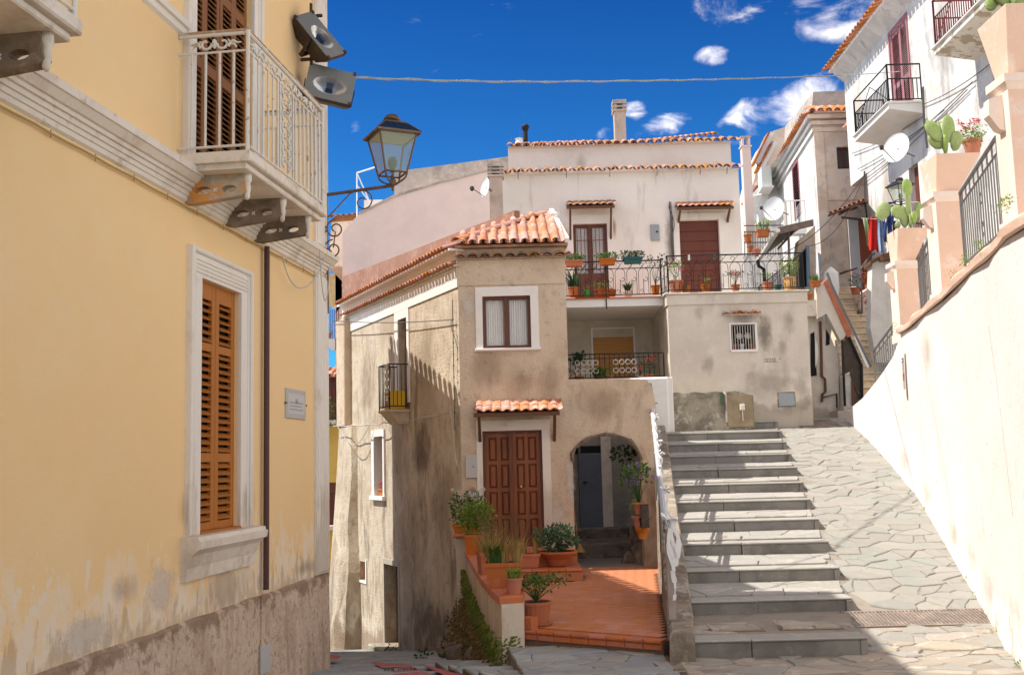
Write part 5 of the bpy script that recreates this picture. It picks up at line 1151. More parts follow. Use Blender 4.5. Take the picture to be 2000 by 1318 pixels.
e = FB.p(SL, 0, 0); mb.quad(V((e.x, e.y, -5)), V((.95, 25, -5)), V((.95, 25, HE)), V((e.x, e.y, HE)))
mb.quad(V((.95, 18.32, -1)), V((.95, 25, -1)), V((.95, 25, HE)), V((.95, 18.32, HE)))
mb.poly([V((-.91, 18, HE)), V((.95, 18, HE)), V((.95, 25, HE)), V((e.x, e.y, HE))])
part('side_wall', mb, M['roughgrey'], bh)
# horizontal ledge line and the smooth whitewashed band under the eave
mb = MB(); zl = FB.h(790, 604)[1]; mb.fbox(FB, 0, SL-.02, zl, HE-.02, 0, .022); part('eave_band', mb, M['whitepaint'], bh)
mb = MB(); mb.fbox(FC, -.91, .95, FC.h(1000, 556)[1], HE-.2, 0, .018); part('front_band', mb, M['rough'], bh)
# tall pilaster and battered buttress at the far end
mb = MB(); zf = FB.h(680, 832)[1]; mb.bbox(FB, SL-.62, SL+.02, zf, HE-.35, 0, .16, .02); part('pilaster', mb, M['rough'], bh)
mb = MB(); rows = []
for i in range(11):
    k = i/10; z = zf+(-4.4-zf)*k; o = .12+.42*k**1.2; sa = SL-1.0-.05*sin(i*1.2)-.25*k; sb = SL+.02+.25*k
    rows.append([FB.p(sa, z, 0), FB.p(sa+.1, z, o*.7+.02*sin(i*2)), FB.p(sa+.4, z, o*1.0+.03*sin(i*3.3)), FB.p(sb-.3, z, o*1.05), FB.p(sb, z, o*.8), FB.p(sb, z, -.1)])
for p_, q_ in zip(rows, rows[1:]):
    for k in range(5): mb.quad(p_[k], p_[k+1], q_[k+1], q_[k])
mb.poly(rows[0]); part('buttress', mb, M['roughgrey'], bh, smooth=True)
# roof: hipped front slope with clay tiles, terracotta hip, flashing wall behind
S1 = V((0, cos(radians(22)), sin(radians(22)))); O1 = V((-.86, 17.80, HE+.06))
mb = MB(); r_pts = [V((-.95, 17.86, HE+.0)), V((1.0, 17.86, HE+.0)), V((.80, 20.35, 4.74)), V((-.2, 19.0, 4.2))]
mb.hexa([V((-.95, 17.86, HE)), V((1.0, 17.86, HE)), V((.82, 20.35, HE)), V((.70, 20.35, HE)), V((-.95, 17.86, HE+.04)), V((1.0, 17.86, HE+.04)), V((.82, 20.35, 4.80)), V((.66, 20.35, 4.80))])
mb.add([V((-1.0, 17.9, HE+.03)), V((.66, 20.35, HE+.2)), FB.p(2.5, HE+.25, -1.9), FB.p(SL, HE+.25, -1.9), FB.p(SL, HE+.02, .1)], [(0, 1, 2, 3, 4)])
rf = part('roof', mb, M['rtile_old'], bh)
tiles(rf, O1+V((.04, 0, 0)), (1, 0, 0), S1, 10, 9, .18, .29, 'rtile_pale', clip=lambda c, r: c*.18 > -.18+r*.29*cos(radians(24))*.66)
# hip ridge
h0, h1 = V((-.93, 17.85, HE+.12)), V((.74, 20.3, 4.84)); e = (h1-h0).normalized(); A = e.cross(Z).normalized()
for i in range(8): inst('ridge_tile', TILES['rtile'], frame(h0+e*(i*.375), A*1.2, (e+Z*.03).normalized(), A.cross(e)*1.0), rf)
# verge on the right and white flue
part('verge', MB().hexa([V(p) for p in ((.95, 17.9, HE+.02), (1.03, 17.9, HE+.02), (.88, 20.4, 4.7), (.8, 20.4, 4.7), (.95, 17.9, HE+.14), (1.03, 17.9, HE+.14), (.88, 20.4, 4.95), (.8, 20.4, 4.95))]), M['white_house'], bh)
f = MB(); fb_ = at(1088, 470, 19.6); ft = at(1083, 418, 19.6)
f.tube([fb_, ft], [.075, .06], 10); f.lathe(ft, [(.075, -.02), (.085, 0), (.075, .02), (.03, .04)], 10); solo('vent_pipe', f, M['plastic_white'], 'white capped vent pipe at the right edge of the small tiled roof', 'vent pipe', loc=fb_)
# flashing wall (reddish) behind the eaves
FN = Fac(0, 20.5, -.48, 1, side=-1); hb = lambda px, py: (lambda q: FN.p(q[0], q[1]))(FN.h(px, py))
P = [hb(668, 590), hb(668, 541), hb(760, 506), hb(860, 467), hb(940, 436), hb(1004, 411), hb(1006, 440), hb(990, 470), hb(880, 520)]
mb = MB().prism(P, -FN.n*.12); part('flashing_wall', mb, M['brownwall'], bh)
# eave courses
def eave(F, s0, s1, z, w, pitch, kind, parent, L=.42, fr=(.0,)):
    n = int((s1-s0)/pitch); S = (-F.n*.95+Z*.3).normalized()
    for i in range(n):
        s = s0+pitch*(i+.5); k = pitch/.2; T = frame(F.p(s+random.uniform(-.006, .006), z+random.uniform(-.006, .006), w), F.D*k, S, (F.D.cross(S) if F.D.cross(S).z > 0 else -F.D.cross(S))*k)
        inst('eave_tile', TILES[kind], T, parent)
m0 = part('upper_eave', MB().fbox(FB, -.05, SL-.1, HE-.03, HE+.01, -.1, .17), M['whitepaint'], bh); eave(FB, 0, SL-.2, HE+.01, .26, .155, 'rtile', m0)
m1 = part('lower_eave', MB().fbox(FB, -.05, SL-.1, HE-.30, HE-.275, -.1, .07), M['rough'], bh); eave(FB, 0, SL-.2, HE-.275, .17, .155, 'rtile', m1)
m2 = part('front_cornice', MB().fbox(FC, -.95, .97, HE-.19, HE-.17, 0, .05), M['rough'], bh)
n = 8; S = V((0, .95, .3)).normalized()
for i in range(9):
    p = V((-.86+.215*i, 17.86, HE-.17)); inst('eave_tile', TILES['rtile_old'], frame(p, V((1.2, 0, 0)), S, V((0, -S.z, S.y))*1.0), m2)
    inst('eave_tile', TILES['rtile_old'], frame(p+V((.107, .01, .03)), V((1.2, 0, 0)), S, -V((0, -S.z, S.y))*.6), m2)
# front window: white surround, brown frame, lace curtains
def flat_surround(F, a, b, z0, z1, l, r, t, bt_, m, parent, w=.02):
    o = part('surround', MB().fbox(F, a-l, a, z0-bt_, z1+t, 0, w), m, parent); part('surround', MB().fbox(F, b, b+r, z0-bt_, z1+t, 0, w), m, parent)
    part('surround', MB().fbox(F, a, b, z1, z1+t, 0, w), m, parent)
    if bt_: part('sill', MB().bbox(F, a-l-.02, b+r+.02, z0-bt_-.03, z0, 0, w+.05, .01), m, parent)
fw = window(bh, FC, WX0, WX1, WZ0, WZ1, -.05, M['winwood'], M['glass'], fr=.055, curtain=M['lace']); flat_surround(FC, WX0, WX1, WZ0, WZ1, .12, .14, .16, .015, M['whitepaint'], fw)
# double wooden door with raised panels
dr = part('double_door', MB().fbox(FC, DX0, DX1, DZ0, DZ1, -.16, -.12), M['doorwood'], bh)
flat_surround(FC, DX0, DX1, DZ0-.1, DZ1, .10, .14, .18, 0, M['trim'], dr, .018)
for a, b in ((DX0, DX0+.035), (DX1-.035, DX1)): part('door_frame', MB().fbox(FC, a, b, DZ0, DZ1, -.12, -.05), M['winwood'], dr)
part('door_frame', MB().fbox(FC, DX0+.035, DX1-.035, DZ1-.035, DZ1, -.12, -.05), M['winwood'], dr)
xm = (DX0+DX1)/2; ph = (DZ1-DZ0-.04)
for i in range(2):
    a, b = (DX0+.038, xm-.003) if i == 0 else (xm+.003, DX1-.038)
    lf = MB(); st = .06; lwid = b-a; pw = (lwid-3*st)/2; hh = (ph-5*st-.02)/4
    xs_ = [a+st, a+st+pw, a+2*st+pw, a+2*st+2*pw]
    lf.fbox(FC, a, xs_[0], DZ0, DZ1-.035, -.118, -.075); lf.fbox(FC, xs_[1], xs_[2], DZ0, DZ1-.035, -.118, -.075); lf.fbox(FC, xs_[3], b, DZ0, DZ1-.035, -.118, -.075)
    for r in range(5):
        z = DZ0+.01+r*(hh+st)
        for c in range(2): lf.fbox(FC, xs_[c*2], xs_[c*2+1], z-.0, z+st, -.117, -.078)
    part('door_leaf', lf, M['doorwood'], dr)
    for r in range(4):
        for c in range(2):
            z = DZ0+.01+st+r*(hh+st); part('door_panel', MB().bbox(FC, xs_[c*2]+.012, xs_[c*2+1]-.012, z+.012, z+hh-.012, -.118, -.085, .025), M['doorwood'], dr)
mb = MB().lathe(FC.p(xm+.13, -.42, -.07), [(.012, 0), (.012, .02), (.026, .03), (.03, .045), (.018, .06)], 12, T=M4.Rotation(pi/2, 3, 'X')); part('door_knob', mb, mat('brass', (.6, .4, .12), .3, metal=.9), dr, smooth=True)
part('threshold', MB().bbox(FC, DX0-.08, DX1+.1, DZ0-.06, DZ0-.002, -.15, .14, .01), M['terracap'], dr)
def canopy(label, F, s0, s1, z, out, n, kind, braces=True, zb=.45, parent=None, drop=.16, inset=.05, m='beam'):
    t = part('door_canopy', MB().hexa([F.p(s, zz, w) for s, zz, w in ((s0, z, .0), (s1, z, .0), (s1, z-drop, out), (s0, z-drop, out), (s0, z+.025, .0), (s1, z+.025, .0), (s1, z-drop+.025, out), (s0, z-drop+.025, out))]), M[m], parent, label=label)
    part('fascia', MB().fbox(F, s0-.01, s1+.01, z-drop-.035, z-drop+.03, out, out+.025), M[m], t)
    if braces:
        for s in (s0+inset, s1-inset-.05):
            part('brace', MB().hexa([F.p(q, zz, w) for q, zz, w in ((s, z-zb, 0), (s+.05, z-zb, 0), (s+.05, z-drop-.04, out-.03), (s, z-drop-.04, out-.03), (s, z-zb+.09, 0), (s+.05, z-zb+.09, 0), (s+.05, z-drop+.0, out-.0), (s, z-drop+.0, out-.0))]), M[m], t)
    pitch = (s1-s0)/n; S = (-F.n*out+Z*drop).normalized(); L = hypot(out, drop); k = pitch/.2
    U = F.D.cross(S); U = U if U.z > 0 else -U
    for i in range(n):
        for r_ in range(max(1, round(L/.25))):
            st = L/max(1, round(L/.25)); p = F.p(s0+pitch*(i+.5), z-drop+.05, out+.04)+S*r_*st+U*.01*r_
            ly = st/.42*1.25; inst('canopy_tile', TILES[kind], frame(p, F.D*k, (S+U*.05)*ly, U*k*.8), t)
            inst('canopy_tile', TILES[kind], frame(p+F.D*(pitch/2)+U*.035, F.D*k, (S+U*.05)*ly, -U*k*.5), t)
    return t
c0, c1 = FC.h(928, 806)[0], FC.h(1090, 806)[0]; czz = FC.h(1000, 795)[1]
canopy('tiled canopy over the double door', FC, c0, c1, czz+.02, .42, 9, 'rtile_pale', True, .62, bh)
mb = MB(); q = FC.p((DX0+DX1)/2-.0, DZ1+.1, .02); mb.box(q.x-.09, q.x+.09, q.y-.06, q.y, q.z-.02, q.z+.05); part('porch_light', mb, M['trim'], bh)
part('meter_hatch', MB().bbox(FC, FC.h(909, 900)[0], FC.h(932, 900)[0], FC.h(920, 933)[1], FC.h(920, 889)[1], .0, .03, .006), M['meter'], bh)
part('hatch_lock', MB().tube([FC.p(FC.h(925, 911)[0], FC.h(925, 911)[1], .02), FC.p(FC.h(925, 911)[0], FC.h(925, 911)[1], .04)], .012, 8), M['metal_dark'], bh)
# doorbell under its own little tiled roof
q = FC.h(924, 962); bb = part('doorbell', MB().bbox(FC, q[0]-.06, q[0]+.06, q[1]-.06, q[1]+.05, 0, .04, .006), M['trim'], bh); part('bell_plate', MB().bbox(FC, q[0]-.035, q[0]+.035, q[1]-.03, q[1]+.03, .04, .05, .005), M['metal_grey'], bb)
part('bell_roof', MB().prism([FC.p(q[0]-.09, q[1]+.05, 0), FC.p(q[0]+.09, q[1]+.05, 0), FC.p(q[0], q[1]+.10, 0)], FC.n*.08), M['rtile'], bb)
# side: balcony door, balcony, small white window, low door, hatch
sdw = window(bh, FB, bd0, bd1, bdz0, bdz1, -.14, M['winwood'], M['glass'], name='balcony_door', leaves=2, fr=.06); flat_surround(FB, bd0, bd1, bdz0, bdz1, .12, .2, .2, 0, M['whitepaint'], sdw)
swn = window(bh, FB, sw0, sw1, swz0, swz1, -.22, M['winwood'], M['glass'], leaves=1, fr=.06); flat_surround(FB, sw0, sw1, swz0, swz1, .09, .16, .14, .06, M['whitepaint'], swn, .035)
part('window_reveal', MB().quad(FB.p(sw1-.004, swz0, 0), FB.p(sw1-.004, swz1, 0), FB.p(sw1-.004, swz1, -.22), FB.p(sw1-.004, swz0, -.22)), M['whitepaint'], swn)
part('low_door', MB().fbox(FB, ld0, ld1, ldz0, ldz1, -.27, -.24), mat('weathered_door', (.25, .19, .13), .8, [((.12, .09, .06), 3, .45, .62, .8, (1, 1, .3))]), bh)
ldp = part('low_door_surround', MB().fbox(FB, ld0-.08, ld0, ldz0, ldz1+.1, 0, .02).fbox(FB, ld1, ld1+.06, ldz0, ldz1+.1, 0, .02).fbox(FB, ld0, ld1, ldz1, ldz1+.1, 0, .02), M['block'], bh)
part('door_step', MB().bbox(FB, ld0-.15, ld1+.05, ldz0-.25, ldz0+.005, 0, .35, .02), M['mossstone'], bh)
part('hatch', MB().fbox(FB, hw0, hw1, hwz0, hwz1, -.12, -.10), M['orange_blind'], bh)
part('hatch_surround', MB().fbox(FB, hw0-.06, hw0, hwz0-.05, hwz1+.05, 0, .02).fbox(FB, hw0, hw1+.02, hwz0-.05, hwz0, 0, .02), M['whitepaint'], bh)
bwn = .42; s_a = FB.h(798, 700)[0]-.03; s_b = FB.h(738, 755, bwn)[0]; zb_ = FB.h(770, 797, bwn)[1]; zt2 = FB.h(770, 707, bwn)[1]
sb = part('side_balcony', MB().bbox(FB, s_a, s_b, zb_-.05, zb_, 0, bwn, .01), M['rough'], bh)
part('corbel', MB().hexa([FB.p(s, z, w) for s, z, w in ((s_a+.08, zb_-.28, 0), (s_b-.1, zb_-.28, 0), (s_b-.1, zb_-.28, .2), (s_a+.08, zb_-.28, .2), (s_a+.03, zb_-.05, 0), (s_b-.03, zb_-.05, 0), (s_b-.03, zb_-.05, bwn-.03), (s_a+.03, zb_-.05, bwn-.03))]), M['rough'], sb)
hR = zt2-zb_
for (a, wa), (b, wb) in (((s_a+.02, 0), (s_a+.02, bwn-.02)), ((s_a+.02, bwn-.02), (s_b-.02, bwn-.02)), ((s_b-.02, bwn-.02), (s_b-.02, 0))):
    rail_line(bh, FB.p(a, 0, wa), FB.p(b, 0, wb), zb_, zb_, hR, M['blackiron'], .085, .007, .012, name='side_railing')
mb = MB(); q = FB.p(s_b-.55, 0, bwn)
for k in range(5): mb.lathe(q+Z*(zb_+.2+k*.15), [(0, -.07), (.045, -.03), (.03, 0), (.045, .03), (0, .07)], 6)
part('scroll_panel', mb, mat('pale_scroll', (.55, .53, .48), .6), bh)
solo('yellow_crate', MB().bbox(FB, s_a+.08, s_a+.45, zb_+.01, zb_+.36, .06, .36, .01), M['yellow_box'], 'yellow plastic container standing on the small side balcony', 'container', loc=FB.p(s_a+.2, zb_, .2))
potted('small terracotta trough of pink flowers in the white-framed side window', FB.p((sw0+sw1)/2, swz0+.01, -.08), .09, .13, fl='pink', ph=.12, n=60, box=(.16, .07), ang=radians(115))
# cables on the beige house
mb = MB(); a_, b_ = FB.p(.12, FB.h(880, 628)[1], .06), FB.p(SL+.1, FB.h(665, 636)[1]+.1, .22); mb.tube(sagline(a_, b_, .05, 16), .009, 5); mb.tube([a_+Z*.35, a_, a_-Z*1.9], .008, 5)
for k in range(9): mb.tube([a_-Z*(k*.2)+FB.D*.02, a_-Z*(k*.2)-FB.D*.03], .012, 4)
mb.tube(bez(a_, FB.p(.3, 2.4, .1), FB.p(.0, 2.2, .05), FB.p(-.0, 1.9, .03), 8), .006, 4)
solo('wall_cable', mb, M['cable'], 'dark cable running along the side wall under the eaves to a vertical bundle', 'cable', loc=a_)
mb = MB(); a_, b_ = FB.p(.35, FB.h(870, 806)[1], .05), FB.p(SL-.2, FB.h(670, 832)[1], .3); mb.tube(sagline(a_, b_, .08, 20, .03), .011, 5); mb.tube(bez(b_+FB.D*-.3, FB.p(5.6, .3, .2), FB.p(5.3, .3, .2), FB.p(4.6, .9, .1), 8), .009, 4); mb.tube(bez(a_, FB.p(.1, .9, .1), FB.p(.15, -.1, .08), FB.p(-.02, -.05, .06), 10), .007, 4)
solo('wall_cable', mb, M['cable_w'], 'pale twisted cable looping across the middle of the side wall', 'cable', loc=a_)
# ------------------------------------------------------------------ passage behind the arch
ps_ = thing('archway_passage', 'dim passage behind the arch with steps and rock', 'passage', (1.5, 19.5, -1.78))
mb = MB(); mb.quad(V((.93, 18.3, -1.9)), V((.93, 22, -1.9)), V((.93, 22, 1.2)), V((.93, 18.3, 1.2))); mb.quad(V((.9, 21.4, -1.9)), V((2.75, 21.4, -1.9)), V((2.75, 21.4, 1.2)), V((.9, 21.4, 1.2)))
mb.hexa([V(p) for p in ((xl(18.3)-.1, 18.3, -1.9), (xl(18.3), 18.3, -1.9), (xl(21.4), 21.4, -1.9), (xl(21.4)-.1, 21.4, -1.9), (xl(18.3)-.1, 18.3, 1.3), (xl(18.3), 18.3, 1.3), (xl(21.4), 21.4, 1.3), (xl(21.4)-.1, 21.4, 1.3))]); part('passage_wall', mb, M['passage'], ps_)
part('passage_floor', MB().quad(V((.9, 17.9, -1.80)), V((3.2, 17.9, -1.80)), V((3.2, 20, -1.78)), V((.9, 20, -1.78))), M['mortar'], ps_)
part('vault', MB().quad(V((.9, 18.3, .75)), V((2.38, 18.3, .75)), V((2.45, 19.2, .7)), V((.9, 19.2, .7))), M['rock'], ps_)
FD = Fac(0, 21.4, 1, 0); zz1 = at(1150, 1062, 19.6).z; zz2 = at(1150, 1030, 21.2).z
part('passage_step', MB().bbox(Fac(0, 19.7, 1, 0), .9, 2.25, -1.8, zz1, -2, 0, .03), M['rock'], ps_)
part('passage_step', MB().bbox(Fac(0, 20.9, 1, 0), .9, 2.2, -1.8, zz2, -1, 0, .03), M['rock'], ps_)
q0, q1 = FD.h(1128, 1030), FD.h(1173, 870)
bd = part('passage_door', MB().bbox(FD, q0[0]+.05, q1[0], q0[1], q1[1]-.15, .01, .05, .01), M['bluedoor'], ps_)
part('door_rail', MB().fbox(FD, q0[0]+.05, q1[0], q0[1]+.72, q0[1]+.77, .05, .062), M['bluedoor'], bd); part('door_handle', MB().fbox(FD, q0[0]+.14, q0[0]+.22, q0[1]+.88, q0[1]+.91, .05, .09), M['blackiron'], bd)
part('door_post', MB().fbox(FD, q0[0]+.06, q0[0]+.10, q0[1], q1[1], .05, .1), M['bluedoor'], bd); part('fanlight', MB().fbox(FD, q0[0], q1[0], q1[1]-.15, q1[1], .01, .03), M['dark'], bd)
part('door_jamb', MB().fbox(FD, q1[0], q1[0]+.2, q0[1]-.1, q1[1]+.2, .005, .06), M['trimdirty'], bd)
mb = MB()
def boulder(mb, c, r, sq=(1, 1, 1), seed=0):
    b = len(mb.v); n = 8
    for i in range(n+1):
        for j in range(12):
            u = pi*i/n; v_ = 2*pi*j/12; d = V((sin(u)*cos(v_), sin(u)*sin(v_), cos(u))); k = r*(1+.35*noise.noise(d*1.3+V((seed, 0, 0))))
            mb.v.append(V(c)+V((d.x*sq[0], d.y*sq[1], d.z*sq[2]))*k)
    for i in range(n):
        for j in range(12): j2 = (j+1) % 12; mb.f.append((b+i*12+j, b+i*12+j2, b+(i+1)*12+j2, b+(i+1)*12+j)); mb.mi.append(0)
for k, (x, y_, z, r) in enumerate(((2.45, 18.9, -1.4, .42), (2.5, 19.2, -.9, .4), (2.6, 19.0, -.5, .3), (2.25, 18.6, -1.7, .28), (2.6, 19.6, -.2, .35), (2.0, 18.75, -1.82, .2))): part('rock', (lambda m: (boulder(m, (x, y_, z), r, (1, 1, 1.2), k), m)[1])(MB()), M['rock'], ps_, smooth=False)
mb = MB(); foliage(mb, V((1.9, 18.5, .08)), .28, .22, 90, .1, .08); foliage(mb, V((2.15, 18.3, .15)), .2, .2, 60, .09, .07)
solo('hanging_ivy', mb, M['leaf_dark'], 'dark broad-leaved creeper hanging inside the arch', 'creeper', loc=(1.9, 18.5, .1))
part('arch_rim', MB().tube([p+V((0, -.015, .0)) for p in arch[1:-1]], [.03+.012*sin(i*2.2) for i in range(len(arch)-2)], 5), M['rock'], ps_)
solo('broom', MB().tube([V((1.09, 19.2, -1.5)), V((1.05, 19.3, -.9))], .01, 5).lathe(V((1.12, 19.15, -1.62)), [(.1, 0), (.05, .08), (.015, .14)], 8), M['ochrepot'], 'small orange broom standing just inside the arch', 'broom', loc=(1.1, 19.2, -1.6))
# ------------------------------------------------------------------ red terrace
TZ = -1.78
tf0 = atz(1016, 1229, TZ); tf1 = atz(1273, 1249, TZ)
te = struct('red_terrace', MB().poly([V((tf0.x, tf0.y+.02, TZ-.012)), V((tf1.x, tf1.y+.02, TZ-.012)), V((2.5, 18.05, TZ-.012)), V((-.9, 18.05, TZ-.012)), V((-.75, 16.5, TZ-.012)), V((-.3, 13, TZ-.012))]), M['grout'])
ed = V((tf1.x-tf0.x, tf1.y-tf0.y, 0)); Lf = ed.length*1.07; ed.normalize(); FT = Fac(tf0.x, tf0.y, ed.x, ed.y)
part('front_face', MB().fbox(FT, 0, Lf, TZ-.5, TZ-.02, -.3, -.03), M['grout'], te)
nb = 8; step = Lf/nb
nose = MB().bbox(Fac(0, 0, 1, 0), .002, step-.004, -.04, 0, -.13, .015, .012).mesh('nosing_tile', M['terracap'])
face = MB().bbox(Fac(0, 0, 1, 0), .002, step-.004, -.1, -.043, -.05, .0, .006).mesh('riser_tile', M['terracap'])
for i in range(nb):
    T = FT.mat(i*step, TZ+.001, -.0)
    inst('nosing_tile', nose, T, te); inst('riser_tile', face, T, te)
tl = MB().bbox(Fac(0, 0, 1, 0), .0, .001, 0, 0, 0, 0)
tsz, tsy = .168, .168
mesh_t = MB(); b_ = .004; x1_, y1_ = tsz-.005, tsy-.005
mesh_t.add([(0, 0, -.01), (x1_, 0, -.01), (x1_, y1_, -.01), (0, y1_, -.01), (0, 0, -.002), (x1_, 0, -.002), (x1_, y1_, -.002), (0, y1_, -.002), (b_, b_, .002), (x1_-b_, b_, .002), (x1_-b_, y1_-b_, .002), (b_, y1_-b_, .002)], [(8, 9, 10, 11)]+[f for i in range(4) for f in ((i, (i+1) % 4, 4+(i+1) % 4, 4+i), (4+i, 4+(i+1) % 4, 8+(i+1) % 4, 8+i))])
tmesh = mesh_t.mesh('floor_tile', M['terrafloor']); cnt = 0; rest = MB()
inner_l = [(tf0.x, 11.2), (-.05, 11.8), (-.35, 13.7), (-.5, 15), (-.62, 16.1)]
def xin(y):
    for (x0, y0), (x1, y1) in zip(inner_l, inner_l[1:]):
        if y0 <= y <= y1: return x0+(x1-x0)*(y-y0)/(y1-y0)
    return -.62
j = 0; yq = 5
while yq < 22:
    i = 0; xq = -6.0
    while xq < 4:
        P = FT.p(0, 0)+ed*(xq-tf0.x+ (tsz/2 if j % 2 else 0))+V((-ed.y, ed.x, 0))*(yq-tf0.y+.06)
        if xin(P.y)-.05 < P.x < xl(P.y)-.12 and P.y > tf0.y+(P.x-tf0.x)*ed.y/ed.x+.10 and not (P.y > 16.0 and P.x < .9) and P.y < 17.95:
            T = FT.mat(0, 0); T = M4(((ed.x, -ed.y, 0, P.x), (ed.y, ed.x, 0, P.y), (0, 0, 1, TZ), (0, 0, 0, 1)))
            if cnt < 290: inst('floor_tile', tmesh, T, te)
            else: rest.add([T @ V(v.co) for v in tmesh.vertices], [tuple(f.vertices) for f in tmesh.polygons])
            cnt += 1
        xq += tsz
    yq += tsy; j += 1
print('terrace tiles', cnt)
if rest.v: part('far_floor_tiles', rest, M['terrafloor'], te, kind='stuff')
# two steps up to the door
ds = thing('door_steps', 'two red tiled steps up to the wooden door', 'steps', (.2, 16.6, TZ))
def tiled_step(x0, x1, y0, y1, z0, z1, n):
    part('step_core', MB().box(x0, x1, y0+.02, y1, z0, z1-.03), M['grout'], ds)
    w = (x1-x0)/n
    for i in range(n):
        part('step_tile', MB().bbox(Fac(0, y0, 1, 0), x0+i*w+.003, x0+(i+1)*w-.003, z1-.035, z1, -(y1-y0)+.0, .02, .012), M['terracap'], ds)
        part('riser_tile', MB().bbox(Fac(0, y0, 1, 0), x0+i*w+.003, x0+(i+1)*w-.003, z0, z1-.038, -.02, .005, .004), M['terrafloor'], ds)
zs1, zs2 = TZ+.17, DZ0-.03
tiled_step(-.55, .97, 16.05, 18.0, TZ, zs1, 6); tiled_step(-.55, .95, 17.0, 18.0, zs1, zs2, 6)
# curved planter wall with red coping
pw = thing('terrace_parapet', 'low curved parapet with red coping edging the terrace', 'wall', (-.1, 11.3, -2.2))
CZ = -1.44
outer = [atz(*p, CZ) for p in ((1022, 1171), (975, 1174), (957, 1158), (940, 1138), (928, 1118), (915, 1095), (905, 1076))]
inner = [atz(*p, CZ) for p in ((1024, 1160), (1004, 1156), (985, 1145), (970, 1128), (953, 1106), (940, 1088), (928, 1072))]
mb = MB()
for i in range(len(outer)-1):
    a, b, c, d = outer[i], outer[i+1], inner[i+1], inner[i]; k = .92
    dn = lambda p, q, z: V((p.x+(q.x-p.x)*.08, p.y+(q.y-p.y)*.08, z))
    mb.quad(dn(a, d, -3.4), dn(b, c, -3.4), dn(b, c, CZ-.03), dn(a, d, CZ-.03)); mb.quad(dn(c, b, -1.8), dn(d, a, -1.8), dn(d, a, CZ-.03), dn(c, b, CZ-.03))
a, d = outer[0], inner[0]
mb.quad(V((outer[1].x+.02, outer[1].y, -2.6)), V((a.x, a.y, -2.6)), V((a.x, a.y, CZ-.03)), V((outer[1].x+.02, outer[1].y, CZ-.03))); mb.quad(V((a.x, a.y, -2.6)), V((d.x, d.y, -2.6)), V((d.x, d.y, CZ-.03)), V((a.x, a.y, CZ-.03)))
M['parapet'] = mat('stained_parapet_plaster', (.64, .54, .42), .95, [((.48, .38, .27), 2.6, .44, .62, .8, (1, 1, .25)), ((.30, .24, .15), 3.5, .52, .66, .8, (1, 1, .3), (-2.6, -1.5)), ((.74, .68, .58), 6, .56, .68, .6)], (25, .5))
part('parapet_wall', mb, M['parapet'], pw)
for i in range(len(outer)-1):
    a, b, c, d = outer[i], outer[i+1], inner[i+1], inner[i]; g = .01
    a2, b2 = a.lerp(b, g), b.lerp(a, g); c2, d2_ = c.lerp(d, g), d.lerp(c, g); L = [a2, b2, c2, d2_]; ct = (a2+b2+c2+d2_)/4
    up = [p+Z*.03 for p in L]; tp = [ct+(p-ct)*.97+Z*.045 for p in L]; lo = [p-Z*.035 for p in L]
    m_ = MB(); m_.add(lo+up+tp, [(3, 2, 1, 0), (8, 9, 10, 11)]+[f for i_ in range(4) for f in ((i_, (i_+1) % 4, 4+(i_+1) % 4, 4+i_), (4+i_, 4+(i_+1) % 4, 8+(i_+1) % 4, 8+i_))]); part('coping_tile', m_, M['terracap'], pw)
# raised end next to the house corner, with its own red coping
up0 = at(908, 1062, 17.3); x0, x1 = at(893, 1060, 17.6).x, at(927, 1060, 17.6).x; zt3 = at(905, 1040, 17.6).z
part('raised_end', MB().box(x0+.02, x1, 16.9, 18, -3.3, zt3-.03), M['parapet'], pw); part('coping_tile', MB().bbox(Fac(0, 16.85, 1, 0), x0-.02, x1+.04, zt3-.035, zt3+.01, -1.1, .0, .012), M['terracap'], pw)
part('kick_tile', MB().bbox(FT, .02, .14, TZ+.0, TZ+.13, -.14, -.01, .008), M['terracap'], te)
# creeper and moss on the outer face
mb = MB(); mc = MB()
for i in range(len(outer)-1):
    a, b = outer[i], outer[i+1]
    for k in range(int(420*(b-a).length)+120):
        p = a.lerp(b, random.random()); dirn = V((-1, -.3, 0)); zz_ = -1.9-1.3*random.random()**.8*(1 if i > 0 else .6)
        zc_ = -1.93+.03*(p.y-11.2); band = random.random() < .42; zz_ = zc_+random.uniform(-.14, .14) if band else zc_-.1-random.random()*1.2
        q = V((p.x, p.y, zz_))+dirn*(random.uniform(.0, .06)+max(0, -2.0-zz_)*.30)
        (mb if band or random.random() < .06 else mc).leaf(q, (dirn*.6-Z*random.random()).normalized(), V((random.uniform(-1, 1), 1, random.uniform(-1, 1))), .055, .032)
solo('creeping_plant', mb, M['moss'], 'bright green creeper clinging to the outer face of the curved parapet', 'creeper', loc=outer[2]); solo('creeping_plant', mc, M['moss_dry'], 'brown dried creeper below the green one on the parapet foot', 'creeper', loc=outer[3])
mb = MB()
for px, py, d in ((765, 1270, 20.8), (825, 1280, 15), (870, 1262, 16), (880, 1278, 14.5), (895, 1240, 16.8), (890, 1210, 17.2), (920, 1278, 13.5)): foliage(mb, at(px, py, d), .16, .14, 50, .07, .045)
solo('street_weed', mb, M['leaf_dark'], 'dark weeds growing along the foot of the beige house', 'weed', loc=at(880, 1278, 14.5))
for k, (px, py, d, r) in enumerate(((993, 1276, 11.6, .11), (905, 1272, 14.4, .2), (880, 1268, 15.2, .16), (930, 1276, 13.2, .14))):
    mb = MB(); boulder(mb, at(px, py, d)-Z*.03, r, (1.1, .8, .8), k+9); solo('rock', mb, M['rock'], ['brown stone lump at the left end of the terrace step', 'large rough stone in the corner below the beige house', 'flat-topped stone beside the large one under the side wall', 'stone at the foot of the curved parapet among dry creeper'][k], 'stone', loc=at(px, py, d))
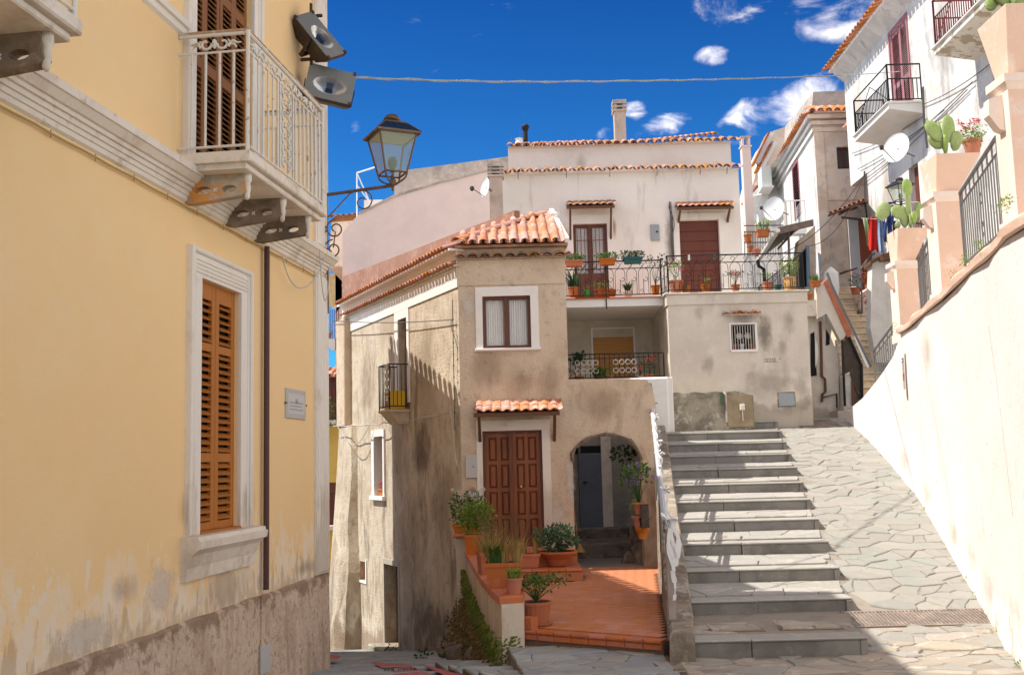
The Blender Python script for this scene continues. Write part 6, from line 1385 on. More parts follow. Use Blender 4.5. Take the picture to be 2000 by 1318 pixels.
# ------------------------------------------------------------------ white house with the flower balcony
wh = thing('white_house', 'off-white upper house with two tiled door canopies and a long iron balcony', 'house', (3, 24.7, .8))
FZ = 3.46; xR = FW.h(1448, 450)[0]; xL = FW.h(984, 420)[0]; EZ = 6.82
def wz(py, px=1200): return FW.h(px, py)[1]
f0, f1, fz1 = FW.h(1120, 480)[0], FW.h(1187, 480)[0], wz(437, 1150); g0, g1, gz1 = FW.h(1328, 480)[0], FW.h(1406, 480)[0], wz(429, 1370)
mb = MB(); wall_panel(mb, FW, xL, xR, -2, EZ, [(f0, f1, FZ, fz1, .16), (g0, g1, FZ, gz1, .2), (1.9, 2.85, 1.3, 2.86, .12)]); shell(mb, FW, xL, xR, -2, EZ, 6)
part('wall', mb, M['white_house'], wh)
FW2 = Fac(0, 25.6, 1, 0); a, b = FW2.h(993, 320)[0], FW2.h(1428, 310)[0]; pz = FW2.h(1200, 285)[1]
mb = MB(); wall_panel(mb, FW2, a, b, EZ-.1, pz); shell(mb, FW2, a, b, EZ-.1, pz, .6); part('parapet', mb, M['white_stain'], wh)
mb = MB(); mb.quad(FW.p(xL, EZ+.02, -.1), FW.p(xR, EZ+.02, -.1), FW.p(xR, EZ+.1, -1), FW.p(xL, EZ+.1, -1)); part('roof', mb, M['rtile_old'], wh)
def course(F, s0, s1, z, out, pitch, kind, parent, nm='eave_tile', S=None, both=True, drop=0):
    n = int((s1-s0)/pitch); k = pitch/.2; S = S or (-F.n*.92+Z*.4).normalized(); U = F.D.cross(S); U = U if U.z > 0 else -U
    for i in range(n+1):
        p = F.p(s0+pitch*(i+.0), z+random.uniform(-.012, .012), out)+F.D*random.uniform(-.01, .01)
        inst(nm, TILES[kind], frame(p, F.D*k, S, U*k*random.uniform(.9, 1.1)), parent)
        if both: inst(nm, TILES[kind], frame(p+F.D*(pitch/2)+U*.03, F.D*k, S, -U*k*.6), parent)
ec = part('eave', MB().fbox(FW, xL+.02, xR, EZ, EZ+.02, 0, .1), M['white_house'], wh)
course(FW, xL+.02, xR+.05, EZ+.03, .19, .205, 'rtile_old', ec)
p2 = part('parapet_eave', MB().fbox(FW2, a, b, pz, pz+.02, -.5, .08), M['white_stain'], wh); course(FW2, a+.05, b+.1, pz+.02, .15, .205, 'rtile_old', p2)
# metal gutter hooks
for q in (1012, 1106, 1190, 1282, 1366, 1418):
    s = FW.h(q, 350)[0]; part('gutter_hook', MB().tube([FW.p(s, EZ+.03, .2), FW.p(s, EZ-.06, .17), FW.p(s, EZ-.12, .12)], .012, 4), M['rust'], wh)
FW3 = Fac(0, 26.6, 1, 0); a3, b3 = FW3.h(1095, 280)[0], FW3.h(1395, 270)[0]; r0, r1 = FW3.h(1095, 290)[1], FW3.h(1395, 268)[1]
mb = MB(); mb.hexa([FW3.p(s, z, w) for s, z, w in ((a3, pz, 0), (b3, pz, 0), (b3, pz, -1), (a3, pz, -1), (a3, pz+.12, 0), (b3, r1, 0), (b3, r1, -1), (a3, pz+.12, -1))]); r3 = part('upper_roof', mb, M['bld_cream'], wh)
n = 30
for i in range(n):
    s = a3+(b3-a3)*i/(n-1); z = pz+.12+(r1-pz-.12)*i/(n-1); S = V((0, .9, .35)).normalized()
    inst('roof_tile', TILES['rtile'], frame(FW3.p(s, z+.02, .12), V((1.1, 0, 0)), S, V((0, -S.z, S.y))*1.1), r3)
tiles(r3, FW2.p(a+.3, pz+.12, -.3), (1, 0, 0), V((0, .93, .26)), 14, 2, .22, .34, 'rtile')
# doors
fd = window(wh, FW, f0, f1, FZ, fz1, -.10, M['winwood'], M['glass'], fr=.07, curtain=M['lace'])
for i in range(8): s = f0+.1+(f1-f0-.2)*i/7; part('window_bar', MB().tube([FW.p(s, FZ+1.0, -.06), FW.p(s, fz1-.1, -.06)], .008, 5), M['winwood'], fd)
part('lower_panel', MB().fbox(FW, f0+.05, f1-.05, FZ, FZ+.95, -.13, -.07), M['winwood'], fd); part('window_bar', MB().fbox(FW, f0+.06, f1-.06, fz1-.4, fz1-.385, -.07, -.055), M['winwood'], fd)
flat_surround(FW, f0, f1, FZ, fz1, .14, .14, .22, 0, M['white_house'], fd, .022)
gd = part('panelled_door', MB().fbox(FW, g0, g1, FZ, gz1, -.17, -.13), M['redwood'], wh)
for k in range(9): part('door_board', MB().bbox(FW, g0+.02, g1-.02, FZ+.02+k*(gz1-FZ-.04)/9, FZ+.005+(k+1)*(gz1-FZ-.04)/9, -.13, -.115, .004), M['redwood'], gd)
flat_surround(FW, g0, g1, FZ, gz1, .14, .14, .16, 0, M['white_house'], gd, .022)
canopy('weathered tiled canopy over the glazed balcony door', FW, FW.h(1106, 410)[0], FW.h(1197, 410)[0], wz(402, 1150)+.02, .36, 7, 'rtile_old', True, .9, wh, .14)
canopy('tidy tiled canopy over the red balcony door', FW, FW.h(1318, 412)[0], FW.h(1426, 412)[0], wz(404, 1370)+.02, .36, 9, 'rtile', True, .42, wh, .14)
s0, z1 = FW.h(1270, 440); s1, z0 = FW.h(1288, 470); part('electric_box', MB().bbox(FW, s0, s1, z0, z1, 0, .07, .01), M['meter2'], wh); part('box_lock', MB().tube([FW.p(s1-.06, z0+.2, .06), FW.p(s1-.06, z0+.2, .085)], .025, 8), M['blackiron'], wh)
mb = MB(); s = FW.h(1307, 400)[0]
for dx in (0, .03): mb.tube([FW.p(s+dx, wz(395, 1307), .04), FW.p(s+dx+.02, wz(430, 1307), .04), FW.p(s+dx+.01, wz(480, 1307), .03), FW.p(s+dx+.03, wz(510, 1307), .03)], .011, 5)
mb.tube(bez(FW.p(s, wz(400, 1307), .05), FW.p(s-.1, wz(410, 1307), .1), FW.p(s+.2, wz(430, 1307), .1), FW.p(s+.05, wz(455, 1307), .05), 10), .01, 4)
part('wall_wires', mb, M['cable'], wh)
# chimneys and flues
def chimney(label, px0, px1, pyt, pyb, d, slats=3, m='chimney', capm='beam'):
    a, b = at(px0, pyb, d), at(px1, pyb, d); zt = at((px0+px1)/2, pyt, d).z; w = b.x-a.x; t = thing('chimney', label, 'chimney', a)
    ch = min(.36, (zt-a.z)*.25); part('stack', MB().box(a.x, b.x, d, d+w, a.z-.3, zt-ch), M[m], t)
    for cx, cy in ((0, 0), (1, 0), (1, 1), (0, 1)): part('post', MB().box(a.x+cx*(w-.07)+.0, a.x+.07+cx*(w-.07), d+cy*(w-.07), d+.07+cy*(w-.07), zt-ch, zt-.04), M[m], t)
    for i in range(slats): z = zt-ch+ch*i/slats; part('slat', MB().box(a.x-.035, b.x+.035, d-.035, d+w+.035, z, z+.045), M[m] if i == 0 else M['greyconcrete'], t)
    part('cap', MB().box(a.x-.03, b.x+.03, d-.03, d+w+.03, zt-.045, zt), M['greyconcrete'], t); return t
chimney('tall square chimney rising from the middle of the white house roof', 1202, 1224, 195, 285, 26.0)
chimney('slatted chimney left of the white house beside the small dish', 957, 983, 319, 425, 23.9, 4)
c = at(1027, 285, 25.8); t = thing('flue', 'black metal flue with a round cowl on the roof', 'flue', c); zt = at(1027, 243, 25.8).z
part('pipe', MB().tube([c-Z*.1, V((c.x, c.y, zt-.12))], .055, 10), M['blackiron'], t); part('cowl', MB().lathe(V((c.x, c.y, zt-.16)), [(.07, 0), (.09, .05), (.1, .1), (.06, .15), (0, .17)], 12), M['blackiron'], t)
c = at(1015, 296, 25.75); t = thing('flue', 'short pale chimney pot with thin aerials at the left roof corner', 'flue', c)
part('stack', MB().box(c.x-.1, c.x+.1, c.y-.1, c.y+.1, c.z-.15, c.z+.12), M['chimney'], t); part('cowl', MB().lathe(c+Z*.12, [(.09, 0), (.09, .06), (.11, .07), (.11, .12), (.09, .13), (.09, .19), (.12, .2), (0, .24)], 12), M['plastic_white'], t)
part('aerial', MB().tube([c+V((.02, .1, .1)), c+V((.02, .1, .75))], .008, 4), M['greyiron'], t); part('aerial', MB().tube([c+V((-.2, .1, -.1)), c+V((-.2, .1, .4))], .005, 4).tube([c+V((-.3, .1, .3)), c+V((-.1, .1, .3))], .005, 4), M['greyiron'], t)
def dish(label, px, py, d, rx, ry, aim, arm_px, m='dish', mount=None):
    c = at(px, py, d); s = d/FPX; n = V(aim).normalized(); A = n.cross(Z).normalized(); B = A.cross(n); t = thing('satellite_dish', label, 'satellite dish', c); mb = MB(); R = ry*s
    rings = [(1, .0), (.75, -.10), (.45, -.19), (.15, -.235)]
    for k, dd in rings:
        for i in range(20): g = 2*pi*i/20; mb.v.append(c+A*R*.92*k*cos(g)+B*R*k*sin(g)+n*(dd*R))
    for r_ in range(3):
        for i in range(20): j = (i+1) % 20; mb.f.append((r_*20+i, r_*20+j, (r_+1)*20+j, (r_+1)*20+i))
    mb.f.append(tuple(60+i for i in range(20))); mb.mi = [0]*len(mb.f); part('reflector', mb, M[m], t, smooth=True)
    part('rim', MB().tube([c+A*R*.92*cos(g)+B*R*sin(g) for g in [2*pi*i/20 for i in range(20)]], R*.02, 4, True), M[m], t)
    f = at(arm_px[0], arm_px[1], d-.3); part('feed_arm', MB().tube([c-B*R*.98, f], .012, 5), M['greyiron'], t); part('receiver', MB().lathe(f-Z*.03, [(.025, -.03), (.05, 0), (.05, .06), (.02, .08)], 8), M['metal_dark'], t)
    part('mount', MB().tube([c-n*R*.2, c-n*R*.2-V((0, 0, .1))+(V(mount) if mount else V((.2, .3, -.2)))], .02, 6), M['greyiron'], t); return t
dish('small white dish mounted on the side of the slatted chimney', 947, 366, 23.8, 9, 19, (-.85, -.5, .1), (922, 368), mount=(.2, .15, 0))
# ------------------------------------------------------------------ pink house to the left with the long sloping parapet
pk = thing('pink_house', 'pale pink gable wall with a grey sloping parapet behind the beige house', 'house', at(668, 560, 31)-Z*6)
FP_ = Fac(0, 31, 1, 0); hp = lambda px, py, w=0: (lambda q: FP_.p(q[0], q[1], w))(FP_.h(px, py))
mb = MB().prism([hp(668, 640), hp(669, 455), hp(690, 430), hp(702, 418), hp(770, 384), hp(860, 357), hp(985, 326), hp(992, 640)], (0, 3, 0)); part('gable_wall', mb, M['pinkwall'], pk)
mb = MB().prism([hp(768, 385, -.3), hp(768, 330, -.3), hp(860, 318, -.3), hp(995, 300, -.3), hp(995, 350, -.3)], (0, .5, 0)); part('sloping_parapet', mb, M['greyconcrete'], pk)
part('coping_line', MB().tube([hp(702, 417, .02), hp(770, 383, .02), hp(860, 356, .02), hp(985, 325, .02)], .04, 4), M['greyconcrete'], pk)
FY = Fac(0, 33, 1, 0); hy = lambda px, py, w=0: (lambda q: FY.p(q[0], q[1], w))(FY.h(px, py))
yb = thing('roof_corner', 'yellowish roof corner with a few tiles behind the lantern bracket', 'house', hy(650, 470))
part('wall', MB().prism([hy(640, 520), hy(648, 432), hy(700, 428), hy(720, 460), hy(720, 520)], (0, 3, 0)), M['bld_cream'], yb)
for i in range(5): inst('roof_tile', TILES['rtile_old'], frame(hy(652+i*11, 427-i*.8, .1), V((1.8, 0, 0)), V((0, .95, .3)).normalized(), V((0, -.45, 1.5))), yb)
part('tile_bed', MB().prism([hy(645, 434, .02), hy(652, 424, .02), hy(700, 418, .02), hy(704, 430, .02)], (0, 1.5, 0)), M['rtile_old'], yb)
mb = MB(); F34 = lambda px, py: at(px, py, 32.2)
mb.tube([F34(697, 425), F34(697, 338)], .022, 6); mb.tube([F34(697, 338), F34(735, 326)], .022, 6); mb.tube([F34(697, 338), F34(722, 395)], .022, 6); mb.tube([F34(697, 362), F34(722, 395)], .02, 5)
solo('roof_frame', mb, M['plastic_white'], 'thin white metal frame standing on the roof behind the lantern', 'frame', loc=F34(697, 425))
part('roof_box', MB().prism([hy(711, 410), hy(711, 391), hy(747, 390), hy(747, 410)], (0, .8, 0)), M['white_house'], yb)
# ------------------------------------------------------------------ lower block, loggia and terrace roof
bk = thing('lower_block', 'plain grey-beige ground floor with a barred window under a row of tiles', 'house', (4.7, 22.1, .8))
kx0, kx1 = 3.31, 6.25; q0 = FK.h(1427, 634); q1 = FK.h(1476, 682); KW = (q0[0], q1[0], q1[1], q0[1])
mb = MB(); wall_panel(mb, FK, kx0, kx1, .3, 3.2, [(*KW, .25)]); mb.quad(V((kx0, 22.1, .3)), V((kx0, 24.7, .3)), V((kx0, 24.7, 3.2)), V((kx0, 22.1, 3.2))); mb.quad(V((kx1, 22.1, .3)), V((kx1, 27, .3)), V((kx1, 27, 3.2)), V((kx1, 22.1, 3.2)))
part('wall', mb, M['block'], bk)
mb = MB(); mb.bbox(FK, kx0-.03, kx1+.02, 3.2, 3.43, -3.5, .035, .012); part('roof_slab', mb, M['block'], bk); part('slab_edge', MB().bbox(FK, kx0-.07, kx1+.05, 3.43, FZ, -3.6, .08, .01), M['trimdirty'], bk)
kw = part('barred_window', MB().fbox(FK, KW[0]-.03, KW[1]+.03, KW[2]-.05, KW[2], -.2, .05), M['whitepaint'], bk)
part('window_frame', MB().fbox(FK, KW[0]-.035, KW[0], KW[2], KW[3]+.03, -.05, .015).fbox(FK, KW[1], KW[1]+.05, KW[2], KW[3]+.03, -.05, .015).fbox(FK, KW[0], KW[1], KW[3], KW[3]+.03, -.05, .015), M['whitepaint'], kw)
part('back_pane', MB().quad(FK.p(KW[0], KW[2], -.24), FK.p(KW[1], KW[2], -.24), FK.p(KW[1], KW[3], -.24), FK.p(KW[0], KW[3], -.24)), M['dark'], kw)
for i in range(9): s = KW[0]+.03+(KW[1]-KW[0]-.06)*i/8; part('bar', MB().tube([FK.p(s, KW[2], -.02), FK.p(s, KW[3], -.02)], .007, 5), M['cream_iron'], kw)
for k in (.33, .68):
    c = FK.p(KW[0]+(KW[1]-KW[0])*k, (KW[2]+KW[3])/2+.02, 0); mb = MB()
    for g in range(6): a_ = pi*g/3; mb.tube(spiral(c+V((.035*cos(a_), 0, .035*sin(a_))), V((cos(a_), 0, sin(a_))), V((-sin(a_), 0, cos(a_))), .03, .03, 0, 2*pi, 8), .005, 4)
    part('rosette', mb, M['cream_iron'], kw)
a_, b_ = FK.h(1413, 612), FK.h(1486, 612)
tk = part('tile_hood', MB().fbox(FK, a_[0], b_[0], a_[1]-.05, a_[1]-.02, 0, .05), M['block'], bk)
course(FK, a_[0]+.05, b_[0]-.02, a_[1]-.03, .10, .15, 'rtile', tk, 'hood_tile', (-FK.n*.95+Z*.3).normalized())
M['mould'] = mat('damp_stain', (.30, .25, .20), .97, [((.22, .18, .15), 4, .45, .6, .8), ((.45, .40, .33), 5, .52, .66, .7)], (30, .4))
s0, z1 = FK.h(1520, 768); s1, z0 = FK.h(1552, 792); part('meter_flap', MB().bbox(FK, s0, s1, z0, z1, 0, .02, .005), M['meter2'], bk)
part('flap_frame', MB().fbox(FK, s0-.025, s1+.025, z0-.025, z1+.025, 0, .008), M['mossstone'], bk)
# faint house-number plate lettering on the plaster
M['faint'] = mat('faint_lettering', (.22, .20, .18), .9)
mb = MB(); s0, z0 = FK.h(1494, 706)
for k, wdt in enumerate((.045, .035, .04, .04, .03)): mb.fbox(FK, s0+k*.05, s0+k*.05+.012, z0, z0+.06, 0, .003); mb.fbox(FK, s0+k*.05, s0+k*.05+wdt, z0+.05, z0+.062, 0, .0035); mb.fbox(FK, s0+k*.05+.02, s0+k*.05+wdt, z0, z0+.012, 0, .0035)
mb.fbox(FK, s0-.01, s0+.26, z0-.02, z0-.012, 0, .003); mb.fbox(FK, s0+.30, s0+.325, z0+.04, z0+.065, 0, .003); part('lettering', mb, M['faint'], bk)
lw_ = thing('low_wall', 'low mossy stone wall against the grey block at the stair head', 'wall', (3.3, 21.55, .75)); FL = Fac(0, 21.55, 1, 0)
mb = MB(); n = 14; a_, b_ = FL.h(1311, 790)[0], FL.h(1472, 790)[0]; zt_ = FL.h(1390, 766)[1]; xm_ = FL.h(1420, 790)[0]
P = [FL.p(a_, .5)]+[FL.p(a_+(b_-a_)*i/n, zt_+.02*sin(i*1.9)-(.1*max(0, (i-n+2))/2)) for i in range(n+1)]+[FL.p(b_+.01, .5)]
part('masonry', MB().prism(P, (0, .54, 0)), M['mossstone'], lw_)
part('render_patch', MB().fbox(FL, xm_, b_-.03, .6, zt_-.08, 0, .02), mat('ochre_patch', (.38, .30, .19), .95, [((.26, .2, .13), 3, .45, .62, .8)], (20, .6)), lw_)
mb = MB(); s = FL.h(1418, 800)[0]; mb.tube([FL.p(s, .7, .04), FL.p(s, zt_-.05, .04), FL.p(s-.03, zt_, .0)], .022, 8); part('water_pipe', mb, M['greyconcrete'], lw_)
s = FL.h(1409, 780)[0]; part('green_pipe', MB().tube([FL.p(s, FL.h(1409, 792)[1], .04), FL.p(s, zt_, .04)], .02, 8), M['leaf_blue'], lw_)
s, z_ = FL.h(1449, 795); part('socket_box', MB().bbox(FL, s-.05, s+.05, z_-.06, z_+.06, .02, .06), M['trim'], lw_); part('socket_pipe', MB().tube([FL.p(s, z_-.06, .04), FL.p(s, .72, .04)], .01, 5), M['trim'], lw_)
# balcony slab and loggia between beige house and block
lg = thing('loggia', 'recessed loggia with an orange roller blind below the flower balcony', 'loggia', (2.1, 24.6, 1.4))
part('back_wall', MB().fbox(FW, .96, 1.9, 1.2, 3.26, .002, .03).fbox(FW, 2.85, 3.31, 1.2, 3.26, .002, .03).fbox(FW, 1.9, 2.85, 2.86, 3.26, .002, .03), M['loggia'], lg)
part('loggia_floor', MB().box(.96, 3.2, 21.5, 24.65, 1.1, 1.3), M['loggia'], lg)
bs = part('balcony_slab', MB().box(.96, 3.28, 22.5, 24.69, 3.27, FZ-.02), M['slab_white'], wh); part('slab_tiles', MB().box(.96, 3.30, 22.46, 24.69, FZ-.02, FZ), M['terracap'], wh)
zo = at(1200, 642, 24.65).z; bl_ = part('blind_box', MB().fbox(FW, 1.86, 2.89, zo, zo+.03, .03, .06).fbox(FW, 1.86, 1.9, 1.3, zo, .03, .06).fbox(FW, 2.85, 2.89, 1.3, zo, .03, .06), M['whitepaint'], lg)
for k in range(28): z = 1.3+(zo-1.3)*k/28; part('blind_slat', MB().bbox(FW, 1.9, 2.85, z+.002, z+(zo-1.3)/28-.003, -.06, -.045, .006), M['orange_blind'], lg)
FL2 = Fac(0, 21.45, 1, 0); zt_ = FL2.h(1200, 739)[1]
part('loggia_parapet', MB().bbox(FL2, .96, 3.25, .5, zt_, -.16, 0, .02), M['whitepaint'], lg); part('stair_head_wall', MB().bbox(FL2, FL2.h(1250, 780)[0], FL2.h(1307, 780)[0], .0, zt_+.01, -.2, .03, .04), M['whitepaint'], lg)
zr = FL2.h(1200, 690)[1]
lr = rail_line(lg, (.98, 21.52), (FL2.h(1297, 700)[0], 21.52), zt_, zt_, zr-zt_, M['blackiron'], .10, .007, .013, low=.03, name='loggia_railing')
part('second_rail', MB().tube([V((1.3, 22.3, zr-.02)), V((FL2.h(1283, 700)[0]+.1, 22.3, zr))], .01, 5), M['blackiron'], lg)
for i, px in enumerate((1128, 1140, 1152, 1164, 1203, 1215, 1227, 1239)):
    for zz_ in (.33, .66): c = V((FL2.h(px, 710)[0], 21.50, zt_+(zr-zt_)*zz_)); part('ring', MB().tube([c+V((.05*cos(g), 0, .05*sin(g))) for g in [2*pi*k/12 for k in range(12)]], .007, 4, True), M['trim'], lg)
# iron balcony railing: left length, return, and length over the block
rl = thing('balcony_railing', 'long wrought-iron railing of arches and curls along the balcony', 'railing', (1, 22.55, FZ))
hR = at(1350, 499, 22.1).z-FZ
arch_rail(rl, (.98, 22.55), (3.26, 22.55), FZ, hR, M['blackiron'], .25, 'railing_length'); arch_rail(rl, (3.26, 22.55), (3.34, 22.12), FZ, hR, M['blackiron'], .22, 'railing_return')
arch_rail(rl, (3.34, 22.12), (6.22, 22.12), FZ, hR, M['blackiron'], .26, 'railing_length'); rail_line(rl, (6.22, 22.12), (6.3, 26.5), FZ, FZ, hR, M['blackiron'], .12, .008, .012, name='railing_side')
mb = MB(); mb.tube([V((2.05, 22.47, FZ-.25)), V((2.05, 22.5, FZ+hR*.85))], .012, 6); part('stay', mb, M['blackiron'], rl)
for px, mm in ((1298, 'whitepot'), (1346, 'whitepot'), (1396, 'teal')): c = V((at(px, 506, 22.1).x, 22.12, FZ+hR)); part('clothes_peg', MB().box(c.x-.02, c.x+.02, c.y-.02, c.y+.02, c.z-.1, c.z+.02), M[mm], rl)
# ------------------------------------------------------------------ stair handrail with bows
hr_ = thing('stair_handrail', 'pale steel handrail on posts beside the grey steps', 'handrail', (1.62, 10.6, -1.7))
A0 = at(1298, 1014, 11.2); B0 = at(1269, 758, 20.6); mb = MB(); wob = [A0.lerp(B0, i/12) for i in range(13)]
part('top_tube', MB().tube(wob, .034, 8), mat('white_steel', (.55, .58, .60), .45, metal=.2), hr_); part('mid_tube', MB().tube([p-Z*.12 for p in wob], .018, 8), M['greyiron'], hr_)
pb_ = atz(1307, 1212, -1.72); pst = V((A0.x+.02, A0.y-.05, 0))
part('post', MB().box(A0.x-.0, A0.x+.075, A0.y-.04, A0.y+.035, -1.74, A0.z), mat('post_paint', (.40, .345, .30), .6, [((.3, .25, .2), 6, .5, .66, .6)]), hr_)
for k in (.28, .55, .8, .99): p = A0.lerp(B0, k); part('post', MB().tube([V((p.x, p.y, -1.554+.2218*(p.y-11.77)-.1)), p], .022, 8), M['greyiron'], hr_)
gb = thing('bow_garland', 'white ribbon garland with bows tied along the stair handrail', 'garland', A0); 
def bow(c, s, tails=0):
    mb = MB()
    for k in range(7):
        g = random.uniform(0, 2*pi); d = V((cos(g), random.uniform(-.6, .3), sin(g)*.9)); u = d.cross(V((.2, .9, .3))).normalized()
        P = bez(c, c+d*s*.7+u*s*.5, c+d*s*1.2-u*s*.3, c+u*s*.05, 8); sd = d.cross(u).normalized()*s*.20
        for a, b in zip(P, P[1:]): mb.quad(a-sd, a+sd, b+sd, b-sd)
    for k in range(tails):
        x = c+V((random.uniform(-.02, .03), -.02, 0)); L = s*random.uniform(2.6, 4.2); P = [x+V((.02*sin(j*1.3+k)+.03*j/6+k*.015, -.01*j, -L*j/6)) for j in range(7)]
        for a, b in zip(P, P[1:]): mb.quad(a-V((s*.13, 0, 0)), a+V((s*.13, 0, 0)), b+V((s*.13, 0, 0)), b-V((s*.13, 0, 0)))
    part('bow', mb, M['white_cloth'], gb, smooth=True)
ln = (B0-A0)
for py, s, tl_ in ((1018, .135, 5), (958, .10, 1), (918, .09, 0), (888, .10, 1), (862, .10, 0), (840, .09, 0), (815, .10, 0), (788, .11, 0), (762, .11, 0)):
    best = min((A0+ln*(i/200) for i in range(201)), key=lambda p: abs((lambda r: r)(659-FPX*(p.dot(_u)/p.dot(_f)))-py)); bow(best+V((.03, -.03, 0)), s, tl_)
part('ribbon', MB().tube([p+V((.03*cos(i*1.1), -.01, .04*sin(i*1.1))) for i, p in enumerate([A0+ln*(j/70) for j in range(22, 71)])], .013, 5), M['white_cloth'], gb)
P = [A0+V((.06+.01*sin(i), -.08, -.22-.06*i)) for i in range(11)]; mb = MB()
for i, (a, b) in enumerate(zip(P, P[1:])): w = .018+.012*sin(i*1.4); mb.quad(a-V((w, 0, 0)), a+V((w, 0, 0)), b+V((w*.9, 0, 0)), b-V((w*.9, 0, 0)))
part('tail', mb, M['white_cloth'], gb)
# ------------------------------------------------------------------ white street building on the right
ib = thing('white_street_building', 'tall white building with balconies and a mauve shuttered door on the right', 'building', FI.p(0, 2))
IE = FI.h(1657, 80, .5)[1]-.06
ds0, ds1 = FI.h(1776, 120)[0], FI.h(1741, 120)[0]; BZ = FI.h(1735, 203, .82)[1]
lo_s0, lo_s1 = FI.h(1797, 380)[0], FI.h(1778, 380)[0]; loz0, loz1 = 3.2, FI.h(1785, 322)[1]
mb = MB(); wall_panel(mb, FI, -24, -.05, 7.7, IE, [(ds0, ds1, BZ, FI.h(1745, 62)[1], .1)]); shell(mb, FI, -24, -.05, 7.7, IE, 8); wall_panel(mb, FI, -24, -1.5, 1.5, 7.7, [(lo_s0, lo_s1, loz0, loz1, .2)]); shell(mb, FI, -24, -1.5, -1, 7.7, 8); mb.quad(FI.p(-1.5, 7.7), FI.p(-.05, 7.7), FI.p(-.05, 7.7, -8), FI.p(-1.5, 7.7, -8)); part('wall', mb, M['bld_white'], ib)
mb = MB(); mb.hexa([FI.p(s, z, w) for z in (IE, IE+.05) for s, w in ((-24, .4), (.1, .4), (.1, -8), (-24, -8))]); mb.quad(FI.p(-24, IE+.05, .42), FI.p(.1, IE+.05, .42), FI.p(.1, IE+1.6, -4), FI.p(-24, IE+1.6, -4)); ir = part('roof', mb, M['slab_white'], ib)
S = (-FI.n*.93+Z*.37).normalized()
for i in range(40): inst('eave_tile', TILES['rtile'], frame(FI.p(.05-i*.235, IE+.07+random.uniform(-.01, .01), .55), FI.D*1.1, S, (FI.D.cross(S) if FI.D.cross(S).z > 0 else -FI.D.cross(S))*1.1), ir)
part('cove', MB().prism([FI.p(-24, IE-.35, 0), FI.p(-24, IE, .38), FI.p(-24, IE, 0)], FI.D*23.95), M['bld_white'], ib)
md = part('mauve_door', MB().quad(FI.p(ds0, BZ, -.09), FI.p(ds1, BZ, -.09), FI.p(ds1, FI.h(1745, 62)[1], -.09), FI.p(ds0, FI.h(1745, 62)[1], -.09)), M['dark'], ib)
zt_ = FI.h(1745, 62)[1]; mm_ = (ds0+ds1)/2
flat_surround(FI, ds0, ds1, BZ, zt_, .07, .07, .09, 0, M['mauve'], md, .03)
for a, b in ((ds0, mm_-.003), (mm_+.003, ds1)): shutter(md, FI, a, b, BZ+.02, zt_, -.02, [(BZ+.12, BZ+.95), (BZ+1.08, zt_-.12)], M['mauve'], .05, 50, .06, .035)
def ibalcony(label, s0, s1, z, w, iron, slabm, h=.92, under=.26):
    b = part('balcony', MB().hexa([FI.p(s, zz, ww) for s, zz, ww in ((s0, z-under, 0), (s1, z-under, 0), (s1, z-.12, w), (s0, z-.12, w), (s0, z, 0), (s1, z, 0), (s1, z, w), (s0, z, w))]), M[slabm], ib, label=label)
    part('slab_top', MB().bbox(FI, s0-.04, s1+.04, z+.002, z+.045, 0, w+.05, .01), M['slab_white'], b)
    z += .05
    for (a, wa), (c, wc) in (((s0+.04, 0), (s0+.04, w-.03)), ((s0+.04, w-.03), (s1-.04, w-.03)), ((s1-.04, w-.03), (s1-.04, 0))):
        o = rail_line(ib, FI.p(a, 0, wa), FI.p(c, 0, wc), z, z, h, M[iron], .105, .009, .02, name='balcony_railing', sq=True, mid=h*.62)
        if abs(a-c) > .5: part('brace', MB().tube([FI.p(a, z+.05, wa), FI.p((a+c)/2, z+h*.9, wa), FI.p(c, z+.05, wa)], .01, 4), M[iron], ib)
    return b
b1s0, b1s1 = FI.h(1803, 200)[0]-.0, FI.h(1667, 240, .82)[0]
ibalcony('white balcony with black railing before the mauve door', b1s0, b1s1, BZ, .82, 'blackiron', 'slab_white')
b2s1 = FI.h(1822, 70, .85)[0]
ibalcony('nearer balcony with dark red railing and peeling underside', b2s1-2.9, b2s1, FI.h(1822, 100, .85)[1], .85, 'redbrown_iron', 'peeling', 1.0)
part('lower_door', MB().fbox(FI, lo_s0, lo_s1, loz0, loz1, -.18, -.14), M['redwood'], ib)
flat_surround(FI, lo_s0, lo_s1, loz0, loz1, .14, .2, .12, 0, M['slab_white'], bpy.data.objects[ib.name], .03) if False else None
mb = MB()
for (p_, q_) in (((1805, 205), (1940, 125)), ((1668, 300), (1812, 225)), ((1680, 330), (1850, 215)), ((1690, 345), (1905, 160)), ((1690, 360), (1895, 175))):
    (s0, z0), (s1, z1) = FI.h(*p_), FI.h(*q_); mb.tube(sagline(FI.p(s0, z0, .05), FI.p(s1, z1, .06), .08, 10), .011, 4)
for px, y0, y1 in ((1812, 165, 290), (1697, 330, 470)):
    s = FI.h(px, (y0+y1)/2)[0]; z0, z1 = FI.h(px+3, y1)[1], FI.h(px, y0)[1]
    for k in range(3): mb.tube([FI.p(s+.04*k, z0, .05), FI.p(s+.04*k+.02*sin(k), (z0+z1)/2, .07), FI.p(s+.04*k, z1, .05)], .013, 4)
solo('wall_cable', mb, M['cable'], 'bundle of slanting grey cables on the white street building', 'cable', loc=FI.p(-3, 6, .05))
mb = MB(); a_, b_ = at(1690, 340, 28.5), at(1520, 498, 29.5); mb.tube(sagline(a_, b_, .35, 14), .014, 4); mb.tube(sagline(a_+Z*.05, at(1580, 480, 29), .5, 14), .011, 4)
solo('overhead_cable', mb, M['cable'], 'slack dark cable drooping from the white building to the lean-to roof', 'cable', loc=a_)
